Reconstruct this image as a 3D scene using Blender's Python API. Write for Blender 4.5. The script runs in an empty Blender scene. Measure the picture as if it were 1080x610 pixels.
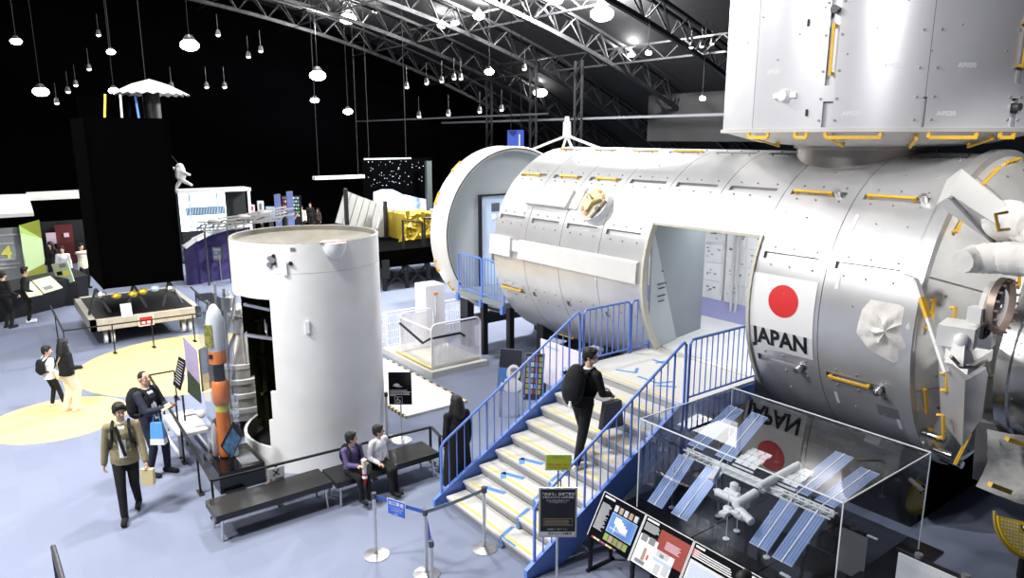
import bpy, bmesh, math, random
from mathutils import Matrix, Vector, Euler
import numpy as np
R_ = math.radians
random.seed(7)
SC = bpy.context.scene
COL = SC.collection

# ------------------------------------------------------------------ camera, world, exposure
CAM_H = 5.4
cam_d = bpy.data.cameras.new('camera'); cam = bpy.data.objects.new('camera', cam_d); COL.objects.link(cam)
cam_d.sensor_width = 36; cam_d.lens = 25.0; cam_d.clip_start = 0.05; cam_d.clip_end = 300
PITCH = math.atan(160/750.)
cam.location = (0, 0, CAM_H)
cam.rotation_euler = (R_(90) - PITCH, 0, math.atan2(.7985, .602))
SC.camera = cam
SC.view_settings.view_transform = 'Standard'; SC.view_settings.look = 'None'
SC.view_settings.exposure = 1.1; SC.view_settings.gamma = 1; SC.view_settings.use_curve_mapping = False
wd = bpy.data.worlds.new('hall_ambient'); SC.world = wd; wd.use_nodes = True
wd.node_tree.nodes['Background'].inputs[0].default_value = (.75, .82, 1, 1)
wd.node_tree.nodes['Background'].inputs[1].default_value = 0.0

# large lights: the hall's high-bay lamps over the exhibits (position, power, disc size)
HALL = [((-11.0, -2.5, 10.8), 760, 1.3), ((-13.0, 6.0, 11.2), 460, 1.0), ((-18.5, 0.5, 11.2), 300, 1.2), ((-24, 8.5, 11.0), 150, 1.2),
        ((-30, 2.0, 10.5), 130, 1.2), ((-9.0, 16.5, 11.5), 420, 1.2), ((-8.0, 1.0, 11.0), 200, 1.0), ((-8.0, -6.5, 10.0), 640, 1.6)]
for k, (p, w, sz) in enumerate(HALL):
    l = bpy.data.lights.new('high_bay_lamp', 'AREA'); l.shape = 'DISK'; l.size = sz; l.energy = w; l.color = (1, .985, .965)
    o = bpy.data.objects.new('high_bay_lamp', l); COL.objects.link(o); o.location = p

l = bpy.data.lights.new('spot_on_module_end', 'SPOT'); l.energy = 1100; l.spot_size = R_(34); l.spot_blend = .5; l.shadow_soft_size = .25   # ceiling spotlight aimed at the module's end cone
o = bpy.data.objects.new('spot_on_module_end', l); COL.objects.link(o); o.location = (2.0, 6.0, 9.2); o.rotation_euler = (Vector((-3.2, 10.9, 3.4))-Vector((2.0, 6.0, 9.2))).to_track_quat('-Z', 'Y').to_euler()
l = bpy.data.lights.new('spot_on_upper_module', 'SPOT'); l.energy = 1500; l.spot_size = R_(32); l.spot_blend = .6; l.shadow_soft_size = .3   # ceiling spotlight aimed at the upright module
o = bpy.data.objects.new('spot_on_upper_module', l); COL.objects.link(o); o.location = (1.5, -1.0, 10.0); o.rotation_euler = (Vector((-4.9, 10.0, 7.2))-Vector((1.5, -1.0, 10.0))).to_track_quat('-Z', 'Y').to_euler()
# ------------------------------------------------------------------ pixel rays (1080x610 frame) used only to read positions on known planes
_c, _s = math.cos(PITCH), math.sin(PITCH)
FW = Vector((-.7985, .602, 0)); RT = Vector((.602, .7985, 0)); UP = Vector((0, 0, 1)); CAMP = Vector((0, 0, CAM_H))
def ray(px, py):
    a = (px-540)/750.; b = (305-py)/750.
    return a*RT + (_c+b*_s)*FW + (-_s+b*_c)*UP
def at(px, py, z=0.): r = ray(px, py); return CAMP + r*((z-CAM_H)/r.z)
def aty(px, py, y): r = ray(px, py); return CAMP + r*(y/r.y)
def atx(px, py, x): r = ray(px, py); return CAMP + r*(x/r.x)
def atd(px, py, base):                     # point seen at (px,py) at the same view depth as base
    r = ray(px, py); return CAMP + r*((Vector(base)-CAMP).dot(FW)/r.dot(FW))

# ------------------------------------------------------------------ materials
MATS = {}
def mat(name, col, rough=.5, metal=0., nscale=0., namt=0., bump=0., bscale=40., emit=0., spec=None, alpha=None, aniso=None):
    if name in MATS: return MATS[name]
    m = bpy.data.materials.new(name); m.use_nodes = True; nt = m.node_tree; b = nt.nodes['Principled BSDF']
    b.inputs['Base Color'].default_value = (*col, 1); b.inputs['Roughness'].default_value = rough; b.inputs['Metallic'].default_value = metal
    if spec is not None: b.inputs['Specular IOR Level'].default_value = spec
    tc = nt.nodes.new('ShaderNodeTexCoord')
    if namt:
        n = nt.nodes.new('ShaderNodeTexNoise'); n.inputs['Scale'].default_value = nscale; n.inputs['Detail'].default_value = 4
        nt.links.new(tc.outputs['Object'], n.inputs['Vector'])
        r = nt.nodes.new('ShaderNodeMapRange'); r.inputs['From Min'].default_value = .3; r.inputs['From Max'].default_value = .7
        r.inputs['To Min'].default_value = 1-namt; r.inputs['To Max'].default_value = 1+namt*.5
        nt.links.new(n.outputs['Fac'], r.inputs['Value'])
        mx = nt.nodes.new('ShaderNodeMix'); mx.data_type = 'RGBA'; mx.blend_type = 'MULTIPLY'; mx.inputs[0].default_value = 1
        mx.inputs[6].default_value = (*col, 1); nt.links.new(r.outputs[0], mx.inputs[7]); nt.links.new(mx.outputs[2], b.inputs['Base Color'])
    if bump:
        n2 = nt.nodes.new('ShaderNodeTexNoise'); n2.inputs['Scale'].default_value = bscale; n2.inputs['Detail'].default_value = 3
        nt.links.new(tc.outputs['Object'], n2.inputs['Vector'])
        bp = nt.nodes.new('ShaderNodeBump'); bp.inputs['Strength'].default_value = bump; bp.inputs['Distance'].default_value = .02
        nt.links.new(n2.outputs['Fac'], bp.inputs['Height']); nt.links.new(bp.outputs[0], b.inputs['Normal'])
    if emit:
        b.inputs['Emission Color'].default_value = (*col, 1); b.inputs['Emission Strength'].default_value = emit
    MATS[name] = m; return m
def emis(name, col, st):
    return mat(name, col, .6, emit=st)

WHITE = mat('white_paint', (.86, .86, .85), .45, nscale=3, namt=.04)
STAGE = mat('rocket_white_paint', (.88, .88, .86), .5, nscale=2, namt=.06)
ALU = mat('module_shell', (.70, .70, .71), .34, .6, nscale=1.3, namt=.1, bump=.05, bscale=6)
ALUD = mat('module_recess', (.33, .33, .35), .5, .5)
STEEL = mat('brushed_steel', (.72, .72, .72), .28, .9, nscale=8, namt=.06)
SILVER = mat('polished_silver', (.75, .75, .76), .22, 1., nscale=3, namt=.08)
DSTEEL = mat('dark_steel', (.12, .12, .13), .4, .7)
BLACK = mat('black_paint', (.005, .005, .006), .5)
BLACKF = mat('black_fabric', (.006, .006, .007), .9, nscale=20, namt=.3)
NAVY = mat('navy_fabric', (.014, .018, .04), .8, nscale=20, namt=.3)
PITCHB = mat('matt_black', (.0006, .0006, .0008), .95, spec=.02)
SATIN = mat('black_satin_board', (.006, .006, .008), .16)
BLUE = mat('rail_blue_paint', (.13, .25, .72), .4)
BLUE2 = mat('rail_blue_shadow_paint', (.09, .17, .5), .5)
YEL = mat('handrail_yellow', (.85, .50, .045), .45, nscale=20, namt=.1)
YELT = mat('nosing_yellow', (.80, .58, .12), .6)
STEP = mat('stair_grey_vinyl', (.60, .59, .57), .6, nscale=60, namt=.08)
TAPE = mat('blue_tape', (.09, .26, .58), .6)
RED = mat('flag_red', (.78, .03, .03), .5)
FLAGW = mat('flag_white', (.90, .90, .90), .5)
CLOTHW = mat('beta_cloth', (.80, .78, .74), .75, nscale=5, namt=.08, bump=.6, bscale=9)
ORANGE = mat('rocket_orange', (.95, .25, .05), .45)
GOLD = mat('gold_foil', (.66, .48, .05), .35, .5, bump=1., bscale=22)
GREYP = mat('grey_panel', (.25, .29, .32), .55, nscale=2, namt=.05)
BENCH = mat('bench_black_leather', (.018, .018, .018), .38, nscale=30, namt=.2)
GREYM = mat('grey_metal', (.30, .30, .31), .45, .5)
LGREY = mat('light_grey_board', (.70, .71, .73), .5)
PURPLE = mat('purple_wall', (.03, .02, .11), .6)
CREAM = mat('cart_cream', (.50, .47, .41), .55, nscale=6, namt=.12)
DGREEN = mat('zinc_green', (.045, .055, .015), .55, nscale=6, namt=.35)
SKIN = mat('skin', (.72, .44, .31), .55)
HAIR = mat('black_hair', (.008, .007, .007), .65)
SHOEW = mat('white_shoe', (.8, .8, .8), .5)
KHAKI = mat('khaki_jacket', (.27, .23, .125), .8, nscale=14, namt=.15)
SHIRTW = mat('white_shirt', (.85, .85, .87), .7)
PURP = mat('purple_jacket', (.13, .10, .25), .8, nscale=14, namt=.2)
CREAMF = mat('cream_trousers', (.78, .70, .55), .8)
MASKF = mat('beige_face_mask', (.85, .68, .52), .7)
LBLUE = mat('blue_paper_bag', (.12, .38, .80), .6)
PAPER = mat('paper_bag', (.62, .52, .28), .7)
GBAG = mat('charcoal_bag', (.10, .10, .11), .75)
SCREEN = emis('lit_screen', (.80, .93, 1.), 1.6)
SOLAR = mat('solar_cell', (.16, .24, .48), .3, .1)
YPERF = mat('perforated_yellow', (.86, .60, .03), .45)

def glassy(name, tint=(.93, .95, .97), ior=1.5, rough=0.):
    m = bpy.data.materials.new(name); m.use_nodes = True; nt = m.node_tree; nt.nodes.remove(nt.nodes['Principled BSDF'])
    out = nt.nodes['Material Output']; t = nt.nodes.new('ShaderNodeBsdfTransparent'); t.inputs[0].default_value = (*tint, 1)
    g = nt.nodes.new('ShaderNodeBsdfGlossy'); g.inputs['Roughness'].default_value = rough
    f = nt.nodes.new('ShaderNodeFresnel'); f.inputs[0].default_value = ior
    mx = nt.nodes.new('ShaderNodeMixShader'); ge = nt.nodes.new('ShaderNodeNewGeometry'); inv = nt.nodes.new('ShaderNodeMath'); inv.operation = 'SUBTRACT'; inv.inputs[0].default_value = 1; nt.links.new(ge.outputs['Backfacing'], inv.inputs[1])
    mu = nt.nodes.new('ShaderNodeMath'); mu.operation = 'MULTIPLY'; nt.links.new(f.outputs[0], mu.inputs[0]); nt.links.new(inv.outputs[0], mu.inputs[1]); nt.links.new(mu.outputs[0], mx.inputs[0]); nt.links.new(t.outputs[0], mx.inputs[1]); nt.links.new(g.outputs[0], mx.inputs[2])
    nt.links.new(mx.outputs[0], out.inputs[0]); MATS[name] = m; return m
GLASS = glassy('acrylic', ior=1.8)
EDGE = mat('acrylic_edge', (.80, .84, .86), .3)

# ------------------------------------------------------------------ mesh builder
def rotm(axis, deg): return Matrix.Rotation(R_(deg), 4, axis)
def fr(o, x, y):                            # frame with origin o, x axis x, y axis y
    x = Vector(x).normalized(); y = Vector(y); y = (y - x*y.dot(x)).normalized(); z = x.cross(y)
    return Matrix(((x.x, y.x, z.x, o[0]), (x.y, y.y, z.y, o[1]), (x.z, y.z, z.z, o[2]), (0, 0, 0, 1)))
WM = {}
class MB:
    def __init__(s, M=None): s.v = []; s.f = []; s.mi = []; s.m = 0; s.M = M
    def add(s, vs, fs):
        b = len(s.v)
        if s.M is not None: vs = [s.M @ Vector(p) for p in vs]
        s.v += [tuple(p) for p in vs]; s.f += [tuple(b+i for i in f) for f in fs]; s.mi += [s.m]*len(fs)
        return s
    def box(s, c, d, r=None):
        x, y, z = d[0]/2, d[1]/2, d[2]/2
        vs = [Vector(p) for p in ((-x,-y,-z),(x,-y,-z),(x,y,-z),(-x,y,-z),(-x,-y,z),(x,-y,z),(x,y,z),(-x,y,z))]
        c = Vector(c)
        vs = [(r @ p if r is not None else p)+c for p in vs]
        return s.add(vs, [(0,3,2,1),(4,5,6,7),(0,1,5,4),(1,2,6,5),(2,3,7,6),(3,0,4,7)])
    def bx(s, a, b): return s.box([(a[i]+b[i])/2 for i in range(3)], [abs(b[i]-a[i]) for i in range(3)])
    def hexa(s, p): return s.add(p, [(0,3,2,1),(4,5,6,7),(0,1,5,4),(1,2,6,5),(2,3,7,6),(3,0,4,7)])
    def cyl(s, p0, p1, r0, r1=None, n=14, caps=True):
        if r1 is None: r1 = r0
        p0 = Vector(p0); p1 = Vector(p1); d = (p1-p0)
        if d.length < 1e-6: return s
        d.normalize(); a = d.orthogonal().normalized(); b = d.cross(a)
        vs = []
        for k in range(n):
            t = 2*math.pi*k/n; u = a*math.cos(t)+b*math.sin(t); vs += [p0+u*r0, p1+u*r1]
        fs = [(2*k, 2*((k+1) % n), 2*((k+1) % n)+1, 2*k+1) for k in range(n)]
        if caps: fs += [tuple(2*k for k in range(n))[::-1], tuple(2*k+1 for k in range(n))]
        return s.add(vs, fs)
    def bar(s, p0, p1, w, h=None, up=(0,0,1)):   # rectangular bar
        h = h or w; p0 = Vector(p0); p1 = Vector(p1); d = (p1-p0)
        if d.length < 1e-6: return s
        d.normalize(); up = Vector(up)
        if abs(d.dot(up)) > .98: up = Vector((1,0,0))
        a = d.cross(up).normalized(); b = a.cross(d)
        vs = [p+a*(i*w/2)+b*(j*h/2) for p in (p0, p1) for i, j in ((-1,-1),(1,-1),(1,1),(-1,1))]
        return s.add(vs, [(0,3,2,1),(4,5,6,7),(0,1,5,4),(1,2,6,5),(2,3,7,6),(3,0,4,7)])
    def tube(s, pts, r, n=8, closed=False):
        P = [Vector(p) for p in pts]; N = len(P); rs = r if isinstance(r, (list, tuple)) else [r]*N
        vs = []; prev = None
        for i, p in enumerate(P):
            if closed: d = P[(i+1) % N]-P[i-1]
            else: d = P[min(i+1, N-1)]-P[max(i-1, 0)]
            d.normalize()
            if prev is None: a = d.orthogonal().normalized()
            else: a = (prev-d*prev.dot(d)).normalized()
            prev = a; b = d.cross(a)
            vs += [p+(a*math.cos(2*math.pi*k/n)+b*math.sin(2*math.pi*k/n))*rs[i] for k in range(n)]
        fs = []
        for i in range(N if closed else N-1):
            j = (i+1) % N
            fs += [(i*n+k, i*n+(k+1) % n, j*n+(k+1) % n, j*n+k) for k in range(n)]
        if not closed: fs += [tuple(range(n))[::-1], tuple((N-1)*n+k for k in range(n))]
        return s.add(vs, fs)
    def lathe(s, prof, c=(0,0,0), n=32, M=None, a0=0, a1=360):
        full = abs(a1-a0-360) < 1e-6; K = n if full else n+1; c = Vector(c); vs = []
        for r, z in prof:
            for k in range(K):
                t = R_(a0+(a1-a0)*k/n); p = Vector((r*math.cos(t), r*math.sin(t), z))
                vs.append((M @ p if M is not None else p)+c)
        fs = []
        for i in range(len(prof)-1):
            for k in range(n):
                k2 = (k+1) % K; fs.append((i*K+k, i*K+k2, (i+1)*K+k2, (i+1)*K+k))
        return s.add(vs, fs)
    def ell(s, c, r, n=12, rot=None):
        if not isinstance(r, (tuple, list)): r = (r, r, r)
        c = Vector(c); vs = []; m = n//2
        for i in range(1, m):
            ph = math.pi*i/m
            for k in range(n):
                t = 2*math.pi*k/n; p = Vector((r[0]*math.sin(ph)*math.cos(t), r[1]*math.sin(ph)*math.sin(t), r[2]*math.cos(ph)))
                vs.append((rot @ p if rot is not None else p)+c)
        top = Vector((0,0,r[2])); bot = -top
        if rot is not None: top = rot @ top; bot = rot @ bot
        vs += [top+c, bot+c]; fs = []
        for i in range(m-2):
            fs += [(i*n+k, (i+1)*n+k, (i+1)*n+(k+1) % n, i*n+(k+1) % n) for k in range(n)]
        T = len(vs)-2
        fs += [(T, k, (k+1) % n) for k in range(n)] + [(T+1, (m-2)*n+(k+1) % n, (m-2)*n+k) for k in range(n)]
        return s.add(vs, fs)
    def cap(s, p0, p1, r0, r1=None, n=10):
        r1 = r0 if r1 is None else r1
        s.cyl(p0, p1, r0, r1, n); s.ell(p0, r0, n); return s.ell(p1, r1, n)
    def prism(s, pts, vec):
        P = [Vector(p) for p in pts]; v = Vector(vec); n = len(P)
        return s.add(P+[p+v for p in P], [tuple(range(n))[::-1], tuple(range(n, 2*n))]+[(k, (k+1) % n, n+(k+1) % n, n+k) for k in range(n)])
    def loft(s, rings, n=16):               # rings: (centre, rx, ry, rotz) horizontal ellipses, bottom to top
        vs = []
        for c, rx, ry, rz in rings:
            for k in range(n):
                t = 2*math.pi*k/n; x = rx*math.cos(t); y = ry*math.sin(t)
                vs.append((c[0]+x*math.cos(rz)-y*math.sin(rz), c[1]+x*math.sin(rz)+y*math.cos(rz), c[2]))
        N = len(rings); fs = [(i*n+k, i*n+(k+1) % n, (i+1)*n+(k+1) % n, (i+1)*n+k) for i in range(N-1) for k in range(n)]
        fs += [tuple(range(n))[::-1], tuple((N-1)*n+k for k in range(n))]
        return s.add(vs, fs)
    def quad(s, a, b, c, d): return s.add([a, b, c, d], [(0, 1, 2, 3)])
    def build(s, name, mats, parent=None, world=False, sharp=38, flat=False, fixn=True, weld=False):
        if not isinstance(mats, (list, tuple)): mats = [mats]
        me = bpy.data.meshes.new(name)
        vs = s.v; loc = Vector((0,0,0))
        if parent is None:
            if vs:
                A = np.array([tuple(p) for p in vs]); mn = A.min(0); mx = A.max(0); loc = Vector(((mn[0]+mx[0])/2, (mn[1]+mx[1])/2, mn[2]))
            vs = [tuple(Vector(p)-loc) for p in vs]
        elif world:
            inv = WM[parent].inverted(); vs = [tuple(inv @ Vector(p)) for p in vs]
        me.from_pydata(vs, [], s.f)
        for m in mats: me.materials.append(m)
        if len(mats) > 1: me.polygons.foreach_set('material_index', s.mi)
        if fixn:
            bm = bmesh.new(); bm.from_mesh(me)
            if weld: bmesh.ops.remove_doubles(bm, verts=bm.verts, dist=2e-4)
            bmesh.ops.recalc_face_normals(bm, faces=bm.faces); bm.to_mesh(me); bm.free()
        if not flat:
            me.polygons.foreach_set('use_smooth', [True]*len(me.polygons)); me.set_sharp_from_angle(angle=R_(sharp))
        me.update()
        o = bpy.data.objects.new(name, me); COL.objects.link(o)
        if parent is None: o.location = loc; WM[o] = Matrix.Translation(loc)
        else: o.parent = parent; WM[o] = WM[parent]
        return o

def tag(o, label=None, cat=None, group=None, kind=None):
    if label: o['label'] = label
    if cat: o['category'] = cat
    if group: o['group'] = group
    if kind: o['kind'] = kind
    return o
def thing(name, label, cat, loc=(0,0,0), rz=0, group=None):
    o = bpy.data.objects.new(name, None); COL.objects.link(o); o.empty_display_size = .2
    o.location = loc; o.rotation_euler = (0, 0, rz)
    WM[o] = Matrix.Translation(Vector(loc)) @ Matrix.Rotation(rz, 4, 'Z')
    return tag(o, label, cat, group)
def struct(name, mb, mats, parent=None, **k):
    o = mb.build(name, mats, parent, **k)
    if parent is None: o['kind'] = 'structure'
    return o
def dup(root, loc=None, rz=None, label=None, group=None):
    c = root.copy(); COL.objects.link(c)
    for ch in root.children:
        d = ch.copy(); COL.objects.link(d); d.parent = c
        for g in ch.children:
            e = g.copy(); COL.objects.link(e); e.parent = d
    if loc is not None: c.location = loc
    if rz is not None: c.rotation_euler = (0, 0, rz)
    if label: c['label'] = label
    if group: c['group'] = group
    WM[c] = Matrix.Translation(c.location) @ Matrix.Rotation(c.rotation_euler[2], 4, 'Z')
    return c
def text_mesh(body, size, bold=0., ext=0.):
    cu = bpy.data.curves.new('lettering', 'FONT'); cu.body = body; cu.size = size; cu.align_x = 'CENTER'; cu.align_y = 'CENTER'
    cu.offset = bold; cu.extrude = ext; cu.resolution_u = 2
    o = bpy.data.objects.new('lettering', cu); COL.objects.link(o)
    dg = bpy.context.evaluated_depsgraph_get(); me = bpy.data.meshes.new_from_object(o.evaluated_get(dg))
    vs = [v.co.copy() for v in me.vertices]; fs = [tuple(p.vertices) for p in me.polygons]
    bpy.data.objects.remove(o); bpy.data.curves.remove(cu); bpy.data.meshes.remove(me)
    return vs, fs
def letter(mb, body, size, M, bold=0.):
    vs, fs = text_mesh(body, size, bold)
    return mb.add([M @ v for v in vs], fs) if vs else mb

# voxel union of a builder's closed solids -> one continuous skin
def fuse(mb, voxel, smooth=3):
    me = bpy.data.meshes.new('t'); me.from_pydata([tuple(p) for p in mb.v], [], mb.f); me.update()
    bm = bmesh.new(); bm.from_mesh(me); bmesh.ops.recalc_face_normals(bm, faces=bm.faces); bm.to_mesh(me); bm.free()
    o = bpy.data.objects.new('t', me); COL.objects.link(o)
    m = o.modifiers.new('r', 'REMESH'); m.mode = 'VOXEL'; m.voxel_size = voxel; m.use_smooth_shade = True
    if smooth:
        q = o.modifiers.new('s', 'SMOOTH'); q.factor = .5; q.iterations = smooth
    dg = bpy.context.evaluated_depsgraph_get(); me2 = bpy.data.meshes.new_from_object(o.evaluated_get(dg))
    out = MB(); out.add([v.co.copy() for v in me2.vertices], [tuple(p.vertices) for p in me2.polygons])
    bpy.data.objects.remove(o); bpy.data.meshes.remove(me); bpy.data.meshes.remove(me2)
    return out

# ================================================================== SETTING
def carpet():
    m = bpy.data.materials.new('carpet_tiles'); m.use_nodes = True; nt = m.node_tree; b = nt.nodes['Principled BSDF']; b.inputs['Roughness'].default_value = .95
    b.inputs['Specular IOR Level'].default_value = .15
    tc = nt.nodes.new('ShaderNodeTexCoord')
    br = nt.nodes.new('ShaderNodeTexBrick'); br.offset = .5; br.inputs['Scale'].default_value = 1; br.inputs['Mortar Size'].default_value = 0
    br.inputs['Brick Width'].default_value = 1.0; br.inputs['Row Height'].default_value = .5
    br.inputs['Color1'].default_value = (.20, .228, .315, 1); br.inputs['Color2'].default_value = (.218, .248, .338, 1)
    nt.links.new(tc.outputs['Object'], br.inputs['Vector'])
    n = nt.nodes.new('ShaderNodeTexNoise'); n.inputs['Scale'].default_value = 90; nt.links.new(tc.outputs['Object'], n.inputs['Vector'])
    n2 = nt.nodes.new('ShaderNodeTexNoise'); n2.inputs['Scale'].default_value = .8; nt.links.new(tc.outputs['Object'], n2.inputs['Vector'])
    r = nt.nodes.new('ShaderNodeMapRange'); r.inputs['From Min'].default_value = .3; r.inputs['From Max'].default_value = .7; r.inputs['To Min'].default_value = .82; r.inputs['To Max'].default_value = 1.1
    nt.links.new(n.outputs['Fac'], r.inputs['Value'])
    mx = nt.nodes.new('ShaderNodeMix'); mx.data_type = 'RGBA'; mx.blend_type = 'MULTIPLY'; mx.inputs[0].default_value = 1
    nt.links.new(br.outputs['Color'], mx.inputs[6]); nt.links.new(r.outputs[0], mx.inputs[7]); nt.links.new(mx.outputs[2], b.inputs['Base Color'])
    return m
CARPET = carpet()
fl = bpy.data.meshes.new('floor'); fl.from_pydata([(-62, -14, 0), (9, -14, 0), (9, 40, 0), (-62, 40, 0), (-62, -14, -.1), (9, -14, -.1), (9, 40, -.1), (-62, 40, -.1)], [], [(0,1,2,3),(4,7,6,5),(0,4,5,1),(1,5,6,2),(2,6,7,3),(3,7,4,0)])
fl.materials.append(CARPET); o = bpy.data.objects.new('floor', fl); COL.objects.link(o); o['kind'] = 'structure'
YCARP = mat('yellow_carpet', (.72, .56, .26), .95, nscale=60, namt=.12, spec=.1)
for (cx, cy, rr) in ((-15.82, .8, 1.22), (-18.18, 3.84, 2.55)):
    mb = MB(); mb.lathe([(.001, .004), (rr, .004), (rr, 0)], (cx, cy, 0), 72); struct('trim_%d' % (1 if rr < 2 else 2), mb, YCARP)
WALLM = mat('black_wall', (.0004, .0004, .0006), .95, spec=.01)
for nm, a, b in (('wall_far', (-43.2, -14, 0), (-43, 40, 15)), ('wall_back', (-62, 39.8, 0), (9, 40, 15)), ('wall_front', (-62, -14, 0), (9, -13.8, 15)), ('wall_right', (8.8, -14, 0), (9, 40, 15))):
    struct(nm, MB().bx(a, b), WALLM)
# vaulted roof of dark corrugated sheet with lattice trusses under it
RY, RR_, RZ = 2., 68., -54.
def vault(y, dr=0.): return RZ + dr + math.sqrt(max((RR_)**2 - (y-RY)**2, 1))
ROOFM = mat('roof_sheet', (.012, .012, .0125), .9, spec=.15, nscale=2, namt=.3)
mb = MB(); ys = [(-14 + 54*k/36) for k in range(37)]; vs = []; fs = []
for y in ys: vs += [(-62, y, vault(y)), (9, y, vault(y))]
for k in range(36): fs.append((2*k, 2*k+1, 2*k+3, 2*k+2))
mb.add(vs, fs); struct('ceiling', mb, ROOFM)
TRM = mat('truss_steel', (.008, .008, .009), .5, .3)
def truss(x):
    mb = MB(); n = 30; y0, y1 = -10, 36
    P = [y0+(y1-y0)*k/n for k in range(n+1)]
    for w in (-.25, .25):
        for k in range(n):
            a = (x+w, P[k], vault(P[k])-.35); b = (x+w, P[k+1], vault(P[k+1])-.35); mb.bar(a, b, .13)
    for k in range(n): mb.bar((x, P[k], vault(P[k])-1.35), (x, P[k+1], vault(P[k+1])-1.35), .18)
    for k in range(n):
        ym = (P[k]+P[k+1])/2
        for w in (-.25, .25):
            mb.bar((x+w, P[k], vault(P[k])-.35), (x, ym, vault(ym)-1.35), .07); mb.bar((x+w, P[k+1], vault(P[k+1])-.35), (x, ym, vault(ym)-1.35), .05)
    return struct('roof_truss', mb, TRM)
for x in (-15, -20, -25, -30, -35, -40, -46): truss(x)
for y in (2, 6.5, 11, 15.5, 20, 25):            # long lattice purlins
    mb = MB(); z = vault(y)-1.2
    mb.bar((-58, y, z), (-9, y, z), .08); mb.bar((-58, y, z+.7), (-9, y, z+.7), .08)
    x = -58
    while x < -10: mb.bar((x, y, z), (x+1, y, z+.7), .04); mb.bar((x+1, y, z+.7), (x+2, y, z), .04); x += 2
    struct('roof_purlin', mb, TRM)

# ================================================================== LABORATORY MODULE
YK, ZK, RK = 11.3, CAM_H-2.42, 2.2
def kp(x, r, a): return Vector((x, YK-r*math.cos(R_(a)), ZK+r*math.sin(R_(a))))
XS = [-12.75+1.1*k for k in range(9)]
DOOR = (-8.30, -6.16, -38., 26.5)
def merge(vals, eps):
    out = []
    for v in sorted(vals):
        if not out or v-out[-1] > eps: out.append(v)
    return out
def shellgrid(mb, us, an, cell, pf, rin, closed=True):
    """cell(u, a) -> (radius, material) or None for an opening"""
    na = len(an)-1
    C = [[cell((us[i]+us[i+1])/2, (an[j]+an[j+1])/2) for j in range(na)] for i in range(len(us)-1)]
    for i in range(len(us)-1):
        for j in range(na):
            c = C[i][j]
            if c:
                mb.m = c[1]; r = c[0]
                mb.add([pf(us[i], r, an[j]), pf(us[i+1], r, an[j]), pf(us[i+1], r, an[j+1]), pf(us[i], r, an[j+1])], [(0,1,2,3)])
            # walls to next in u and in angle
            for (ii, jj, e0, e1) in ((i+1, j, (us[i+1], an[j]), (us[i+1], an[j+1])), (i, (j+1) % na, (us[i], an[j+1]), (us[i+1], an[j+1]))):
                d = C[ii][jj] if ii < len(C) else None
                if ii >= len(C) and not c: continue
                ra = c[0] if c else rin; rb = d[0] if d else rin
                if abs(ra-rb) > 1e-5:
                    mb.m = 1 if (c and d and abs(ra-rb) > .02) else ((c or d)[1] if not (c and d) else (c[1] if c[1] else d[1]))  # deep slot walls take the darker metal, painting in the slot's shade
                    mb.add([pf(e0[0], ra, e0[1]), pf(e1[0], ra, e1[1]), pf(e1[0], rb, e1[1]), pf(e0[0], rb, e0[1])], [(0,1,2,3)])
LAB = thing('laboratory_module', 'long silver cylindrical space laboratory module with red disc flag and JAPAN lettering', 'spacecraft', (-8.4, YK, .78))
ROWS = (78., 47.5, 19.4, -22.5, 112.)
def kslot(x, a):
    for rrow in ROWS:
        if abs(a-rrow) < 1.35:
            k = int((x-XS[0])//1.1)
            if 0 <= k < 8:
                u = x-XS[k]
                if rrow == -22.5:
                    if k in (0, 6, 7): return .1 < u < .92
                    return .1 < u < .22
                return .1 < u < .95
    return False
us = [XS[0], XS[-1], DOOR[0], DOOR[1]]
for k, x in enumerate(XS[:-1]):
    us += [x+.1, x+.22, x+.92, x+.95]
    if k: us += [x-.006, x+.006]
us = merge(us, .004)
an = [4*k for k in range(-11, 79)] + [ -38., 26.5]
for rr in ROWS: an += [rr-1.35, rr+1.35]
an = merge([a for a in an if a >= -44], .2)
an = [a for a in an if not any(0 < abs(a-b) < .9 and a % 4 == 0 and b in (26.5,-38.) or 0 < abs(a-b) < .4 and a % 4 == 0 and b != a for b in an)]
if an[-1] < 316: an.append(316)
an[0] = -44; an = [a for a in an if a <= 316]
def kcell(x, a):
    if DOOR[0] < x < DOOR[1] and DOOR[2] < a < DOOR[3]: return None
    if kslot(x, a): return (RK-.055, 0)
    if any(abs(x-s) < .0055 for s in XS[1:-1]): return (RK-.012, 1)
    return (RK, 0)
mb = MB(); shellgrid(mb, us, an, kcell, kp, RK-.07)
# inner skin
mb.m = 2
ia = [-44+5*k for k in range(73)]
for j in range(len(ia)-1):
    a0, a1 = ia[j], ia[j+1]
    segs = [(XS[0], XS[-1])] if not (a0 >= -39 and a1 <= 27) else [(XS[0], DOOR[0]), (DOOR[1], XS[-1])]
    for (x0, x1) in segs: mb.quad(kp(x0, RK-.07, a0), kp(x0, RK-.07, a1), kp(x1, RK-.07, a1), kp(x1, RK-.07, a0))
# bolts along the slots
mb.m = 1
for rr in ROWS[:4]:
    for x in XS[:-1]:
        for u in (.25, .55, .9):
            for da in (-3.4, 3.4):
                a = rr+da
                if DOOR[0]-.05 < x+u < DOOR[1]+.05 and DOOR[2] < a < DOOR[3]+1: continue
                mb.cyl(kp(x+u, RK-.01, a), kp(x+u, RK+.022, a), .017, .012, 8)
for x in (-11.2, -9.0, -4.6, -5.6, -4.2):
    for a in (36, 60, 6, -35):
        if x > -6 or a > 30: mb.cyl(kp(x, RK-.01, a), kp(x, RK+.015, a), .014, .01, 6)
shell = mb.build('shell', [ALU, ALUD, WHITE], LAB, world=True, sharp=25, weld=True)
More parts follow.
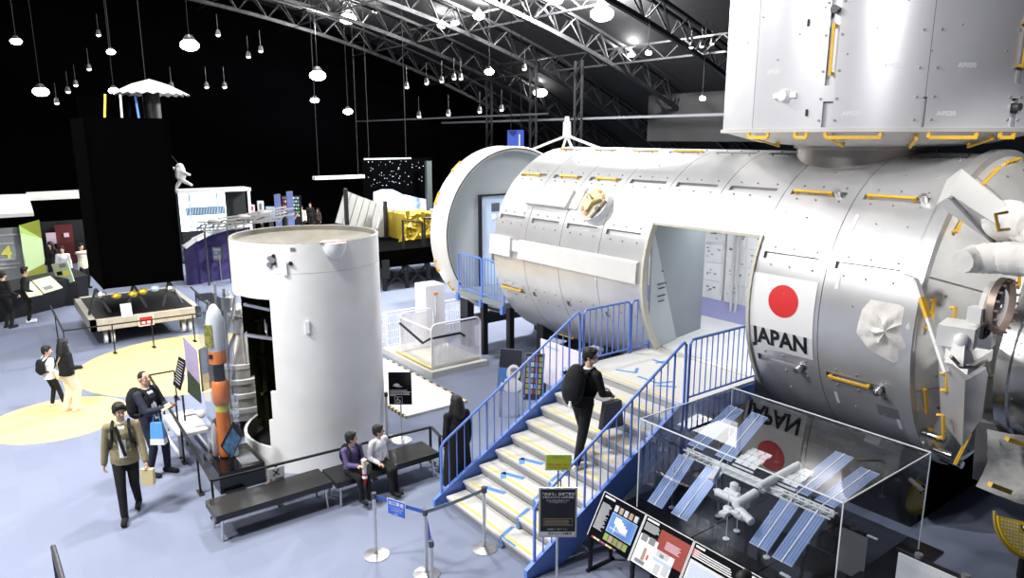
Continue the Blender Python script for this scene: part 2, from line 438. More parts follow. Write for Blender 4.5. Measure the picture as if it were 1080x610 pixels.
# door rim
mb = MB()
for a, b in ((DOOR[2], DOOR[3]),):
    for x in (DOOR[0], DOOR[1]):
        pts = [kp(x, RK-.02, t) for t in np.linspace(a, b, 16)]
        for p, q in zip(pts[:-1], pts[1:]): mb.bar(p, q, .05, .12, up=(0, -1, 0))
mb.bar(kp(DOOR[0], RK-.02, DOOR[3]), kp(DOOR[1], RK-.02, DOOR[3]), .12, .04); mb.bar(kp(DOOR[0], RK-.02, DOOR[2]), kp(DOOR[1], RK-.02, DOOR[2]), .1, .05)
mb.build('door_frame', mat('door_edge', (.62, .60, .50), .5), LAB, world=True)

def handrail(p0, p1, out, parent, lift=.06, w=.022, wide=.036):
    p0 = Vector(p0); p1 = Vector(p1); out = Vector(out).normalized(); mb = MB()
    d = (p1-p0).normalized()
    mb.bar(p0+out*lift, p1+out*lift, wide, w, up=out)
    for p, s in ((p0, 1), (p1, -1)):
        q = p+d*s*.03; mb.bar(q-out*.01, q+out*lift, .036, .036, up=d); mb.box(q+out*.01, (.05, .04, .02))
    return mb.build('handrail', YEL, parent, world=True)
def krail(x0, x1, a, parent=LAB): return handrail(kp(x0, RK-.03, a), kp(x1, RK-.03, a), kp(0, 1, a)-kp(0, 0, a), parent)
for k, (u0, u1) in ((0, (.15, .75)), (1, (.3, .85)), (2, (.3, .85)), (6, (.15, .75)), (7, (.15, .8))): krail(XS[k]+u0, XS[k]+u1, 47.5)
for k in (0, 1, 2, 3): krail(XS[k]+.25, XS[k]+.9, 78)
krail(XS[0]+.14, XS[0]+.8, -22.5); krail(XS[7]+.14, XS[7]+.72, -22.5)
krail(XS[1]-.2, XS[1]+.4, -60)
for x in (-5.3, -4.15, -4.2):                     # trunnion knobs beside the rails
    a = 47 if x != -4.2 else -22.5
    mb = MB(); mb.cyl(kp(x, RK-.05, a), kp(x, RK+.11, a), .045, .05, 14); mb.cyl(kp(x, RK+.11, a), kp(x, RK+.115, a), .03, .03, 12); mb.build('trunnion_pin', STEEL, LAB, world=True)
mb = MB(); mb.cyl(kp(-5.35, RK-.05, -22.5), kp(-5.35, RK+.11, -22.5), .045, .05, 14); mb.build('trunnion_pin', STEEL, LAB, world=True)
# curved patch helper
def kpatch(mb, x0, x1, a0, a1, off, nx=2, na=10, thick=.006):
    vs = []; 
    for i in range(nx+1):
        for j in range(na+1): vs.append(kp(x0+(x1-x0)*i/nx, RK+off, a0+(a1-a0)*j/na))
    fs = [(i*(na+1)+j, (i+1)*(na+1)+j, (i+1)*(na+1)+j+1, i*(na+1)+j+1) for i in range(nx) for j in range(na)]
    return mb.add(vs, fs)
mb = MB(); kpatch(mb, -6.15, -5.12, -9.0, 12.2, .008); mb.build('flag_sheet', FLAGW, LAB, world=True)
mb = MB(); kpatch(mb, -6.15, -5.12, -17.6, -9.0, .007); mb.build('letter_sheet', LGREY, LAB, world=True)
mb = MB(); cx, ca, rd = -5.60, 3.0, .235; vs = []; fs = []
for i in range(5):
    for k in range(40):
        t = 2*math.pi*k/40; r = rd*(i+.001)/4; vs.append(kp(cx+r*math.cos(t), RK+.013, ca+math.degrees(r*math.sin(t)/RK)))
for i in range(4): fs += [(i*40+k, i*40+(k+1) % 40, (i+1)*40+(k+1) % 40, (i+1)*40+k) for k in range(40)]
mb.add(vs, fs); mb.build('flag_disc', RED, LAB, world=True)
vs, fs = text_mesh('JAPAN', .315, .011)
mb = MB(); mb.add([kp(-5.635+v.x*.98, RK+.013, -12.6+math.degrees(v.y*1.1/RK)) for v in vs], fs); mb.build('lettering', BLACK, LAB, world=True)
# code labels (three small characters each) on the shell
mb = MB()
for x, a in ((-6.10, 37), (-5.02, 36), (-8.0, 36), (-6.9, 36), (-4.98, 14), (-4.98, -33), (-3.95-.2, -38), (-11.2, -1), (-9.6, -2)):
    mb = MB(); kpatch(mb, x+.1, x+.15, a-3, a+3, .006, 1, 2); mb.build('label_strip', FLAGW, LAB, world=True)
# long fairing box along the near side
def kbox(x0, x1, a0, a1, h, name='fairing_box', m=None, taper=0):
    mb = MB(); P = []
    b = [kp(x, RK-.02, a) for x in (x0, x1) for a in (a0, a1)]
    o = kp(0, 1, (a0+a1)/2)-kp(0, 0, (a0+a1)/2)
    lo0, hi0, lo1, hi1 = b
    mb.hexa([lo0, lo1, hi1, hi0, lo0+o*h, lo1+o*h, hi1+o*h-Vector((0,0,taper)), hi0+o*h-Vector((0,0,taper))])
    return mb.build(name, m or ALU, LAB, world=True)
BOXM = mat('white_cover', (.66, .65, .63), .5, nscale=4, namt=.04)
kbox(-12.80, -12.05, -2.5, 8.5, .11, m=BOXM); kbox(-11.8, -8.42, -2.5, 8.2, .09, m=BOXM, taper=.04); kbox(-12.05, -11.8, 1, 7, .05, m=BOXM)
kbox(-11.85, -10.55, 27.5, 38.5, .14, m=BOXM, taper=.03); kbox(-10.55, -10.3, 28, 41, .06, m=BOXM)
# round berthing fixture
c0 = kp(-9.78, RK-.12, 31); o_ = (kp(0, 1, 31)-kp(0, 0, 31)).normalized(); xa = Vector((1, 0, 0)); ya = o_.cross(xa)
F = fr(c0, xa, ya)
fx = MB(F); fx.cyl((0,0,0), (0,0,.27), .36, .34, 32); fx.build('grapple_fixture', WHITE, LAB, world=True)
gf = [c for c in COL.objects if c.name == 'grapple_fixture'][0]
m2 = MB(F @ Matrix.Translation((0, 0, .27))); m2.cyl((0,0,0), (0,0,.012), .31, .31, 32); m2.build('target_ring', mat('target_cream', (.50, .44, .28), .5), gf, world=True)
m2 = MB(F @ Matrix.Translation((0, 0, .28)))
BR = mat('target_brown', (.45, .20, .12), .6)
for t in (35, 75, 145, 215, 255, 325): m2.box((.245*math.cos(R_(t)), .245*math.sin(R_(t)), .008), (.09, .05, .012), Matrix.Rotation(R_(t+90), 3, 'Z'))
m2.build('target_marks', BR, gf, world=True)
m2 = MB(F @ Matrix.Translation((0, 0, .28)))
for t in (20, 140, 260): m2.cap((0,0,.03), (.19*math.cos(R_(t)), .19*math.sin(R_(t)), .05), .045, .035, 10)
m2.cyl((-.02,.08,.02), (-.04,.10,.30), .012, .008, 8)
m2.build('guide_cams', mat('brass_cam', (.62, .50, .25), .35, .6), gf, world=True)
m2 = MB(F @ Matrix.Translation((.22, -.12, .29))); m2.box((0,0,0), (.05, .42, .03), Matrix.Rotation(R_(-28), 3, 'Z')); m2.cyl((0,0,0), (0,0,.05), .05, .05, 10); m2.build('latch_bar', DSTEEL, gf, world=True)
# --- inside of the door opening
FZ = 1.65
INT = mat('interior_white', (.86, .87, .88), .45, nscale=5, namt=.03)
MB().bx((-12.6, 9.75, FZ-.06), (-4.1, 12.85, FZ)).build('deck', INT, LAB, world=True)
mb = MB(); mb.prism([at(690, 365, FZ)+Vector((.03, .0, 0)), (-8.42, 9.42, 3.98), (-8.72, 11.3, 3.98), (-8.72, 11.3, FZ)], (-.05, 0, 0)); mb.build('entrance_partition', GREYP, LAB, world=True)
mb = MB(); mb.prism([(-8.42, 9.4, 2.2), (-8.42, 9.4, 3.9), (-8.53, 10.3, FZ+.01), (-8.40, 9.62, FZ+.01)], (.04, .004, 0)); mb.build('entrance_text_panel', mat('pale_grey_panel', (.46, .51, .55), .5), LAB, world=True)
mb = MB()
for z, w in ((3.05, .05), (2.82, .28), (2.74, .2), (2.6, .25), (2.5, .18)):
    mb.box((-8.40, 9.72, z), (.006, w, .02), Matrix.Rotation(R_(7), 3, 'Z'))
mb.build('lettering', BLACK, LAB, world=True)
x = -12.4
rk = 0
while x < -4.4:
    mb = MB(); w = 1.02
    mb.m = 0; mb.bx((x, 12.6, 1.95), (x+w, 12.95, 4.0))
    mb.m = 1; random.seed(rk+5)
    for z0, z1 in ((2.05, 2.35), (2.37, 2.75), (2.77, 3.15), (3.17, 3.5)):
        for hx in (0, .5):
            mb.m = 0; mb.bx((x+.03+hx, 12.575, z0), (x+.49+hx, 12.6, z1))
            for q in range(5):
                mb.m = random.choice((1, 1, 2)); ax = x+.08+hx+random.random()*.32; az = z0+.04+random.random()*(z1-z0-.1)
                mb.bx((ax, 12.56, az), (ax+.02+random.random()*.06, 12.575, az+.015+random.random()*.03))
    if rk % 3 == 2: mb.m = 3; mb.bx((x+.1, 12.55, 3.05), (x+.4, 12.575, 3.35))
    if rk % 3 == 0:
        mb.m = 2
        for q in (.2, .6): mb.bx((x+q, 12.55, 3.42), (x+q+.16, 12.575, 3.72))
    mb.build('experiment_rack', [INT, mat('rack_grey', (.45, .46, .48), .5), mat('rack_dark', (.16, .17, .2), .5), mat('rack_screen', (.38, .38, .33), .3)], LAB, world=True, flat=True)
    x += 1.08; rk += 1
mb = MB()
mb.hexa([(-12.5, 12.22, FZ), (-4.3, 12.22, FZ), (-4.3, 12.62, FZ), (-12.5, 12.62, FZ), (-12.5, 12.24, FZ+.02), (-4.3, 12.24, FZ+.02), (-4.3, 12.62, 1.97), (-12.5, 12.62, 1.97)])
mb.build('kick_panel', mat('lilac_panel', (.33, .35, .62), .5), LAB, world=True)
mb = MB(); mb.cyl((-8.86, 12.45, FZ), (-8.86, 12.45, 4.0), .035); mb.cyl((-8.74, 12.45, FZ), (-8.74, 12.45, 4.0), .035); mb.build('handhold_pole', STEEL, LAB, world=True)
MB().bx((-12.5, 10.0, 4.1), (-4.3, 12.9, 4.16)).build('ceiling_panel', INT, LAB, world=True)
lm = MB(); lm.bx((-8.4, 11.6, 4.06), (-5.0, 11.8, 4.10)); lm.build('ceiling_lamp', emis('module_lamp', (1, 1, 1), 1.2), LAB, world=True)
l = bpy.data.lights.new('module_interior_lamp', 'AREA'); l.shape = 'RECTANGLE'; l.size = 3.2; l.size_y = .8; l.energy = 18
lo = bpy.data.objects.new('module_interior_lamp', l); COL.objects.link(lo); lo.location = (-7.2, 11.1, 4.03)
# near side interior wall right of the door
MB().bx((-6.1, 9.75, FZ), (-6.05, 10.6, 4.1)).build('entrance_partition', INT, LAB, world=True)

# --- right end: flange, cone, bulkhead
mb = MB(); RX = Matrix(((0, 0, 1), (-1, 0, 0), (0, 1, 0))).to_4x4()     # lathe axis -> +X ; angle 0 -> -Y
def klathe(mb, prof, n=64, a0=0, a1=360, c=(0, YK, ZK)): return mb.lathe([(r, x) for x, r in prof], c, n, RX, a0, a1)
klathe(mb, [(-3.95, 2.2), (-3.93, 2.26), (-3.78, 2.26), (-3.76, 2.16)]); mb.build('end_flange', ALU, LAB, world=True)
mb = MB(); klathe(mb, [(-3.76, 2.17), (-3.10, 1.42), (-3.02, 1.42), (-3.02, .02)])
for t in range(0, 360, 15):
    for u in (.25, .75):
        p = Vector((-3.76+.66*u, YK-(2.17-.75*u)*math.cos(R_(t)), ZK+(2.17-.75*u)*math.sin(R_(t)))); nn = Vector((.75, -.66*math.cos(R_(t)), .66*math.sin(R_(t)))).normalized()
        mb.m = 1; mb.cyl(p-nn*.01, p+nn*.02, .018, .014, 8)
for t in (62, 20, -20, 100, 140): # panel seams
    a = Vector((-3.75, YK-2.175*math.cos(R_(t)), ZK+2.175*math.sin(R_(t)))); b = Vector((-3.1, YK-1.43*math.cos(R_(t)), ZK+1.43*math.sin(R_(t)))); mb.bar(a, b, .012, .012)
mb.build('end_cone', [mat('cone_shell', (.70, .69, .66), .45, .35, nscale=3, namt=.1), ALUD], LAB, world=True, sharp=30)
def cone_pt(t, u, off=0): return Vector((-3.76+.66*u+off*.75, YK-(2.17-.75*u+off*.66)*math.cos(R_(t)), ZK+(2.17-.75*u+off*.66)*math.sin(R_(t))))
for t, h in ((66, .24), (42, .2), (8, .2), (-24, .2), (-44, .2), (85, .22), (-62, .2)):
    p = cone_pt(t, .1); tg = Vector((0, math.sin(R_(t)), math.cos(R_(t))))
    handrail(p-tg*h, p+tg*h, cone_pt(t, .1, 1)-cone_pt(t, .1, 0), LAB)
for t in (-40, -52, -64):
    mb = MB(); a = cone_pt(t, -.0, 0); mb.cyl(a+Vector((0, 0, 0)), a+Vector((.28, -.02, -.01)), .055, .055, 14); mb.build('trunnion_pin', SILVER, LAB, world=True)
# airlock drum
mb = MB(); AC = (0, 10.62, 2.60)
mb.lathe([(1.0, -3.05), (1.03, -3.03), (1.03, -2.9), (1.0, -2.88), (1.0, -2.1), (1.03, -2.08), (1.03, -2.0), (.9, -1.98), (.02, -1.95)], AC, 64, RX)
mb.m = 1
for x in (-2.84, -2.5, -2.16):
    for t in range(0, 360, 8): 
        p = Vector((x, AC[1]-1.0*math.cos(R_(t)), AC[2]+1.0*math.sin(R_(t)))); nn = Vector((0, -math.cos(R_(t)), math.sin(R_(t)))); mb.cyl(p, p+nn*.012, .01, .008, 6)
mb.build('airlock_drum', [SILVER, ALUD], LAB, world=True)
# ring flange upper left of the drum, arms, boxes on the end
RC = atx(1048, 322, -2.75)
rg = MB(); rg.lathe([(.27, 0), (.30, .03), (.30, .10), (.25, .12), (.25, .0)], RC, 40, RX)
for t in range(0, 360, 20): rg.cyl(RC+Vector((.10, -.28*math.cos(R_(t)), .28*math.sin(R_(t)))), RC+Vector((.14, -.28*math.cos(R_(t)), .28*math.sin(R_(t)))), .016, .016, 6)
rg.build('hatch_ring', mat('ring_bronze', (.42, .33, .28), .4, .6), LAB, world=True)
rg = MB(); rg.lathe([(.25, 0), (.25, .1), (.02, .12)], RC-Vector((.05, 0, 0)), 32, RX); rg.build('hatch_cover', WHITE, LAB, world=True)
def cloth_tube(name, pts, rad, m=CLOTHW, squash=1., n=12, parent=LAB, seed=1):
    random.seed(seed); mb = MB(); P = [Vector(p) for p in pts]; fine = []; rs = []
    for i in range(len(P)-1):
        for k in range(8): fine.append(P[i].lerp(P[i+1], k/8)); rs.append((rad[i]+(rad[i+1]-rad[i])*k/8)*(1+random.uniform(-.05, .06)))
    fine.append(P[-1]); rs.append(rad[-1]); mb.tube(fine, rs, n); return mb.build(name, m, parent, world=True, sharp=60)
# upper wedge box with white lid
a, b, c_, d = [atx(*p, -3.05) for p in ((1003, 206), (1056, 262), (1062, 222), (1016, 178))]
V = Vector
mb = MB(); q = [atx(*p, x) for p, x in (((1003, 206), -3.25), ((1053, 238), -2.75), ((1060, 215), -2.75), ((1014, 178), -3.25))]
base = [p+V((-.35, .55, -.15)) for p in q]; low = atx(1054, 262, -2.9)
mb.add(q+base+[low], [(0,1,2,3), (7,6,5,4), (0,3,7,4), (3,2,6,7), (2,1,5,6), (0, 8, 1), (0, 4, 8), (8, 4, 5), (8, 5, 1)]); mb.build('equipment_fairing', BOXM, LAB, world=True)
mb = MB(); mb.bar(atx(1003, 208, -3.2), atx(1056, 264, -2.85), .05, .03); mb.build('fairing_rail', GREYM, LAB, world=True)
# robot arm
cloth_tube('arm_boom', [atx(1015, 276, -2.95), atx(1030, 273, -2.9), atx(1060, 272, -2.65), atx(1100, 276, -2.3)], [.12, .15, .165, .17], seed=3)
mb = MB(); p = atx(1063, 233, -2.75); mb.ell(p, (.24, .22, .22), 16); mb.cyl(p+V((-.1, .1, 0)), p+V((.3, -.25, 0)), .17, .15, 18); fz = fuse(mb, .02, 2); fz.build('shoulder_joint', CLOTHW, LAB, world=True)
cloth_tube('arm_boom', [atx(1070, 240, -2.7), atx(1100, 246, -2.35)], [.15, .15], seed=9)
mb = MB(); h0, h1, h2, h3 = [atx(*p, -2.55) for p in ((1062, 224), (1050, 226), (1053, 243), (1064, 242))]
mb.tube([h0, h1, h2, h3], .016, 8); mb.build('handrail', YEL, LAB, world=True)
mb = MB(); h = [atx(*p, -2.7) for p in ((1068, 257), (1075, 257), (1075, 302), (1070, 301))]; mb.tube(h, .018, 8); mb.build('handrail', YEL, LAB, world=True)
mb = MB(); mb.cyl(atx(1057, 262, -2.9), atx(1068, 250, -2.8), .09, .06); mb.build('arm_bracket', GREYM, LAB, world=True)
# strut with yellow band across the body's right edge
p0, p1, p2 = aty(954, 291, 8.95), aty(966, 296, 8.85), atx(998, 393, -3.15)
mb = MB(); mb.bar(p0, p1, .055); mb.bar(p1, p2, .05); mb.build('strut', WHITE, LAB, world=True)
pm0 = p1.lerp(p2, .2); pm1 = p1.lerp(p2, .42); mb = MB(); mb.bar(pm0, pm1, .056); mb.build('handrail', YEL, LAB, world=True)
# crumpled blanket patch on the body
mb = MB(); cxx, caa = -4.10, .5; out = []
oc = [(-.36, 5), (-.27, 9), (.10, 9), (.34, 6), (.34, -5), (.10, -11), (-.22, -8), (-.40, -3)]
random.seed(4); vs = [kp(cxx, RK+.12, caa)]
for i in (1, 2, 3, 4):
    for k in range(32):
        t = k/4; j = int(t) % 8; f = t-int(t); x = oc[j][0]*(1-f)+oc[(j+1) % 8][0]*f; a = oc[j][1]*(1-f)+oc[(j+1) % 8][1]*f; s = i/4
        hgt = {1: .10+.05*math.sin(k*1.2), 2: .07+.03*math.sin(k*.8+1), 3: .05+.02*math.sin(k*1.6), 4: .02}[i]
        vs.append(kp(cxx+x*s, RK+hgt, caa+a*s))
fs = [(0, 1+k, 1+(k+1) % 32) for k in range(32)]
for i in range(3): fs += [(1+i*32+k, 1+i*32+(k+1) % 32, 1+(i+1)*32+(k+1) % 32, 1+(i+1)*32+k) for k in range(32)]
mb.add(vs, fs); mb.build('thermal_blanket', CLOTHW, LAB, world=True, sharp=50)
# flat dark patch lower right of the body, a slot's shade put into colour
mb = MB(); kpatch(mb, -4.28, -4.0, -35.5, -30, .004, 1, 3); mb.build('access_pocket', ALUD, LAB, world=True)
# camera pedestal below the arm (tapered box on the cone) and its electronics
P0 = atx(1000, 398, -2.9)
def face(pts, x): return [atx(px, py, x) for px, py in pts]
f = face([(1000, 385), (1018, 400), (1016, 470), (998, 460)], -3.0); g = face([(1018, 400), (1042, 388), (1038, 430), (1016, 470)], -2.9)
A = atx(1000, 385, -3.15); B = atx(1018, 402, -2.9); C_ = atx(1043, 388, -3.0); D = atx(1002, 455, -3.2); E_ = atx(1015, 472, -2.95); G = atx(1036, 440, -3.0)
bk = V((-.25, .35, 0))
mb = MB(); mb.hexa([D, E_, G, D+bk, A, B, C_, A+bk]); mb.build('camera_pedestal', ALU, LAB, world=True)
mb = MB(); t0 = [atx(*p, x) for p, x in (((996, 378), -3.15), ((1020, 396), -2.85), ((1046, 380), -2.95), ((1022, 362), -3.2))]
mb.prism(t0, (0, 0, .12)); mb.build('pedestal_cap', WHITE, LAB, world=True)
p = atx(1012, 352, -2.95); mb = MB(); mb.box(p, (.34, .42, .22), Matrix.Rotation(R_(10), 3, 'Z')); mb.build('electronics_box', WHITE, LAB, world=True)
p = atx(1036, 352, -2.8); mb = MB(); mb.box(p, (.22, .26, .26), Matrix.Rotation(R_(10), 3, 'Z')); eb = mb.build('camera_housing', WHITE, LAB, world=True)
mb = MB(); q = atx(1038, 350, -2.66); mb.box(q, (.03, .12, .14)); mb.cyl(q, q+V((.04, -.01, 0)), .04, .035, 14); mb.build('lens', BLACK, eb, world=True)
p = atx(1030, 332, -2.8); mb = MB(); mb.box(p, (.13, .14, .16)); mb.build('electronics_box', WHITE, LAB, world=True)
p = atx(1013, 372, -2.85); mb = MB(); mb.hexa([p+V(q) for q in ((-.09,-.14,-.1),(.09,-.14,-.1),(.09,.14,-.1),(-.09,.14,-.1),(-.05,-.05,.1),(.05,-.05,.1),(.05,.05,.1),(-.05,.05,.1))]); mb.ell(p+V((0,0,.13)), .08, 12); mb.build('camera_gimbal', WHITE, LAB, world=True)
mb = MB(); mb.tube([atx(1003, 376, -2.85), atx(1013, 387, -2.8), atx(1028, 388, -2.75), atx(1040, 380, -2.8), atx(1043, 392, -2.8)], .02, 8); mb.build('cable', mat('cable_tan', (.45, .40, .33), .7), LAB, world=True)
for px, py, qy in ((999, 394, 412), (995, 438, 462)):
    mb = MB(); mb.tube([atx(px-6, py, -3.3), atx(px, py, -3.2), atx(px, qy, -3.2), atx(px-6, qy, -3.3)], .022, 8); mb.build('handrail', YEL, LAB, world=True)
mb = MB(); mb.bar(atx(1023, 458, -3.1), atx(1007, 490, -3.2), .035); mb.build('handrail', YEL, LAB, world=True)
mb = MB(); mb.tube([atx(1003, 325, -3.2), atx(1008, 325, -3.1), atx(1006, 340, -3.1), atx(1001, 340, -3.2)], .02, 8); mb.build('handrail', YEL, LAB, world=True)
# silver/white blanket skirt below the drum
random.seed(11)
mb = MB(); nx, ny = 14, 10; vs = []
TL, TR, BR_, BL = atx(1040, 452, -3.0), atx(1112, 462, -2.5), atx(1112, 545, -2.5), atx(1035, 513, -3.1)
for j in range(ny+1):
    for i in range(nx+1):
        u, v = i/nx, j/ny; p = TL.lerp(TR, u).lerp(BL.lerp(BR_, u), v); vs.append(p+V((.05*math.sin(6*u+5*v)+.03*random.random(), -.05*math.sin(7*v+3*u)-.03*random.random(), 0)))
mb.add(vs, [(j*(nx+1)+i, j*(nx+1)+i+1, (j+1)*(nx+1)+i+1, (j+1)*(nx+1)+i) for j in range(ny) for i in range(nx)])
mb.build('thermal_blanket', CLOTHW, LAB, world=True, sharp=70)
for a_, b_ in (((1062, 463), (1082, 470)), ((1044, 511), (1065, 519))):
    mb = MB(); mb.bar(atx(*a_, -2.55), atx(*b_, -2.45), .05); mb.build('handrail', YEL, LAB, world=True)
mb = MB(); mb.hexa([TL+V((-.25,.7,0)), TR+V((-.25,.7,0)), BR_+V((-.25,.7,0)), BL+V((-.25,.7,0)), TL+V((-.16,.14,0)), TR+V((-.16,.14,0)), BR_+V((-.16,.14,0)), BL+V((-.16,.14,0))]); mb.build('aft_box', GREYM, LAB, world=True)

# ================================================================== left end section (ring with bulkhead)
ES = thing('module_end_section', 'short white ring of the module with grey bulkhead, standing beyond the gap', 'spacecraft', (-15.2, YK, .78))
mb = MB(); klathe(mb, [(-15.25, 2.0), (-15.5, 2.16), (-15.5, 2.2), (-14.86, 2.2), (-14.8, 2.17), (-14.8, 2.10), (-15.0, 2.08), (-15.0, .01)], 72)
mb.build('ring', [mat('ring_offwhite', (.74, .74, .72), .5, .1, nscale=3, namt=.06)], ES, world=True)
mb = MB(); klathe(mb, [(-14.80, 2.15), (-14.79, 2.15), (-14.79, 2.125), (-14.80, 2.125)], 72); mb.build('seal', BLACK, ES, world=True)
mb = MB(); klathe(mb, [(-14.985, 2.07), (-14.985, .01)], 72); mb.build('bulkhead_disc', mat('bulkhead_grey', (.40, .44, .46), .6), ES, world=True)
mb = MB(); zt = atx(507, 207, -14.9).z; yl = atx(507, 207, -14.9).y
mb.bx((-14.98, yl-.03, 1.6), (-14.86, yl+.01, zt)); mb.bx((-14.98, yl-.03, zt), (-14.86, 12.6, zt+.03)); mb.build('doorway_frame', BLACK, ES, world=True)
LB = mat('pale_blue_hatch', (.62, .76, .96), .45)
mb = MB(); mb.bx((-14.98, yl+.03, 1.62), (-14.93, 12.5, zt-.02)); hd = mb.build('hatch_panel', LB, ES, world=True)
mb = MB(); mb.m = 0; mb.bx((-14.93, yl+.35, zt-.42), (-14.92, yl+.6, zt-.2)); mb.m = 1; mb.bx((-14.93, yl+.35, 2.2), (-14.915, yl+.6, 2.9)); mb.m = 2; mb.bx((-14.93, yl+.72, zt-.4), (-14.92, yl+.9, zt-.2))
mb.m = 3; mb.cyl((-14.92, yl+.81, zt-.3), (-14.91, yl+.81, zt-.3), .05, .05, 16); mb.m = 2; mb.bx((-14.93, yl+.36, zt-.62), (-14.915, yl+.5, zt-.48)); mb.m = 0; mb.bx((-14.93, yl+.75, 2.6), (-14.92, yl+.95, 3.2)); mb.build('hatch_stickers', [mat('sticker_grey', (.1,.12,.16), .5), GREYM, FLAGW, RED], hd, world=True)
for t in (20, -25, 45): handrail(kp(-15.4, 2.2, t), kp(-15.4, 2.2, t+9), kp(0,1,t+4)-kp(0,0,t+4), ES)
handrail(kp(-15.2, 2.2, -40), kp(-15.2, 2.2, -32), kp(0,1,-36)-kp(0,0,-36), ES)

# ================================================================== upper logistics module
EX, EY, ER, EZ = -5.72, 11.3, 2.2, 5.52
UPM = thing('logistics_module', 'upright silver cylindrical module mounted on top of the laboratory module', 'spacecraft', (EX, EY, 5.2))
def ep(z, r, a): return Vector((EX+r*math.cos(R_(a)), EY+r*math.sin(R_(a)), z))
def eang(px, py):
    r = ray(px, py); ox, oy = -EX, -EY; A_ = r.x**2+r.y**2; B_ = 2*(ox*r.x+oy*r.y); Cc = ox*ox+oy*oy-ER*ER; D_ = max(B_*B_-4*A_*Cc, 0)
    t = (-B_-math.sqrt(D_))/(2*A_); p = CAMP+r*t; return p.z, math.degrees(math.atan2(p.y-EY, p.x-EX)) % 360
SL = []
z_, a1_ = eang(875, 90); SL.append((a1_, 5.95+.0, 9.5)); 
z2, a2 = eang(873, 125); z3, a3 = eang(1077, 60)
slots = [(a1_, eang(875, 90)[0], 9.5, 3.3), (a1_, 5.53, eang(875, 107)[0], 3.3), (a3, eang(1077, 88)[0], 9.5, 3.3), (a3, 5.53, eang(1077, 104)[0], 3.3)]
a4 = eang(982, 50)[1]; slots += [(a4, 5.53, eang(980, 102)[0], 1.2)]
pitch = (a3-a1_)/2
seams = [a4] + [a1_-2*pitch*k for k in (1,)] + [(a3+2*pitch) % 360, (a3+pitch) % 360, a1_-pitch*1.0]
us = merge([EZ, 5.53, EZ+4.2, 6.3, 7.2, 8.1] + [v for s in slots for v in (s[1], s[2])], .008)
an = [5*k for k in range(73)] + [v for s in slots for v in (s[0]-s[3]/2, s[0]+s[3]/2)] + [v for s in seams for v in (s % 360-.12, s % 360+.12)]
an = merge(an, .1); an[-1] = 360
def ecell(z, a):
    for s in slots:
        if s[1] < z < s[2] and abs(a-s[0]) < s[3]/2: return (ER-.06, 0)
    for s in seams:
        if abs(a-s % 360) < .1: return (ER-.015, 1)
    return (ER, 0)
mb = MB(); shellgrid(mb, us, an, ecell, ep, ER-.1)
mb.m = 1
for s in slots[:1]+slots[2:3]+[(a4, 0, 0, 3.3)]:
    for z in (5.62, 5.9, 6.25, 6.7, 7.1, 7.5):
        for da in (-2.6, 2.6): a = s[0]+da; mb.cyl(ep(z, ER-.01, a), ep(z, ER+.022, a), .018, .014, 8)
for k in range(26):
    a = a1_-70+k*8.3; mb.cyl(ep(6.45+(k % 3)*.3, ER-.01, a), ep(6.45+(k % 3)*.3, ER+.012, a), .013, .01, 6)
UALU = mat('logistics_shell', (.74, .74, .77), .32, .4, nscale=1.0, namt=.05)
mb.build('shell', [UALU, ALUD], UPM, world=True, sharp=25, weld=True)
mb = MB(); mb.lathe([(2.2, .0), (2.235, .0), (2.235, -.05), (2.12, -.06), (1.6, -.20), (.9, -.26), (.02, -.26)], (EX, EY, EZ), 72); mb.build('end_cone', mat('under_cone', (.60, .59, .57), .45, .4), UPM, world=True)
mb = MB(); mb.lathe([(.02, 4.2), (2.2, 4.2)], (EX, EY, EZ), 64); mb.build('top_cover', UALU, UPM, world=True)
def zrail(z0, z1, a): return handrail(ep(z0, ER-.05, a), ep(z1, ER-.05, a), ep(0, 1, a)-ep(0, 0, a), UPM, lift=.09)
zrail(eang(874, 80)[0], eang(874, 25)[0], a1_); zrail(eang(1076, 72)[0], eang(1076, 20)[0], a3)
mb = MB(); mb.cyl(ep(eang(875, 11)[0], ER-.05, a1_), ep(eang(875, 11)[0], ER+.1, a1_), .045, .05, 12); mb.build('trunnion_pin', DSTEEL, UPM, world=True)
mb = MB(); zz = eang(1070, 113)[0]; mb.cyl(ep(zz, ER-.05, a3), ep(zz, ER+.08, a3), .05, .05, 12); mb.build('trunnion_pin', DSTEEL, UPM, world=True)
zt_, at_ = eang(828, 101)
mb = MB(); tgt = fr(ep(zt_, ER+.01, at_), (-math.sin(R_(at_)), math.cos(R_(at_)), 0), (0, 0, 1)); mb.M = tgt; mb.box((0,0,0), (.36, .07, .02)); mb.cyl((0,0,-.01), (0,0,.07), .09, .07, 20); mb.build('docking_target', WHITE, UPM, world=True)
mb = MB()
for px, py in ((853, 24), (851, 119)):
    z, a = eang(px, py); mb.M = fr(ep(z, ER+.008, a), (-math.sin(R_(a)), math.cos(R_(a)), 0), (0, 0, 1)); mb.box((0,0,0), (.035, .09, .006))
mb.build('position_mark', BLACK, UPM, world=True)
for px, py in ((942, 69), (1020, 69), (898, 120), (998, 120), (816, 76)):
    z, a = eang(px, py); M_ = fr(ep(z, ER+.004, a), (-math.sin(R_(a)), math.cos(R_(a)), 0), (0, 0, 1)); mb = MB(); letter(mb, 'AP020', .085, M_); mb.build('lettering', FLAGW, UPM, world=True)
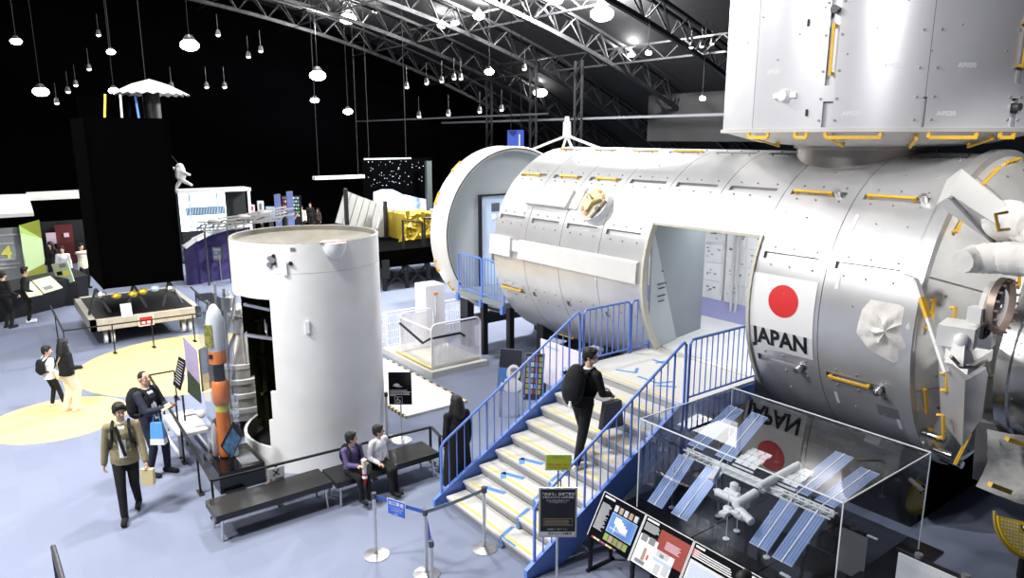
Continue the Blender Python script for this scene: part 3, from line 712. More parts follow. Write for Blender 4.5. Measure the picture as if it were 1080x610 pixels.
for k in range(12):                           # handrails round the lower rim
    px0 = (800, 845, 900, 1005, 1062)[k] if k < 5 else None
    if px0 is None: break
    w = (20, 12, 58, 50, 14)[k]; a0 = eang(px0-w/2, 141)[1]; a1 = eang(px0+w/2, 141)[1]; 
    mb = MB(); pts = [ep(EZ-.12, ER+.0, a0+(a1-a0)*i/6) for i in range(7)]
    for p, q in zip(pts[:-1], pts[1:]): mb.bar(p, q, .045)
    for p in (pts[0], pts[-1]): mb.bar(p, p+V((0, 0, .1)), .04)
    mb.build('handrail', YEL, UPM, world=True)
for px in (875, 970, 1056, 790):
    a = eang(px, 141)[1]; handrail(ep(EZ-.09, 2.1, a), ep(EZ-.2, 1.7, a+2), (0, 0, -1), UPM, lift=.05)
mb = MB(); mb.lathe([(.98, 4.78), (.98, 5.22), (1.04, 5.23), (1.04, 5.32), (.6, 5.32)], (-5.78, EY, 0), 56); mb.build('berthing_neck', mat('neck_bronze', (.62, .58, .54), .3, .7, nscale=2, namt=.15), UPM, world=True)

# ================================================================== walkway in the gap
def railing(parent, x0, y0, z0, x1, y1, z1, h=.94, name='railing', step=.125, posts=True, low=.08, m=BLUE):
    mb = MB(); a = V((x0, y0, z0)); b = V((x1, y1, z1)); up = V((0, 0, h))
    r = .021
    mb.tube([a+V((0,0,.0)), a+up-V((0,0,.05)), a+up+(b-a).normalized()*.05, b+up-(b-a).normalized()*.05, b+up-V((0,0,.05)), b], r, 8)
    mb.tube([a+V((0,0,low)), b+V((0,0,low))], .016, 8)
    o = mb.build(name, m, parent, world=True)
    n = max(int((b-a).length/step), 1)
    for k in range(1, n):
        p = a.lerp(b, k/n); q = MB(); q.cyl(p+V((0,0,low)), p+up, .0095, .0095, 6, caps=False); q.build('baluster', m, o, world=True)
    return o
WK = thing('walkway_bridge', 'small blue-railed walkway crossing the gap between ring and module', 'walkway', (-13.8, 10.8, 0))
mb = MB(); mb.bx((-14.78, 9.42, 1.53), (-12.82, 13.4, 1.65)); mb.build('walkway_deck', GREYP, WK, world=True)
railing(WK, -14.75, 9.45, 1.65, -13.75, 9.45, 1.65); railing(WK, -13.72, 9.45, 1.65, -12.84, 9.45, 1.65)
railing(WK, -14.75, 13.3, 1.65, -12.84, 13.3, 1.65)
for x in (-14.75, -13.74, -12.86):
    mb = MB(); mb.bx((x-.05, 9.38, 1.4), (x+.05, 9.46, 1.6)); mb.build('post_clamp', BLUE, WK, world=True)
for x in (-14.3, -13.2):
    for y in (9.9, 13.0):
        mb = MB(); mb.bx((x-.07, y-.07, 0), (x+.07, y+.07, 1.53)); mb.build('leg', BLACK, WK, world=True)
def cradle(x, label):
    t = thing('module_stand', label, 'stand', (x, YK, 0), 0, 'black steel stands under the laboratory module')
    mb = MB(); mb.bx((x-.12, 10.0, 0), (x+.12, 10.2, 1.25)); mb.build('leg', BLACK, t, world=True)
    mb = MB(); mb.bx((x-.12, 12.4, 0), (x+.12, 12.6, 1.25)); mb.build('leg', BLACK, t, world=True)
    mb = MB(); mb.bar((x, 10.1, .1), (x, 11.2, .8), .1); mb.bar((x, 12.5, .1), (x, 11.4, .8), .1); mb.build('brace', BLACK, t, world=True)
    mb = MB(); pts = [kp(x, 2.27, a) for a in range(-122, -57, 8)]
    for p, q in zip(pts[:-1], pts[1:]): mb.bar(p, q, .22, .12, up=(0, 0, 1))
    mb.bx((x-.1, 10.0, .45), (x+.1, 12.6, .6)); mb.build('cradle', BLACK, t, world=True)
for x, lb in ((-12.2, 'black steel stand under the left end of the laboratory module, near the lift'), (-10.0, 'black steel stand under the laboratory module behind the left stair rail')): cradle(x, lb)
t = thing('support_skirt', 'black skirted support under the flag end of the laboratory module', 'stand', (-6.0, YK, 0))
mb = MB(); mb.bx((-8.0, 10.0, 0), (-3.9, 12.6, .72)); mb.build('skirt', PITCHB, t, world=True)
for x in (-7.2, -4.6):
    mb = MB(); pts = [kp(x, 2.27, a) for a in range(-122, -57, 8)]
    for p, q in zip(pts[:-1], pts[1:]): mb.bar(p, q, .22, .12, up=(0, 0, 1))
    mb.build('cradle', BLACK, t, world=True)
t = thing('module_stand', 'black steel stand carrying the separate white end ring', 'stand', (-15.2, YK, 0), 0, None)
mb = MB(); mb.bx((-15.4, 9.9, 0), (-15.05, 10.1, 1.45)); mb.build('leg', BLACK, t, world=True); mb = MB(); mb.bx((-15.4, 12.4, 0), (-15.05, 12.6, 1.45)); mb.build('leg', BLACK, t, world=True); mb = MB(); mb.bx((-15.4, 9.9, .55), (-15.05, 12.6, .78)); mb.build('cross_beam', BLACK, t, world=True)

# ================================================================== STAIRCASE
XL, XR, Y0, YP, PZ = -8.40, -6.25, 5.10, 7.80, 1.65
ST = thing('staircase', 'blue-railed staircase with pale grey treads leading up to the module door', 'staircase', ((XL+XR)/2, 6.5, 0))
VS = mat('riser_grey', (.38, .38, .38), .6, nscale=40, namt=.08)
for i in range(9):
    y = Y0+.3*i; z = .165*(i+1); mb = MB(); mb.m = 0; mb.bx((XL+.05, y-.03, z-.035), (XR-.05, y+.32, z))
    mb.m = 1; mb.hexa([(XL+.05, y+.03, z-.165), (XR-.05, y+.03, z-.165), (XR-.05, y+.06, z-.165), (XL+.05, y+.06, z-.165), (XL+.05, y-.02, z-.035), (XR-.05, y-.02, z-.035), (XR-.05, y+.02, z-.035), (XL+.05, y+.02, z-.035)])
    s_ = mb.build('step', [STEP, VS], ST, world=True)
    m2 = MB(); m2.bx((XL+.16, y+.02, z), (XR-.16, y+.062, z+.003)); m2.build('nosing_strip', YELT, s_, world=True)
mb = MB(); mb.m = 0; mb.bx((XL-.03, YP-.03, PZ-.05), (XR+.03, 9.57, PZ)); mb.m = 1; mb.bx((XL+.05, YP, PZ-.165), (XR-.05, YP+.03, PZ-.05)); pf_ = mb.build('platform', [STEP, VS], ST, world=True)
mb = MB(); mb.bx((XL+.16, YP+.02, PZ), (XR-.16, YP+.055, PZ+.003)); mb.build('nosing_strip', YELT, pf_, world=True)
mb = MB(); mb.bx((XL-.06, YP, PZ-.30), (XL, 9.45, PZ-.03)); mb.build('edge_beam', BLUE, ST, world=True); MB().bx((XR, YP, PZ-.30), (XR+.06, 9.45, PZ-.03)).build('edge_beam', BLUE, ST, world=True)
for x in (XL-.03, XR+.03):
    mb = MB(); a = V((x, Y0-.12, 0)); k = 1.65/2.7
    pts = [(x-.03, Y0-.2, 0), (x-.03, Y0+.38, 0), (x-.03, YP+.02, PZ-.40), (x-.03, YP+.02, PZ+.0), (x-.03, YP-.1, PZ+.02), (x-.03, Y0-.2, .13)]
    mb.prism(pts, (.06, 0, 0)); mb.build('stringer', BLUE, ST, world=True)
for x in (XL+.02, XR-.02):
    mb = MB(); mb.bx((x-.08, YP+.1, 0), (x+.08, YP+.26, PZ-.05)); mb.build('column', BLUE, ST, world=True)
def stair_rail(x):
    mb = MB(); k = 1.65/2.7; y0 = Y0-.06; y1 = YP-.12; z0 = .05; h = .92
    T = lambda y, dz=0: V((x, y, max(0, (y-Y0)*k)+.12+dz))
    top = [V((x, y0, .05)), V((x, y0, h+.0)), V((x, y0+.06, h+.08)), T(y1, h-.06)]
    top += [V((x, y1+.05, T(y1, h-.06).z+.02)), V((x, y1+.09, T(y1, h-.06).z-.02)), V((x, y1+.10, PZ-.05))]
    mb.tube(top, .021, 8); o = mb.build('railing', BLUE, ST, world=True)
    n = 19
    for i in range(1, n):
        y = y0+(y1-y0)*i/n; zt2 = V((x, y0+.06, h+.08)).lerp(T(y1, h-.06), max(0, (y-y0-.06)/(y1-y0-.06))).z
        q = MB(); r = .016 if i % 6 == 0 else .0095; q.cyl((x, y, max(0, (y-Y0)*k)+.02), (x, y, zt2), r, r, 6, caps=False); q.build('baluster', BLUE, o, world=True)
stair_rail(XL-.03); stair_rail(XR+.03)
railing(ST, XL-.03, YP+.06, PZ, XL-.03, YP+1.15, PZ); railing(ST, XL-.03, YP+1.19, PZ, XL-.03, 9.45, PZ); railing(ST, XR+.03, YP+.06, PZ, XR+.03, 9.5, PZ)
# blue direction tape on the treads (up on the right, down on the left)
mb = MB()
def tape(p, q, w=.05): 
    mb.bar(p, q, w, .004)
def tz(i): return .165*(i+1)+.003
for i in (1, 2, 3):
    y = Y0+.3*i; x = -8.05+.06*i; tape((x, y+.11, tz(i)), (x+.16, y+.00, tz(i)), .085); tape((x, y+.10, tz(i)), (x+.34, y+.24, tz(i)), .075)
for i in (0, 1, 2, 3, 4):
    y = Y0+.3*i; x = -7.1-.02*i; tape((x+.12, y-.01, tz(i)), (x+.02, y+.25, tz(i)), .05); tape((x+.12, y-.01, tz(i)), (x+.42, y-.01, tz(i)), .03) if i == 0 else None
    mb.bx((x+.10, y-.033, tz(i)-.17), (x+.15, y-.028, tz(i)))
for a, b in (((-7.9, 8.1), (-7.6, 8.25)), ((-7.6, 8.25), (-7.75, 8.45)), ((-7.45, 8.15), (-7.05, 8.15)), ((-7.05, 8.15), (-6.95, 8.4)), ((-7.9, 9.0), (-7.6, 9.0)), ((-7.75, 8.9), (-7.7, 9.15)), ((-7.0, 8.05), (-6.75, 8.25))): tape((a[0], a[1], PZ+.003), (b[0], b[1], PZ+.003), .05)
mb.build('direction_tape', TAPE, ST, world=True)

# ================================================================== GLASS CASE WITH STATION MODEL
CX0, CX1, CY0, CY1, CZ0, CZ1 = -5.80, -3.13, 6.42, 8.32, .68, 1.90
GC = thing('display_case', 'large clear acrylic display case on a black base holding the space station model', 'display case', ((CX0+CX1)/2, (CY0+CY1)/2, 0))
mb = MB(); mb.bx((CX0-.12, CY0-.12, 0), (CX1+.12, CY1+.12, CZ0-.04)); mb.bx((CX0-.2, CY0-.2, CZ0-.04), (CX1+.2, CY1+.2, CZ0-.004)); bs = mb.build('base', SATIN, GC, world=True)
for a, b in (((CX0+.9, CY0-.19, CZ0-.004), (CX0+.91, CY1+.19, CZ0-.002)), ((CX0+1.8, CY0-.19, CZ0-.004), (CX0+1.81, CY1+.19, CZ0-.002))):
    MB().bx(a, b).build('panel_joint', PITCHB, bs, world=True)
t_ = .008
for a, b in (((CX0, CY0, CZ0), (CX0+t_, CY1, CZ1)), ((CX1-t_, CY0, CZ0), (CX1, CY1, CZ1)), ((CX0, CY0, CZ0), (CX1, CY0+t_, CZ1)), ((CX0, CY1-t_, CZ0), (CX1, CY1, CZ1)), ((CX0, CY0, CZ1-t_), (CX1, CY1, CZ1))):
    MB().bx(a, b).build('pane', GLASS, GC, world=True)
e = .006
for x in (CX0, CX1):
    for y in (CY0, CY1): MB().bx((x-e, y-e, CZ0), (x+e, y+e, CZ1)).build('pane_edge', EDGE, GC, world=True)
for x in (CX0, CX1): MB().bx((x-e, CY0, CZ1-e), (x+e, CY1, CZ1+e)).build('pane_edge', EDGE, GC, world=True)
for y in (CY0, CY1): MB().bx((CX0, y-e, CZ1-e), (CX1, y+e, CZ1+e)).build('pane_edge', EDGE, GC, world=True)
SM = thing('space_station_model', 'white scale model of a space station with eight blue solar wings inside the acrylic case', 'model', (-4.7, 7.2, CZ0))
TZ, TY = 1.30, 7.16
WHM = mat('model_white', (.85, .85, .83), .5, nscale=20, namt=.08)
mb = MB(); x = -5.66
while x < -3.62:
    for dy in (-.035, .035):
        mb.bar((x, TY+dy, TZ-.035), (x+.1, TY+dy, TZ+.035), .009); mb.bar((x+.1, TY-dy, TZ+.035), (x, TY+dy, TZ+.035), .008)
    x += .1
for dy in (-.035, .035):
    for dz in (-.035, .035): mb.bar((-5.66, TY+dy, TZ+dz), (-3.60, TY+dy, TZ+dz), .016)
mb.bx((-5.2, TY-.03, TZ-.03), (-4.2, TY+.03, TZ+.03)); mb.build('truss', WHM, SM, world=True)
CELL = mat('solar_line', (.55, .62, .78), .4)
for X_, w, rt, rl, ft, fl2 in ((-5.57, .25, 22, .92, 40, .76), (-5.12, .25, 29, .84, 34, .78), (-4.07, .24, 11, 1.0, 33, .66), (-3.75, .24, 6, 1.0, 31, .70)):
    for sg in (1, -1):
        L = rl if sg > 0 else fl2; tilt = rt if sg > 0 else ft
        dv = V((0, sg*math.cos(R_(tilt)), sg*math.sin(R_(tilt)))); O = V((X_, TY, TZ+.03)); nrm = V((0, -math.sin(R_(tilt)), math.cos(R_(tilt))))
        a0 = O+dv*.10; a1 = O+dv*(.10+L); wx = V((w/2, 0, 0))
        mb = MB(); mb.m = 0; mb.hexa([a0-wx-nrm*.004, a0+wx-nrm*.004, a1+wx-nrm*.004, a1-wx-nrm*.004, a0-wx+nrm*.004, a0+wx+nrm*.004, a1+wx+nrm*.004, a1-wx+nrm*.004])
        mb.m = 1
        for u in (-.44, -.30, -.17, .17, .30, .44): mb.bar(a0+V((w*u, 0, 0))+nrm*.006, a1+V((w*u, 0, 0))+nrm*.006, .004, .002)
        for q in (a0, a1): mb.bar(q-wx+nrm*.004, q+wx+nrm*.004, .008, .01)
        sw = mb.build('solar_wing', [SOLAR, CELL], SM, world=True)
        mb = MB(); mb.bar(O, a1+dv*.01+nrm*.008, .014, .012); mb.build('mast', WHM, sw, world=True)
def mcyl(x0, y0, z0, x1, y1, z1, r, nm='module'):
    x0 += .12; x1 += .12; y0 -= .1; y1 -= .1; z0 += .1; z1 += .1
    mb = MB(); a = V((x0, y0, z0)); b = V((x1, y1, z1)); d = (b-a).normalized()
    mb.cyl(a+d*r*.4, b-d*r*.4, r, r, 16, caps=False); mb.cyl(a, a+d*r*.4, r*.45, r, 16); mb.cyl(b-d*r*.4, b, r, r*.45, 16)
    for k in (.3, .5, .7): q = a.lerp(b, k); mb.cyl(q-d*.004, q+d*.004, r*1.04, r*1.04, 16)
    return mb.build(nm, WHM, SM, world=True)
mcyl(-5.02, 6.92, 1.05, -4.55, 6.92, 1.05, .05); mcyl(-4.95, 7.0, 1.06, -4.72, 7.0, 1.06, .055); mcyl(-4.62, 6.75, 1.08, -4.62, 7.18, 1.12, .058)
mcyl(-4.55, 7.1, 1.25, -4.42, 7.75, 1.40, .045); mcyl(-4.65, 7.3, 1.1, -4.65, 7.55, 1.12, .055); mcyl(-4.62, 6.8, 1.05, -4.35, 6.72, 1.0, .05); mcyl(-4.85, 7.05, 1.2, -4.85, 7.05, 1.02, .05)
for cx_, sgn in ((-4.82, -1), (-4.25, 1)):          # white radiators of corrugated panels
    mb = MB(); b0 = V((cx_, TY+.08, TZ+.06)); 
    for k in range(3):
        for i in range(5):
            y = .08+i*.075; mb.box(b0+V((-.11+k*.1, y, .03+.016*(i % 2)+.05*i*.3)), (.09, .075, .01), Matrix.Rotation(R_(14 if i % 2 else 26), 3, 'X'))
    mb.bar(b0+V((-.15, 0, 0)), b0+V((.15, 0, 0)), .02); mb.build('radiator', WHM, SM, world=True)
mb = MB()
for k in range(9):
    random.seed(k); mb.box((-4.50+random.uniform(-.1, .14), 6.55+random.uniform(-.07, .09), 1.12+random.uniform(-.03, .03)), (.09, .07, .05))
fuse(mb, .012, 1).build('platform_cluster', WHM, SM, world=True)
mb = MB(); mb.bar((-5.1, TY-.04, TZ), (-5.02, TY-.28, TZ-.06), .06, .03); mb.build('equipment_pallet', WHM, SM, world=True)
for x, y in ((-5.5, 6.75), (-5.45, 7.6), (-5.0, 7.05), (-4.65, 6.95), (-4.1, 6.75), (-4.0, 7.4), (-4.62, 6.7)):
    mb = MB(); mb.cyl((x, y, CZ0), (x, y, CZ0+.012), .04, .04, 14); mb.cyl((x, y, CZ0), (x, y, TZ-.03 if abs(y-7) < .3 else TZ-.12 if y < 7 else TZ+.1), .005, .005, 6); mb.build('support_rod', EDGE, SM, world=True)
for px, py, an_ in ((828, 608, 20), (920, 568, 10)):
    p = at(px, py, CZ0); mb = MB(); mb.box((p.x, min(max(p.y, CY0+.1), CY1-.1), CZ0+.01), (.12, .04, .014)); tag(mb.build('name_card', FLAGW), 'small white card on the black base of the acrylic case, ' + ('left one' if px == 828 else 'right one'), 'card', 'small cards inside the acrylic case')

# ------------------------------------------------------------------ printed panels
def art(parent, M, w, h, rects, name='print', th=.002):
    """rects: (material, u0, v0, u1, v1) fractions, v measured from the top edge"""
    ms = []; mb = MB(M)
    for r in rects:
        if r[0] not in ms: ms.append(r[0])
    for k, r in enumerate(rects):
        mb.m = ms.index(r[0]); zt = th*(1+k*.15)
        mb.bx((r[1]*w, (1-r[4 if r[4] > r[2] else 2])*h, 0), (r[3]*w, (1-min(r[2], r[4]))*h, zt))
    return mb.build(name, ms, parent, world=True, flat=True)
PT = mat('print_text_grey', (.55, .56, .58), .5); PW = mat('print_white', (.85, .85, .86), .5); PB = mat('print_blue', (.10, .25, .62), .5); PRD = mat('print_red', (.30, .035, .02), .5)
PBR = mat('print_brown', (.40, .30, .22), .5); PGN = mat('print_green', (.25, .35, .08), .5); PLB = mat('print_pale_blue', (.45, .58, .78), .5); PGY = mat('print_grey', (.22, .23, .25), .5); PPK = mat('print_pink', (.75, .55, .65), .5)
PYL = mat('print_yellow', (.80, .75, .12), .5); PLY = mat('print_pale_yellow', (.80, .80, .50), .5)
def lines(m, u0, v0, u1, v1, n, seed=1):
    random.seed(seed); dv = (v1-v0)/n; return [(m, u0, v0+dv*k, u0+(u1-u0)*random.uniform(.7, 1), v0+dv*k+dv*.5) for k in range(n)]
IW, IH = .71, .58
LBL = ['black panel with a blue space station photograph, leftmost of the sloped row', 'sloped panel with dark red block and spacewalk photograph, second in the row', 'sloped panel with black heading above a white page, third in the row', 'black sloped panel at the picture edge, fourth in the row']
for k in range(4):
    x0 = -5.92+k*(IW+.005); b0 = V((x0, 5.65, .50)); t0 = V((x0, 5.94, 1.0)); yd = (t0-b0).normalized()
    t = thing('exhibit_sign', LBL[k], 'information panel', (x0+IW/2, 5.9, 0), 0, 'sloped panels in front of the acrylic case')
    M_ = fr(b0, (1, 0, 0), yd); mb = MB(M_); mb.bx((0, 0, -.03), (IW, IH, 0)); mb.build('board', SATIN, t, world=True)
    mb = MB(M_)
    for a, b in (((0, 0), (.012, IH)), ((IW-.012, 0), (IW, IH)), ((0, IH-.01), (IW, IH))): mb.bx((a[0], a[1], 0), (b[0], b[1], .004))
    mb.build('trim_strip', LGREY, t, world=True)
    Ma = M_ @ Matrix.Translation((0, 0, .0005))
    if k == 0:
        rc = [(PW, .06, .06, .30, .10)] + lines(PT, .06, .22, .30, .8, 22) + [(PLB, .35, .30, .93, .72), (PB, .36, .31, .92, .71)]
        rc += [(PW, .46+.05*i, .36+.04*i, .60+.06*i, .50+.04*i) for i in range(4)] + [(PLB, .4, .6, .8, .63), (PW, .5, .45, .52, .68)]
        rc += [(PBR if i % 2 else PT, .36+.115*i, .14, .44+.115*i, .27) for i in range(5)] + [(PBR if i % 2 else PGN, .36+.11*i, .76, .455+.11*i, .9) for i in range(5)]
        rc += [((RED, PW, PYL, PW, RED, PB)[i % 6], .12+.05*i, .955, .155+.05*i, .99) for i in range(12)]
    elif k == 1:
        rc = [(PW, .05, .05, .30, .09)] + lines(PT, .05, .13, .40, .30, 6, 3) + [(PRD, .38, .12, .98, .66)] + lines(PPK, .55, .28, .92, .44, 6, 4) + [(PW, .04, .38, .42, .97), (PW, .40, .50, .80, .97)]
        rc += [(PGY, .07, .36, .20, .50), (PGY, .23, .36, .36, .50), (PT, .45, .50, .70, .62), (PLB, .42, .66, .80, .72), (PBR, .2, .6, .26, .85), (RED, .30, .7, .33, .8), (PT, .5, .75, .6, .95), (PGY, .52, .55, .60, .62), (PGY, .10, .86, .3, .93), (PT, .65, .7, .76, .9)]
    elif k == 2:
        rc = [(PW, .05, .05, .22, .09), (PRD, .0, .12, .16, .26)] + lines(PW, .05, .14, .8, .30, 4, 5) + [(LGREY, .04, .33, .95, .97)] + lines(PLB, .08, .40, .8, .9, 12, 6)
    else:
        rc = [(PW, .05, .05, .3, .09)] + lines(PT, .05, .2, .9, .9, 14, 7)
    art(t, Ma, IW, IH, rc)
    for x in ((x0+.02,) if k < 3 else (x0+.02, x0+IW-.03)):
        mb = MB(); mb.bx((x, 5.66, 0), (x+.04, 5.70, .52)); mb.bx((x, 5.62, 0), (x+.04, 6.1, .03)); mb.bar((x+.02, 6.05, .02), (x+.02, 5.92, .93), .035); mb.build('leg', BLACK, t, world=True)
# white lectern board at the bottom edge
t = thing('lectern_board', 'white board with black top rail on posts, right of the acrylic case', 'information panel', (-2.5, 7.4, 0))
a, b = at(948, 583, 1.08), at(1016, 610, 1.08); b = V((a.x+.85, a.y, a.z))
mb = MB(); mb.bx((a.x, a.y-.01, .55), (b.x, a.y+.01, 1.08)); mb.build('board', FLAGW, t, world=True)
mb = MB(); mb.bar(a+V((-.04, .03, .01)), b+V((.05, .03, .01)), .035); mb.build('top_rail', BLACK, t, world=True)
for px, py in ((971, 584), (1020, 606)):
    q = at(px, py, 1.13); q.y = a.y+.04; mb = MB(); mb.m = 0; mb.cyl((q.x, q.y, 0), (q.x, q.y, 1.10), .03, .03, 14); mb.m = 1; mb.cyl((q.x, q.y, 1.10), (q.x, q.y, 1.14), .04, .04, 16); mb.build('leg', [BLACK, GREYM], t, world=True)
mb = MB(); mb.bx((a.x+.42, a.y-.013, .95), (a.x+.5, a.y-.01, 1.02)); mb.build('print', PT, t, world=True)

# ================================================================== ROCKET STAGE
SX, SY, SR, SZT = -11.70, 4.42, 1.22, 3.80
RS = thing('rocket_stage', 'huge white rocket stage cylinder with a cut-open side showing dark green ribs', 'rocket', (SX, SY, 0))
def sp(z, r, a): return V((SX+r*math.cos(R_(a)), SY+r*math.sin(R_(a)), z))
us = merge([0, .42, .46, .9, 1.4, 2.0, 2.5, 2.78, 2.92, 3.33, 3.337, SZT], .004)
an = merge([-180+6*k for k in range(61)] + [-150, -58, -54.5, -49.7], .3); an[-1] = 180
def scell(z, a):
    if .42 < z < 2.92 and -150 < a < -49.7:
        if z < .9 and a > -58: return (SR, 0)
        if z < 1.4 and a > -54.5 and z > .9: return (SR, 0)
        return None
    if 3.33 < z < 3.337: return (SR-.006, 1)
    return (SR, 0)
mb = MB(); shellgrid(mb, us, an, scell, sp, SR-.05); 
SEAMG = mat('stage_seam_grey', (.62, .62, .60), .6)
mb.build('stage_skin', [STAGE, SEAMG], RS, world=True, sharp=25, weld=True)
mb = MB(); ia = [-49+8*k for k in range(33)]
ia = [a for a in np.linspace(-49, 234, 44)]
for a0, a1 in zip(ia[:-1], ia[1:]): zb_ = .1 if a1 < 219 else .1+(a1-219)*.13; mb.quad(sp(zb_, SR-.05, a0), sp(zb_, SR-.05, a1), sp(3.0, SR-.05, a1), sp(3.0, SR-.05, a0))
for a in range(-30, 214, 24): mb.bar(sp(.1, SR-.09, a), sp(3.0, SR-.09, a), .07, .05)
for z in (.8, 1.5, 2.2):
    P = [sp(z, SR-.1, a) for a in np.linspace(-49, 216, 44)]
    for p, q in zip(P[:-1], P[1:]): mb.bar(p, q, .06, .05)
mb.build('ribbed_interior', DGREEN, RS, world=True)
mb = MB(); mb.lathe([(.001, .1), (SR-.05, .1)], (SX, SY, 0), 40); mb.build('base_plate', BLACK, RS, world=True)
mb = MB(); mb.lathe([(.001, 2.98), (SR-.05, 2.98)], (SX, SY, 0), 40); mb.build('tank_dome', BLACK, RS, world=True)
mb = MB(); mb.lathe([(SR, SZT), (SR-.02, SZT+.01), (SR-.05, SZT), (SR-.06, SZT-.08), (.5, SZT-.34), (.01, SZT-.40)], (SX, SY, 0), 64); mb.build('top_dish', mat('dish_grey', (.17, .16, .13), .6, nscale=3, namt=.2), RS, world=True)
mb = MB(); mb.ell(sp(3.80, SR-.03, 0), (.22, .2, .28), 20, Matrix.Rotation(0, 3, 'Z'))
mb.v = [(x, y, min(z, 3.80)) for x, y, z in mb.v]; sc = mb.build('scoop', STAGE, RS, world=True)
mb = MB(); P = [sp(3.805, SR+.01, a) for a in (-11, -6, 0, 5, 9)]
for p, q in zip(P[:-1], P[1:]): mb.bar(p, q, .12, .012)
mb.build('scoop_lip', mat('lip_brown', (.28, .12, .07), .6), RS, world=True)
for z, a, r in ((3.58, -47, .045), (3.55, -45, .06), (3.50, -43.5, .03), (3.62, -44, .03), (3.48, -47.5, .05), (3.5, -32, .035)):
    mb = MB(); mb.cyl(sp(z, SR-.01, a), sp(z, SR+.03, a), r, r*.8, 12); mb.build('port', GREYM if r > .035 else BLACK, RS, world=True)
for z, a in ((3.42, -36), (2.48, -23)):
    mb = MB(); mb.box(sp(z, SR+.015, a), (.03, .06, .2), Matrix.Rotation(R_(a), 3, 'Z')); mb.build('bracket', STAGE, RS, world=True)
mb = MB(); mb.box(sp(3.72, SR+.004, -30), (.01, .07, .05), Matrix.Rotation(R_(-30), 3, 'Z')); mb.build('position_mark', GREYM, RS, world=True)
for k, z in enumerate((2.5, 2.0)):
    mb = MB(); mb.bar(sp(z+.1, SR-.14, -120+k*8), sp(z+.1, SR-.5, -80), .05); mb.build('strut', STEEL, RS, world=True)
mb = MB(); mb.tube([V((SX-.25, SY-.7, 2.35)), V((SX-.12, SY-.72, 2.3)), V((SX-.12, SY-.72, 2.1)), V((SX-.25, SY-.7, 2.15)), V((SX-.25, SY-.7, 2.35))], .015); mb.build('bracket', STEEL, RS, world=True)
# engine beside it
EGc = V((-13.35, 3.66, 0))
EN = thing('rocket_engine', 'silver banded rocket engine nozzle standing beside the white stage', 'engine', tuple(EGc))
mb = MB(); mb.lathe([(.50, .25), (.48, .5), (.44, .85), (.36, 1.2), (.26, 1.5), (.12, 1.78), (.10, 1.86)], EGc, 40); bl = mb.build('nozzle_bell', mat('nozzle_metal', (.50, .49, .46), .35, .7, nscale=6, namt=.2), EN, world=True)
for r, z in ((.49, .45), (.46, .72), (.42, .98), (.345, 1.25)):
    mb = MB(); mb.lathe([(r-.01, z-.05), (r+.035, z-.04), (r+.035, z+.04), (r-.02, z+.05)], EGc, 40); mb.build('band', mat('band_grey', (.55, .55, .54), .4, .4), EN, world=True)
mb = MB(); mb.cyl(EGc+V((0, 0, 1.84)), EGc+V((0, 0, 2.1)), .15, .17, 18); mb.ell(EGc+V((0, 0, 2.25)), (.2, .2, .14), 16)
for k in range(5):
    t = R_(72*k); mb.tube([EGc+V((.33*math.cos(t), .33*math.sin(t), 1.3)), EGc+V((.30*math.cos(t), .30*math.sin(t), 1.8)), EGc+V((.18*math.cos(t+.5), .18*math.sin(t+.5), 2.2)), EGc+V((.22*math.cos(t+1), .22*math.sin(t+1), 2.6))], .035, 8)
mb.box(EGc+V((0, -.15, 2.4)), (.2, .2, .24)); mb.build('turbopump', STEEL, EN, world=True)
for k in range(4):
    t = R_(45+90*k); mb = MB(); mb.bar(EGc+V((.52*math.cos(t), .52*math.sin(t), 0)), EGc+V((.40*math.cos(t), .40*math.sin(t), 2.75)), .04); mb.build('leg', GREYM, EN, world=True)
mb = MB(); mb.cyl(EGc, EGc+V((0, 0, .1)), .62, .62, 32); mb.build('base', BLACK, EN, world=True)

# ------------------------------------------------------------------ rocket model in a clear cabinet
rb = at(245, 507, 0); RMx, RMy = rb.x, rb.y
PL = thing('plinth', 'low black wedge plinth under the orange rocket model', 'plinth', (RMx, RMy, 0))
mb = MB(); mb.bx((RMx-.55, RMy-.28, 0), (RMx+.38, RMy+.42, .34)); mb.build('plinth_box', SATIN, PL, world=True)
MB().bx((RMx-.15, RMy+.1, .34), (RMx+.28, RMy+.36, .345)).build('text_card', PGY, PL, world=True)
RM = thing('rocket_model', 'tall orange and white rocket model with black interstage and cut-away nose', 'model', (RMx-.12, RMy, .34))
cx_, cy_ = RMx-.22, RMy-.0
def L_(prof, m, nm, parent=RM, n=28, c=None): mb = MB(); mb.lathe(prof, c or (cx_, cy_, 0), n); return mb.build(nm, m, parent, world=True)
L_([(.02, .36), (.09, .36), (.105, .42), (.105, 1.13)], ORANGE, 'first_stage'); L_([(.106, 1.13), (.106, 1.25), (.09, 1.25)], PYL, 'band')
L_([(.115, 1.25), (.13, 1.27), (.13, 1.60), (.10, 1.64)], ORANGE, 'hydrogen_tank'); L_([(.085, 1.62), (.085, 1.95)], BLACK, 'interstage'); L_([(.13, 1.93), (.13, 2.12), (.125, 2.14)], ORANGE, 'second_stage')
L_([(.126, 2.13), (.135, 2.25), (.135, 2.60), (.10, 2.76), (.04, 2.86), (.001, 2.88)], WHITE, 'nose_fairing')
mb = MB(); M_ = fr((cx_+.0, cy_-.0, 2.22), RT, (0, 0, 1)); mb.M = M_
mb.box((-.055, .17, .125), (.12, .36, .05)); mb.build('cutaway_window', mat('mottled_gold', (.55, .48, .08), .5, .3, nscale=18, namt=.8), RM, world=True)  # window insert in an uneven gold base colour
mb = MB(M_); mb.box((-.05, -.16, .12), (.06, .07, .03)); mb.build('port', BLACK, RM, world=True)
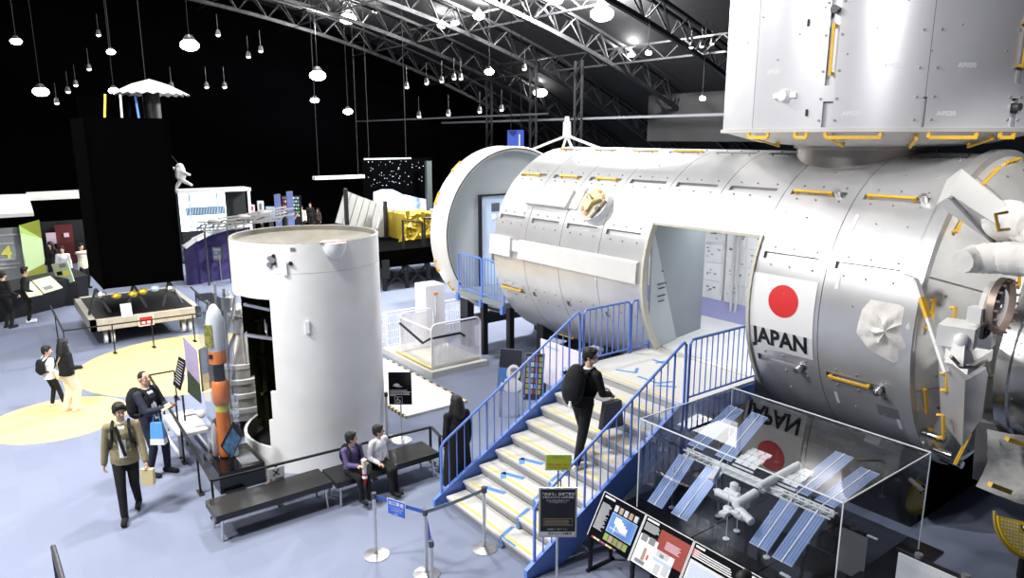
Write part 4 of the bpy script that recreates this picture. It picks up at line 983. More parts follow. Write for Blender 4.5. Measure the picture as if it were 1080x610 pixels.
for s in (-1, 1):
    c = V((cx_, cy_, 0))+RT*.155*s-FW*.02
    mb = MB(); mb.lathe([(.035, .36), (.05, .38), (.05, .78), (.02, .90), (.001, .93)], c, 16); mb.build('booster', WHITE, RM, world=True)
mb = MB(); q = V((cx_, cy_, 0))-FW*.12; mb.box(q+V((0,0,.62)), (.02, .02, .5)); 
CAB = thing('clear_cabinet', 'thin clear acrylic cabinet around the rocket model', 'display case', (cx_, cy_, .34))
for k in range(4):
    a = (k % 2)*90; dx, dy = ((.2, 0), (0, .2), (-.2, 0), (0, -.2))[k]; mb = MB(); mb.box((cx_+dx, cy_+dy, 1.68), (.006, .4, 2.64) if k % 2 == 0 else (.4, .006, 2.64)); mb.build('pane', GLASS, CAB, world=True)
# display boards on the grey frame, left of the rocket model
DB = thing('display_rack', 'grey metal display frame carrying a lilac picture board, beside the rocket model', 'display', (-13.0, 2.7, 0))
fb = at(236, 478, 0); 
mb = MB(); mb.bar((fb.x, fb.y, 0), (fb.x, fb.y, 1.42), .10, .05); mb.build('post', GREYM, DB, world=True)
mb = MB(); mb.bx((-13.5, 2.25, .42), (-12.35, 2.75, .47)); mb.build('shelf', LGREY, DB, world=True)
for x, y in ((-13.5, 2.25), (-12.4, 2.25), (-13.5, 2.72), (-12.4, 2.72)): MB().bx((x, y, 0), (x+.05, y+.05, .42)).build('leg', LGREY, DB, world=True)
for y in (2.25, 2.72): MB().bx((-13.5, y, .04), (-12.35, y+.04, .09)).build('cross_bar', LGREY, DB, world=True)
B0 = at(214, 428, 0.8)
pts = [atd(px, py, fb) for px, py in ((193, 355), (208, 370), (213, 425), (199, 413))]
mb = MB(); mb.prism(pts, -FW*.03+RT*.01); bd = mb.build('picture_board', mat('lilac_print', (.50, .42, .62), .4, nscale=5, namt=.15), DB, world=True)
pts2 = [atd(px, py, fb+FW*.0)-FW*.04 for px, py in ((199, 390), (212, 405), (213, 425), (199, 413))]
mb = MB(); mb.prism(pts2, -FW*.004); mb.build('picture_band', mat('dark_green_print', (.06, .08, .05), .4), DB, world=True)
pts = [atd(px, py, fb) for px, py in ((209, 369), (222, 364), (227, 408), (213, 414))]; mb = MB(); mb.prism(pts, FW*.06); mb.build('monitor_back', mat('monitor_grey', (.12, .13, .13), .5), DB, world=True)
p = atd(205, 437, fb); mb = MB(); mb.box(p+V((0, 0, .02)), (.1, .3, .05)); mb.ell(p+RT*.12, .08, 10); tag(fuse(mb, .02, 1).build('cloth_bundle', CLOTHW), 'small crumpled white bundle on the grey display shelf', 'bundle')
# black reading stand beside it
t = thing('information_stand', 'small black lectern with white text, right of the suited man', 'information panel', tuple(at(190, 470, 0)))
b_ = at(192, 470, 0); TLc, TRc, BRc, BLc = [atd(px, py, b_) for px, py in ((189, 376), (197, 381), (191, 412), (183, 405))]
mb = MB(); mb.prism([TLc, TRc, BRc, BLc], -FW*.03); bo = mb.build('board', BLACK, t, world=True)
mb = MB()
for k in range(9): u = .1+.09*k; mb.bar(TLc.lerp(BLc, u)-FW*.034+(TRc-TLc)*.12, TRc.lerp(BRc, u)-FW*.034-(TRc-TLc)*.2, .012, .004)
mb.build('print', PW, t, world=True)
mb = MB(); q1, q2 = atd(193, 395, b_), atd(186, 410, b_); mb.prism([q1, q1+RT*.08, q2+RT*.07, q2], -FW*.01); mb.build('text_card', PW, t, world=True)
for dx in (-.03, .10): 
    mb = MB(); q = b_+RT*dx; mb.bar(q, V((q.x, q.y, .95)), .03); mb.build('leg', BLACK, t, world=True)
# leaflet stand in front of the plinth
t = thing('information_stand', 'small sloped stand with blue photo panel in front of the rocket model', 'information panel', tuple(at(247, 520, 0)))
b_ = at(247, 516, 0); c4 = [atd(px, py, b_) for px, py in ((246, 445), (257, 458), (245, 484), (233, 470))]
mb = MB(); mb.prism(c4, -FW*.025); mb.build('board', BLACK, t, world=True)
mb = MB(); cc = sum((V(c) for c in c4), V((0, 0, 0)))/4; q4 = [cc+(V(c)-cc)*.8+V((0, 0, -.03)) for c in c4]; mb.prism(q4, -FW*.031); mb.build('photo', mat('print_deep_blue', (.05, .13, .24), .5, nscale=9, namt=.6), t, world=True)
mb = MB(); mb.bar(b_, V((b_.x, b_.y, .62)), .06); mb.bx((b_.x-.2, b_.y-.15, 0), (b_.x+.2, b_.y+.15, .03)); mb.build('leg', BLACK, t, world=True)

# ================================================================== BENCHES AND BARRIERS
def bench(x, y0, y1, label, group='black benches by the rocket stage', along='y', w=.55):
    L = y1-y0; t = thing('bench', label, 'bench', (x, (y0+y1)/2, 0) if along == 'y' else ((y0+y1)/2, x, 0), 0 if along == 'y' else R_(90), group)
    mb = MB(); mb.box((0, 0, .375), (w, L-.02, .09)); mb.build('seat', BENCH, t)
    mb = MB(); mb.box((0, 0, .325), (w-.06, L-.1, .02)); mb.build('seat_frame', BLACK, t)
    for sx in (-1, 1):
        for sy in (-1, 1): mb = MB(); mb.cyl((sx*(w/2-.06), sy*(L/2-.08), 0), (sx*(w/2-.08), sy*(L/2-.1), .33), .018, .018, 10); mb.build('leg', STEEL, t)
    return t
bench(-9.60, 2.05, 3.72, 'black padded bench with the white X card behind it, left of the seated children')
bench(-9.52, 3.73, 5.50, 'black padded bench on which the two children sit')
bench(-22.2, 5.3, 5.85, 'x', 'x') if False else None
t = bench(5.6, -24.2, -20.4, 'long black bench far back beside the cart barrier', None, 'x', .5)
def barrier(pts, zt, label, feet, group=None):
    t = thing('barrier_rail', label, 'barrier', (pts[0][0], pts[0][1], 0), 0, group)
    mb = MB(); 
    for a, b in zip(pts[:-1], pts[1:]): mb.bar((a[0], a[1], zt), (b[0], b[1], zt), .045, .025)
    mb.build('top_bar', BLACK, t, world=True)
    for (x, y) in feet:
        mb = MB(); mb.bx((x-.025, y-.012, 0), (x+.025, y+.012, zt-.01)); mb.bx((x-.12, y-.04, 0), (x+.12, y+.04, .015)); mb.build('post', BLACK, t, world=True)
    return t
barrier([(-15.6, 2.9), (-15.6, 2.42), (-12.2, 2.3), (-10.02, 2.2), (-9.92, 3.9), (-9.80, 5.68), (-9.36, 5.60)], .62, 'low black barrier rail running behind the benches and left of the rocket model', [(-15.6, 2.9), (-15.6, 2.42), (-14, 2.36), (-12.3, 2.3), (-11, 2.24), (-10.02, 2.2), (-9.96, 3.1), (-9.88, 4.6), (-9.80, 5.66), (-9.36, 5.58)])
barrier([(-23.5, 1.35), (-20.1, 1.35), (-19.95, 4.95), (-23.8, 5.15)], .75, 'low black barrier rail around the wheeled cart and black tower', [(-22.2, 1.35), (-20.1, 1.35), (-20.05, 2.4), (-20.0, 3.3), (-19.95, 4.3), (-19.95, 4.95), (-21.5, 5.05), (-23, 5.1)])
# X card on the barrier
p0 = at(290, 497, .55); mb = MB(); mb.m = 0; mb.box((-9.88, p0.y, .52), (.01, .25, .2)); card = mb.build('notice_card', PW); tag(card, 'white card with black X hung on the barrier behind the bench', 'sign')
vs, fs = text_mesh('✕', .2, .004); 
mb = MB()
for s in (-1, 1): mb.bar((-9.873, p0.y-.045, .545-.045*s), (-9.873, p0.y+.045, .545+.045*s), .016, .004, up=(1, 0, 0))
mb.bar((-9.873, p0.y-.02, .445), (-9.873, p0.y+.1, .445), .012, .004, up=(1, 0, 0)); mb.build('cross_print', BLACK, card, world=True)
mb = MB(); mb.cyl((-9.874, p0.y-.08, .445), (-9.870, p0.y-.08, .445), .016, .016, 12); mb.build('dot_print', RED, card, world=True)

# belt stanchions
def stanchion(p, label, h=.90):
    t = thing('stanchion', label, 'stanchion', (p.x, p.y, 0), 0, 'steel belt stanchions by the stairs')
    mb = MB(); mb.lathe([(.17, 0), (.17, .012), (.06, .03), (.03, .035)], (0, 0, 0), 32); mb.build('base', STEEL, t)
    mb = MB(); mb.cyl((0, 0, .02), (0, 0, h-.06), .024, .024, 16); mb.build('pole', STEEL, t)
    mb = MB(); mb.cyl((0, 0, h-.08), (0, 0, h), .032, .032, 16); mb.box((0, 0, h-.04), (.085, .03, .06)); mb.build('belt_head', DSTEEL, t); return t
S1, S2, S3, S4 = at(397, 586, 0), at(450, 606, 0), at(456, 622, 0), at(511, 579, 0)
stanchion(S1, 'steel stanchion standing left, holding the blue belt end near the benches'); stanchion(S2, 'steel stanchion in the middle joining the blue belt and the grey belt'); stanchion(S4, 'steel stanchion standing against the bottom steps of the stairs')
stanchion(S3, 'short steel stanchion nearest the camera at the bottom edge', .66)
def belt(a, b, m, label, sag=.02):
    mb = MB(); P = []
    n = 8
    for k in range(n+1):
        u = k/n; p = V((a.x, a.y, .86)).lerp(V((b.x, b.y, .86)), u); p.z -= sag*4*u*(1-u); P.append(p)
    for p, q in zip(P[:-1], P[1:]): mb.bar(p, q, .003, .05)
    return tag(mb.build('barrier_belt', m), label, 'belt')
belt(S1, S2, mat('belt_blue', (.03, .09, .42), .6), 'deep blue belt between the left and middle stanchions', .01)
belt(S2, S4, mat('belt_grey', (.38, .45, .50), .6), 'grey-blue belt from the middle stanchion to the stair stanchion', .015)
d_ = (V((S2.x, S2.y, 0))-V((S1.x, S1.y, 0))).normalized(); c_s = V((S1.x, S1.y, 0)).lerp(V((S2.x, S2.y, 0)), .46)
no = d_.cross(V((0, 0, 1))); 
sb = thing('exit_sign', 'blue sign with white writing hanging on the blue belt', 'sign', (c_s.x, c_s.y, .6)); Ms = fr(c_s+V((0, 0, .79))+no*.012, d_, (0, 0, 1))
mb = MB(Ms); mb.bx((-.15, -.11, -.004), (.15, .11, .0)); mb.build('frame', LGREY, sb, world=True); mb = MB(Ms); mb.bx((-.138, -.10, .0), (.138, .105, .003)); mb.build('board', mat('sign_blue', (.03, .13, .66), .5), sb, world=True)
mb = MB(); letter(mb, '出口専用', .062, Ms @ Matrix.Translation((0, .055, .005)), .001); letter(mb, 'こちらからは\n入れません', .036, Ms @ Matrix.Translation((0, -.02, .005))); letter(mb, 'EXIT', .03, Ms @ Matrix.Translation((0, -.08, .005))); mb.build('lettering', PW, sb, world=True)
mb = MB(); mb.prism([V((S2.x, S2.y, .55))+RT*.03, V((S2.x, S2.y, .78))+RT*.03, V((S2.x, S2.y, .42))+RT*.09-FW*.02, V((S2.x, S2.y, .40))+RT*.03], -FW*.004); tag(mb.build('hanging_sign', mat('sign_violet_blue', (.10, .13, .55), .5)), 'narrow blue sign seen edge-on, hanging from the middle stanchion', 'sign')

# notice stand at the stairs
b_ = at(591, 640, 0); t = thing('notice_stand', 'grey framed black notice board on a pole at the foot of the stairs', 'sign', (b_.x, b_.y, 0))
def bmat(px0, py0, px1, py1, base, off=0.):
    o = atd(px0, py1, base)-FW*off; x = atd(px1, py1, base)-atd(px0, py1, base); y = atd(px0, py0, base)-atd(px0, py1, base)
    return fr(o, RT, UP), (atd(px1, py0, base)-o-FW*off).dot(RT), (atd(px0, py0, base)-o).z
Mn, w_, h_ = bmat(568, 515, 609, 567, b_)
mb = MB(Mn); mb.bx((0, 0, -.02), (w_, h_, 0)); mb.build('frame', mat('frame_silver', (.60, .60, .58), .4, .4), t, world=True)
mb = MB(Mn); mb.bx((.02, .075, 0), (w_-.02, h_-.02, .004)); mb.build('board', SATIN, t, world=True); mb = MB(Mn); mb.bx((.02, .02, 0), (w_-.02, .07, .004)); mb.build('footer_strip', PW, t, world=True)
mb = MB(); Mo = Mn @ Matrix.Translation((w_/2, 0, .006)); letter(mb, '「きぼう」日本実験棟', .040, Mo @ Matrix.Translation((0, h_-.075, 0)), .0012); letter(mb, '実物大のモデルと試験施設', .030, Mo @ Matrix.Translation((0, h_-.115, 0)), .0005)
letter(mb, '船内の見学は階段をのぼり\n中へお進みください', .022, Mo @ Matrix.Translation((0, h_-.165, 0))); letter(mb, '左側通行にご協力ください', .020, Mo @ Matrix.Translation((0, .105, 0))); mb.build('lettering', PW, t, world=True)
mb = MB(Mn)
for a, b in (((.05, .15), (w_-.05, .153)), ((.05, .235), (w_-.05, .238)), ((.05, .15), (.053, .238)), ((w_-.053, .15), (w_-.05, .238))): mb.bx((a[0], a[1], .004), (b[0], b[1], .006))
for k in range(4): mb.bx((.065, .165+.016*k, .004), (w_-.075-.02*(k % 2), .170+.016*k, .006))
mb.build('box_print', mat('print_tan', (.45, .38, .24), .5), t, world=True)
mb = MB(); letter(mb, '防犯カメラ作動中', .034, Mn @ Matrix.Translation((w_/2+.03, .045, .006)), .001); mb.build('lettering', BLACK, t, world=True)
mb = MB(); pc = Mn @ V((w_/2, 0, -.03)); mb.cyl((pc.x, pc.y, .02), (pc.x, pc.y, pc.z+.3), .016, .016, 12); mb.build('pole', STEEL, t, world=True)
mb = MB(); mb.cyl((pc.x, pc.y, 0), (pc.x, pc.y, .02), .18, .17, 28); mb.build('base', STEEL, t, world=True)
My, wy, hy = bmat(575, 480, 603, 497, b_)
mb = MB(My); mb.m = 0; mb.bx((0, -.0, -.02), (wy, hy, -.012)); mb.m = 1; mb.bx((.012, .012, -.012), (wy-.012, hy-.012, -.009)); 
ys_ = mb.build('yellow_notice', [PW, mat('notice_yellow', (.68, .80, .04), .6)], t, world=True)
mb = MB(); letter(mb, '館内での', .032, My @ Matrix.Translation((wy/2, hy-.035, -.007))); letter(mb, 'お手洗いのご案内', .026, My @ Matrix.Translation((wy/2, .03, -.007))); mb.build('lettering', PGN, t, world=True); mb = MB(); letter(mb, '飲食はご遠慮ください', .026, My @ Matrix.Translation((wy/2, .07, -.007)), .001); mb.build('lettering', mat('print_orange', (.85, .25, .03), .5), t, world=True)
mb = MB(); mb.bar(Mn @ V((w_/2, h_, -.012)), My @ V((wy/2, .02, -.03)), .012); mb.build('notice_clip', DSTEEL, t, world=True)

# wheelchair sign
b_ = at(421, 466, 0); t = thing('notice_stand', 'black board with white wheelchair symbol on a pole beside the white mat', 'sign', (b_.x, b_.y, 0))
Mn, w_, h_ = bmat(410.5, 393, 433.5, 427, b_)
mb = MB(Mn); mb.bx((0, 0, -.015), (w_, h_, 0)); mb.build('board', SATIN, t, world=True)
mb = MB(Mn)
for k, (z, f_) in enumerate(((.265, .8), (.235, .95), (.21, .9), (.185, .92))): mb.bx((w_*.06, z, 0), (w_*f_, z+.010, .003))
mb.m = 0
for a, b in (((.10, .03), (.24, .035)), ((.10, .145), (.24, .15)), ((.10, .03), (.105, .15)), ((.235, .03), (.24, .15))): mb.bx((a[0], a[1], 0), (b[0], b[1], .003))
cq = V((.165, .075, .002)); P = [cq+V((.034*math.cos(t2), .034*math.sin(t2), 0)) for t2 in np.linspace(R_(100), R_(340), 14)]
for p, q in zip(P[:-1], P[1:]): mb.bar(p, q, .009, .003, up=(0, 0, 1))
mb.cyl(V((.158, .134, 0)), V((.158, .134, .003)), .010, .010, 12); mb.bar(V((.158, .122, .002)), V((.163, .085, .002)), .012, .003); mb.bar(V((.163, .088, .002)), V((.195, .085, .002)), .010, .003); mb.bar(V((.195, .085, .002)), V((.208, .052, .002)), .010, .003)
mb.ell((.15, .37, .001), (.05, .03, .004), 12); mb.bar(V((.08, .36, .002)), V((.24, .34, .002)), .012, .003); mb.bar(V((.1, .39, .002)), V((.2, .33, .002)), .01, .003); mb.bar(V((.15, .40, .002)), V((.15, .33, .002)), .02, .003)
mb.build('print', PW, t, world=True)
mb = MB(Mn); mb.bx((w_*.06, .165, 0), (w_*.3, .177, .003)); mb.build('print', PYL, t, world=True)
pc = Mn @ V((w_/2, 0, -.025)); mb = MB(); mb.cyl((pc.x, pc.y, .02), (pc.x, pc.y, pc.z+.1), .014, .014, 10); mb.build('pole', STEEL, t, world=True); mb = MB(); mb.cyl((pc.x, pc.y, 0), (pc.x, pc.y, .02), .19, .18, 28); mb.build('base', STEEL, t, world=True)
p = at(409, 463, 0); tt = stanchion(p, 'steel stanchion behind the bench, left of the wheelchair sign'); tt['group'] = ''
del tt['group']

# ================================================================== RAMP MAT AND WHEELCHAIR LIFT
t = thing('ramp_mat', 'large white floor mat with black and yellow striped edges beside the lift', 'mat', (-13.4, 7, 0))
MB().bx((-15.3, 6.25, 0), (-11.72, 7.62, .05)).build('mat_surface', mat('mat_white', (.80, .80, .74), .6, nscale=3, namt=.05), t, world=True)
for y in (6.21, 7.62):
    n = 24; mb = MB()
    for k in range(n):
        mb.m = k % 2; x0 = -15.3+(3.58)*k/n if y > 7 else -13.4+1.68*k/n; x1 = x0+(3.58 if y > 7 else 1.68)/n; mb.bx((x0, y, 0), (x1, y+.05, .055))
    mb.build('hazard_edge', [BLACK, mat('hazard_yellow', (.72, .58, .25), .6)], t, world=True)
mb = MB()
for k in range(10): mb.m = k % 2; mb.bx((-15.35, 6.25+.137*k, 0), (-15.3, 6.25+.137*(k+1), .055))
mb.build('hazard_edge', [BLACK, mat('hazard_yellow', (.72, .58, .25), .6)], t, world=True)
LF = thing('wheelchair_lift', 'white wheelchair lift platform with mesh side panels and a tall cabinet', 'lift', (-14.7, 8.6, 0))
LW = mat('lift_white', (.78, .77, .82), .45)
MB().bx((-15.9, 7.85, 0), (-13.45, 9.4, .15)).build('platform_base', mat('base_grey_white', (.62, .62, .58), .6), LF, world=True)
MB().bx((-15.4, 7.95, .15), (-13.6, 9.3, .2)).build('platform_floor', mat('platform_cream', (.62, .60, .52), .6), LF, world=True)
MB().bx((-15.4, 7.9, .2), (-13.6, 7.95, .215)).build('edge_strip', YELT, LF, world=True)
MB().bx((-15.75, 8.75, .15), (-15.2, 9.3, 1.75)).build('cabinet', LW, LF, world=True)
mb = MB(); 
for y in (8.68,): pass
mb.m = 0; mb.bx((-15.2, 8.98, 1.5), (-15.19, 9.1, 1.56)); mb.m = 1; mb.bx((-15.2, 9.02, .9), (-15.185, 9.06, 1.45)); mb.build('control_print', [mat('print_orange', (.85, .25, .03), .5), LGREY], LF, world=True)
PERS = glassy('mesh_panel_clear', (.86, .86, .90), 1.3, .2)
def liftpanel(x, y0, y1, h):
    mb = MB(); r = .14; P = [(x, y0, .2), (x, y0, h-r)]+[(x, y0+r-r*math.cos(a), h-r+r*math.sin(a)) for a in np.linspace(0, 1.57, 6)]+[(x, y1-r+r*math.sin(a), h-r+r*math.cos(a)) for a in np.linspace(0, 1.57, 6)]+[(x, y1, .2)]
    mb.tube(P, .022, 8); mb.bar((x, y0, .24), (x, y1, .24), .03); o = mb.build('panel_frame', LW, LF, world=True)
    mb = MB(); k = y0+.04
    while k < y1-.02: mb.bar((x, k, .25), (x, k, h-.05), .022, .004, up=(1, 0, 0)); k += .032
    mb.build('side_mesh', LW, o, world=True)
liftpanel(-13.6, 7.95, 9.3, 1.22); liftpanel(-15.1, 7.95, 8.9, 1.2)
mb = MB(); mb.tube([(-15.1, 7.95, .95), (-13.95, 7.92, .72), (-13.62, 7.93, .9), (-13.55, 8.7, .92), (-13.5, 8.8, .84)], .03, 8); mb.build('safety_arm', BLACK, LF, world=True)
mb = MB(); mb.tube([(-15.1, 7.95, 1.1), (-13.6, 7.95, 1.1)], .02, 8); mb.build('gate_bar', LW, LF, world=True)
# white wire fence behind
t = thing('wire_fence', 'low white wire mesh fence panels behind the lift and the white mat', 'fence', (-16.2, 8.5, 0))
for y0, y1, x in ((6.6, 8.0, -15.9), (8.05, 9.35, -16.1), (9.4, 10.7, -16.3)):
    mb = MB(); mb.tube([(x, y0, 0), (x, y0, 1.0), (x, y1, 1.0), (x, y1, 0)], .02, 8); mb.bar((x, y0, .12), (x, y1, .12), .02); o = mb.build('panel_frame', LW, t, world=True)
    mb = MB(); y = y0+.05
    while y < y1: mb.bar((x, y, .12), (x, y, 1.0), .009); y += .06
    for z in (.3, .5, .7, .9): mb.bar((x, y0, z), (x, y1, z), .009)
    mb.build('wire_mesh', LW, o, world=True)
PDK = mat('print_dark', (.03, .035, .045), .5)
# posters between lift and stairs
def poster(px0, py0, px1, py1, base, label, rc, w=None):
    b_ = at(*base, 0); t = thing('poster_board', label, 'poster', (b_.x, b_.y, 0)); Mp, w_, h_ = bmat(px0, py0, px1, py1, b_)
    Mp = Mp @ Matrix.Rotation(R_(-12), 4, 'X') @ Matrix.Rotation(R_(-4), 4, 'Z')
    mb = MB(Mp); mb.bx((0, 0, -.02), (w_, h_, 0)); mb.build('board', GREYM, t, world=True); art(t, Mp @ Matrix.Translation((.015, .015, .001)), w_-.03, h_-.03, rc)
    for u in (.1, .9):
        mb = MB(); q = Mp @ V((w_*u, 0, -.02)); mb.bar((q.x, q.y, 0), q+V((0, 0, .1)), .025); mb.bar((q.x, q.y, .015), (q.x+.5*FW.x, q.y+.5*FW.y, .015), .025); mb.build('leg', STEEL, t, world=True)
    return t, Mp, w_, h_
tp, Mp, w_, h_ = poster(524, 369, 549, 412, (535, 440), 'poster of an astronaut in white spacesuit standing behind the left stair rail', [(PDK, 0, 0, 1, 1), (PB, .0, .45, .5, 1)])
mb = MB(Mp); mb.ell((.30, .36, .006), (.135, .17, .006), 20); mb.ell((.28, .12, .006), (.22, .14, .006), 16); mb.build('suit_print', PW, tp, world=True); mb = MB(Mp); mb.ell((.31, .36, .013), (.075, .10, .004), 16); mb.build('visor_print', SKIN, tp, world=True)
mb = MB(Mp); mb.ell((.11, .2, .012), (.035, .04, .004), 10); mb.ell((.11, .08, .012), (.035, .04, .004), 10); mb.ell((.31, .42, .013), (.08, .05, .006), 12); mb.build('detail_print', PGY, tp, world=True)
poster(551, 374, 572, 422, (562, 452), 'dark poster covered with small photographs behind the left stair rail', [(PDK, 0, 0, 1, 1)]+[((PBR, PGY, PRD, PGN, PT, PB)[(i*7+j*3) % 6], .06+.23*i, .06+.12*j, .24+.23*i, .155+.12*j) for i in range(4) for j in range(7)])
t = thing('display_board', 'white display board with pale blue emblem under the platform', 'poster', (-10.7, 9.3, 0))
MB().bx((-11.3, 9.28, .25), (-10.0, 9.31, 1.2)).build('board', mat('board_lilac_white', (.80, .74, .82), .5), t, world=True)
for x in (-11.2, -10.1): MB().bx((x, 9.29, 0), (x+.04, 9.33, .9)).build('leg', DSTEEL, t, world=True)
mb = MB(); 
for a in range(3): mb.box((-10.45, 9.275, .62), (.34, .006, .13), Matrix.Rotation(R_(60*a), 3, 'Y'))
mb.bx((-11.1, 9.272, 1.06), (-10.7, 9.28, 1.11)); mb.build('emblem_print', PLB, t, world=True)

# ================================================================== CEILING LAMPS, BANNERS, HUNG THINGS
BULB = emis('lamp_bulb', (1, 1, .97), 16.)
REFL = mat('lamp_reflector', (.03, .03, .03), .5)
WIRE = mat('thin_black_wire', (.004, .004, .004), .8)
def lamp(px, py, D, r, label, up=0, group='high bay lamps hanging under the black roof'):
    q = ray(px, py); q = q/q.dot(FW); p = CAMP+q*D
    t = thing('ceiling_lamp', label, 'lamp', tuple(p), 0, group)
    mb = MB(); mb.lathe([(r*.02, r*.95), (r*.25, r*.9), (r*.5, r*.6), (r*.55, r*.42)], (0, 0, 0), 24); mb.build('reflector', REFL, t)
    mb = MB(); mb.ell((0, 0, r*.02), (r*.82, r*.82, r*.5), 16); mb.build('bulb', BULB, t)
    top = vault(p.y)-.3-p.z
    if top > .2: mb = MB(); mb.cyl((0, 0, r*.9), (0, 0, min(top, 9)), .012, .012, 6); mb.build('hanging_rod', WIRE, t)
    if up:
        l = bpy.data.lights.new('lamp_glow', 'POINT'); l.energy = up*1.6; l.shadow_soft_size = .2; o = bpy.data.objects.new('lamp_glow', l); COL.objects.link(o); o.location = (p.x, p.y, max(p.z+r*1.2+.1, vault(p.y)-2.0))
    return t
for px, py, D, r, up, lb in ((635, 15, 30.5, .58, 5000, 'brightest large round ceiling lamp, above the middle of the long module'), (570, 98, 45, .50, 900, 'ceiling lamp just above the white mast'), (200, 48, 27, .40, 380, 'large ceiling lamp above and right of the white cone roof'),
        (43, 97, 30, .36, 120, 'large ceiling lamp far left above the presentation booth'), (17, 44, 24, .2, 0, 'dim ceiling lamp in the upper left corner'), (335, 80, 38, .50, 300, 'ceiling lamp above the middle of the rocket stage'), (367, 20, 39, .52, 400, 'twin ceiling lamp at the top, left of centre'),
        (414, 3, 39, .42, 200, 'ceiling lamp at the top edge left of centre'), (396, 11, 39, .26, 150, 'small ceiling lamp beside the lamps at the top edge'), (466, 27, 38, .28, 150, 'small bright ceiling lamp, left one of the top centre pair'), (480, 24, 38, .26, 150, 'small bright ceiling lamp, right one of the top centre pair'),
        (505, 17, 35, .33, 300, 'ceiling lamp left of the roof trusses at top centre'), (516, 76, 28, .22, 60, 'small ceiling lamp above the left end ring'), (117, 55, 27, .18, 0, 'small ceiling lamp above the black tower'), (120, 96, 30, .24, 90, 'ceiling lamp just left of the white cone roof'), (332, 106, 34, .24, 120, 'flat ceiling lamp above the glowing wall patch'), (367, 118, 34, .26, 60, 'ceiling lamp low down right of the glowing wall patch'),
        (586, 0, 30, .36, 3500, 'ceiling lamp at the top edge between the roof trusses'), (666, 58, 35, .2, 120, 'small ceiling lamp at the right end of the roof truss'), (684, 56, 28, .15, 0, 'small hanging lamp right of the roof truss end'), (741, 104, 30, .16, 0, 'small lamp left of the upright module')):
    t = lamp(px, py, D, r, lb, up)
small = [(429, 92, 'fourth'), (450, 88, 'x'), (466, 86, 'x'), (479, 83, 'x'), (486, 83, 'x'), (442, 123, 'x'), (473, 121, 'x'), (506, 118, 'x'), (529, 116, 'x'), (94, 73, 'x'), (80, 90, 'x'), (72, 97, 'x'), (60, 109, 'x'), (181, 92, 'x'), (218, 92, 'x'), (237, 92, 'x'), (275, 54, 'x'), (729, 50, 'x'), (740, 49, 'x'), (751, 46, 'x'), (553, 73, 'x'), (262, 60, 'x'), (104, 37, 'x'), (230, 37, 'x')]
sp0 = None
for k, (px, py, _) in enumerate(small):
    D = 30; q = ray(px, py); q = q/q.dot(FW); p = CAMP+q*D
    if sp0 is None:
        sp0 = thing('spot_lamp', 'x', 'lamp', tuple(p), 0, 'small spot lamps hanging under the roof')
        mb = MB(); mb.cyl((0, 0, 0), (0, 0, .2), .11, .06, 12); mb.cyl((0, 0, .2), (0, 0, .8), .01, .01, 6); mb.build('housing', REFL, sp0)
        mb = MB(); mb.ell((0, 0, 0), (.075, .075, .06), 10); mb.build('bulb', emis('spot_bulb', (1, 1, .97), 6.), sp0); s_ = sp0
    else: s_ = dup(sp0, tuple(p))
    side = 'left' if px < 290 else 'middle' if px < 600 else 'right'
    row = sorted([(q[0], q[1]) for q in small if ('left' if q[0] < 290 else 'middle' if q[0] < 600 else 'right') == side])
    wd_ = ['first', 'second', 'third', 'fourth', 'fifth', 'sixth', 'seventh', 'eighth', 'ninth', 'tenth', 'eleventh', 'twelfth', 'thirteenth'][row.index((px, py))]
    s_['label'] = 'tiny spot lamp, %s from the left under the %s third of the roof' % (wd_, side)
# white tripod mast on top of the module
t = thing('tripod_mast', 'white slender mast on four thin legs standing on top of the long module', 'antenna', (-12.85, YK, 5.18))
mb = MB(); mb.cyl((0, 0, .22), (0, 0, .58), .10, .09, 14); mb.cyl((0, 0, .58), (0, 0, .70), .06, .05, 12); mb.ell((0, 0, .24), (.085, .085, .06), 12); mb.build('mast', WHITE, t)
for dx, dy in ((-.80, -.35), (-.08, -.05), (.12, .06), (.85, .35)):
    zz = -.05 if abs(dx) > .3 else -.02; mb = MB(); mb.bar((0, 0, .26), (dx, dy, zz), .05); mb.build('leg', WHITE, t)
# hanging blue banner with 1
t = thing('hanging_banner', 'blue hanging banner with a white 1 behind the left end of the module', 'banner', (-21, 16, 5))
MB().bx((-21.5, 16, 3.9), (-20.55, 16.03, 5.66)).build('cloth', mat('banner_blue', (.05, .12, .62), .6), t, world=True)
vs, fs = text_mesh('1', .55, .02); mb = MB(); Mt = fr((-20.75, 15.98, 5.28), (1, 0, 0), (0, 0, 1)); letter(mb, '1', .55, Mt, .02); mb.build('lettering', PW, t, world=True)
mb = MB(Mt); mb.prism([(-.62, .36, 0), (-.2, .36, 0), (-.2, .28, 0), (-.41, .16, 0), (-.62, .28, 0)], (0, 0, -.01)); mb.build('arrow_print', mat('banner_navy', (.01, .03, .2), .6), t, world=True)
for x in (-21.3, -20.7): MB().bx((x, 16.0, 5.66), (x+.02, 16.02, vault(16)-.3)).build('hanging_wire', WIRE, t, world=True)
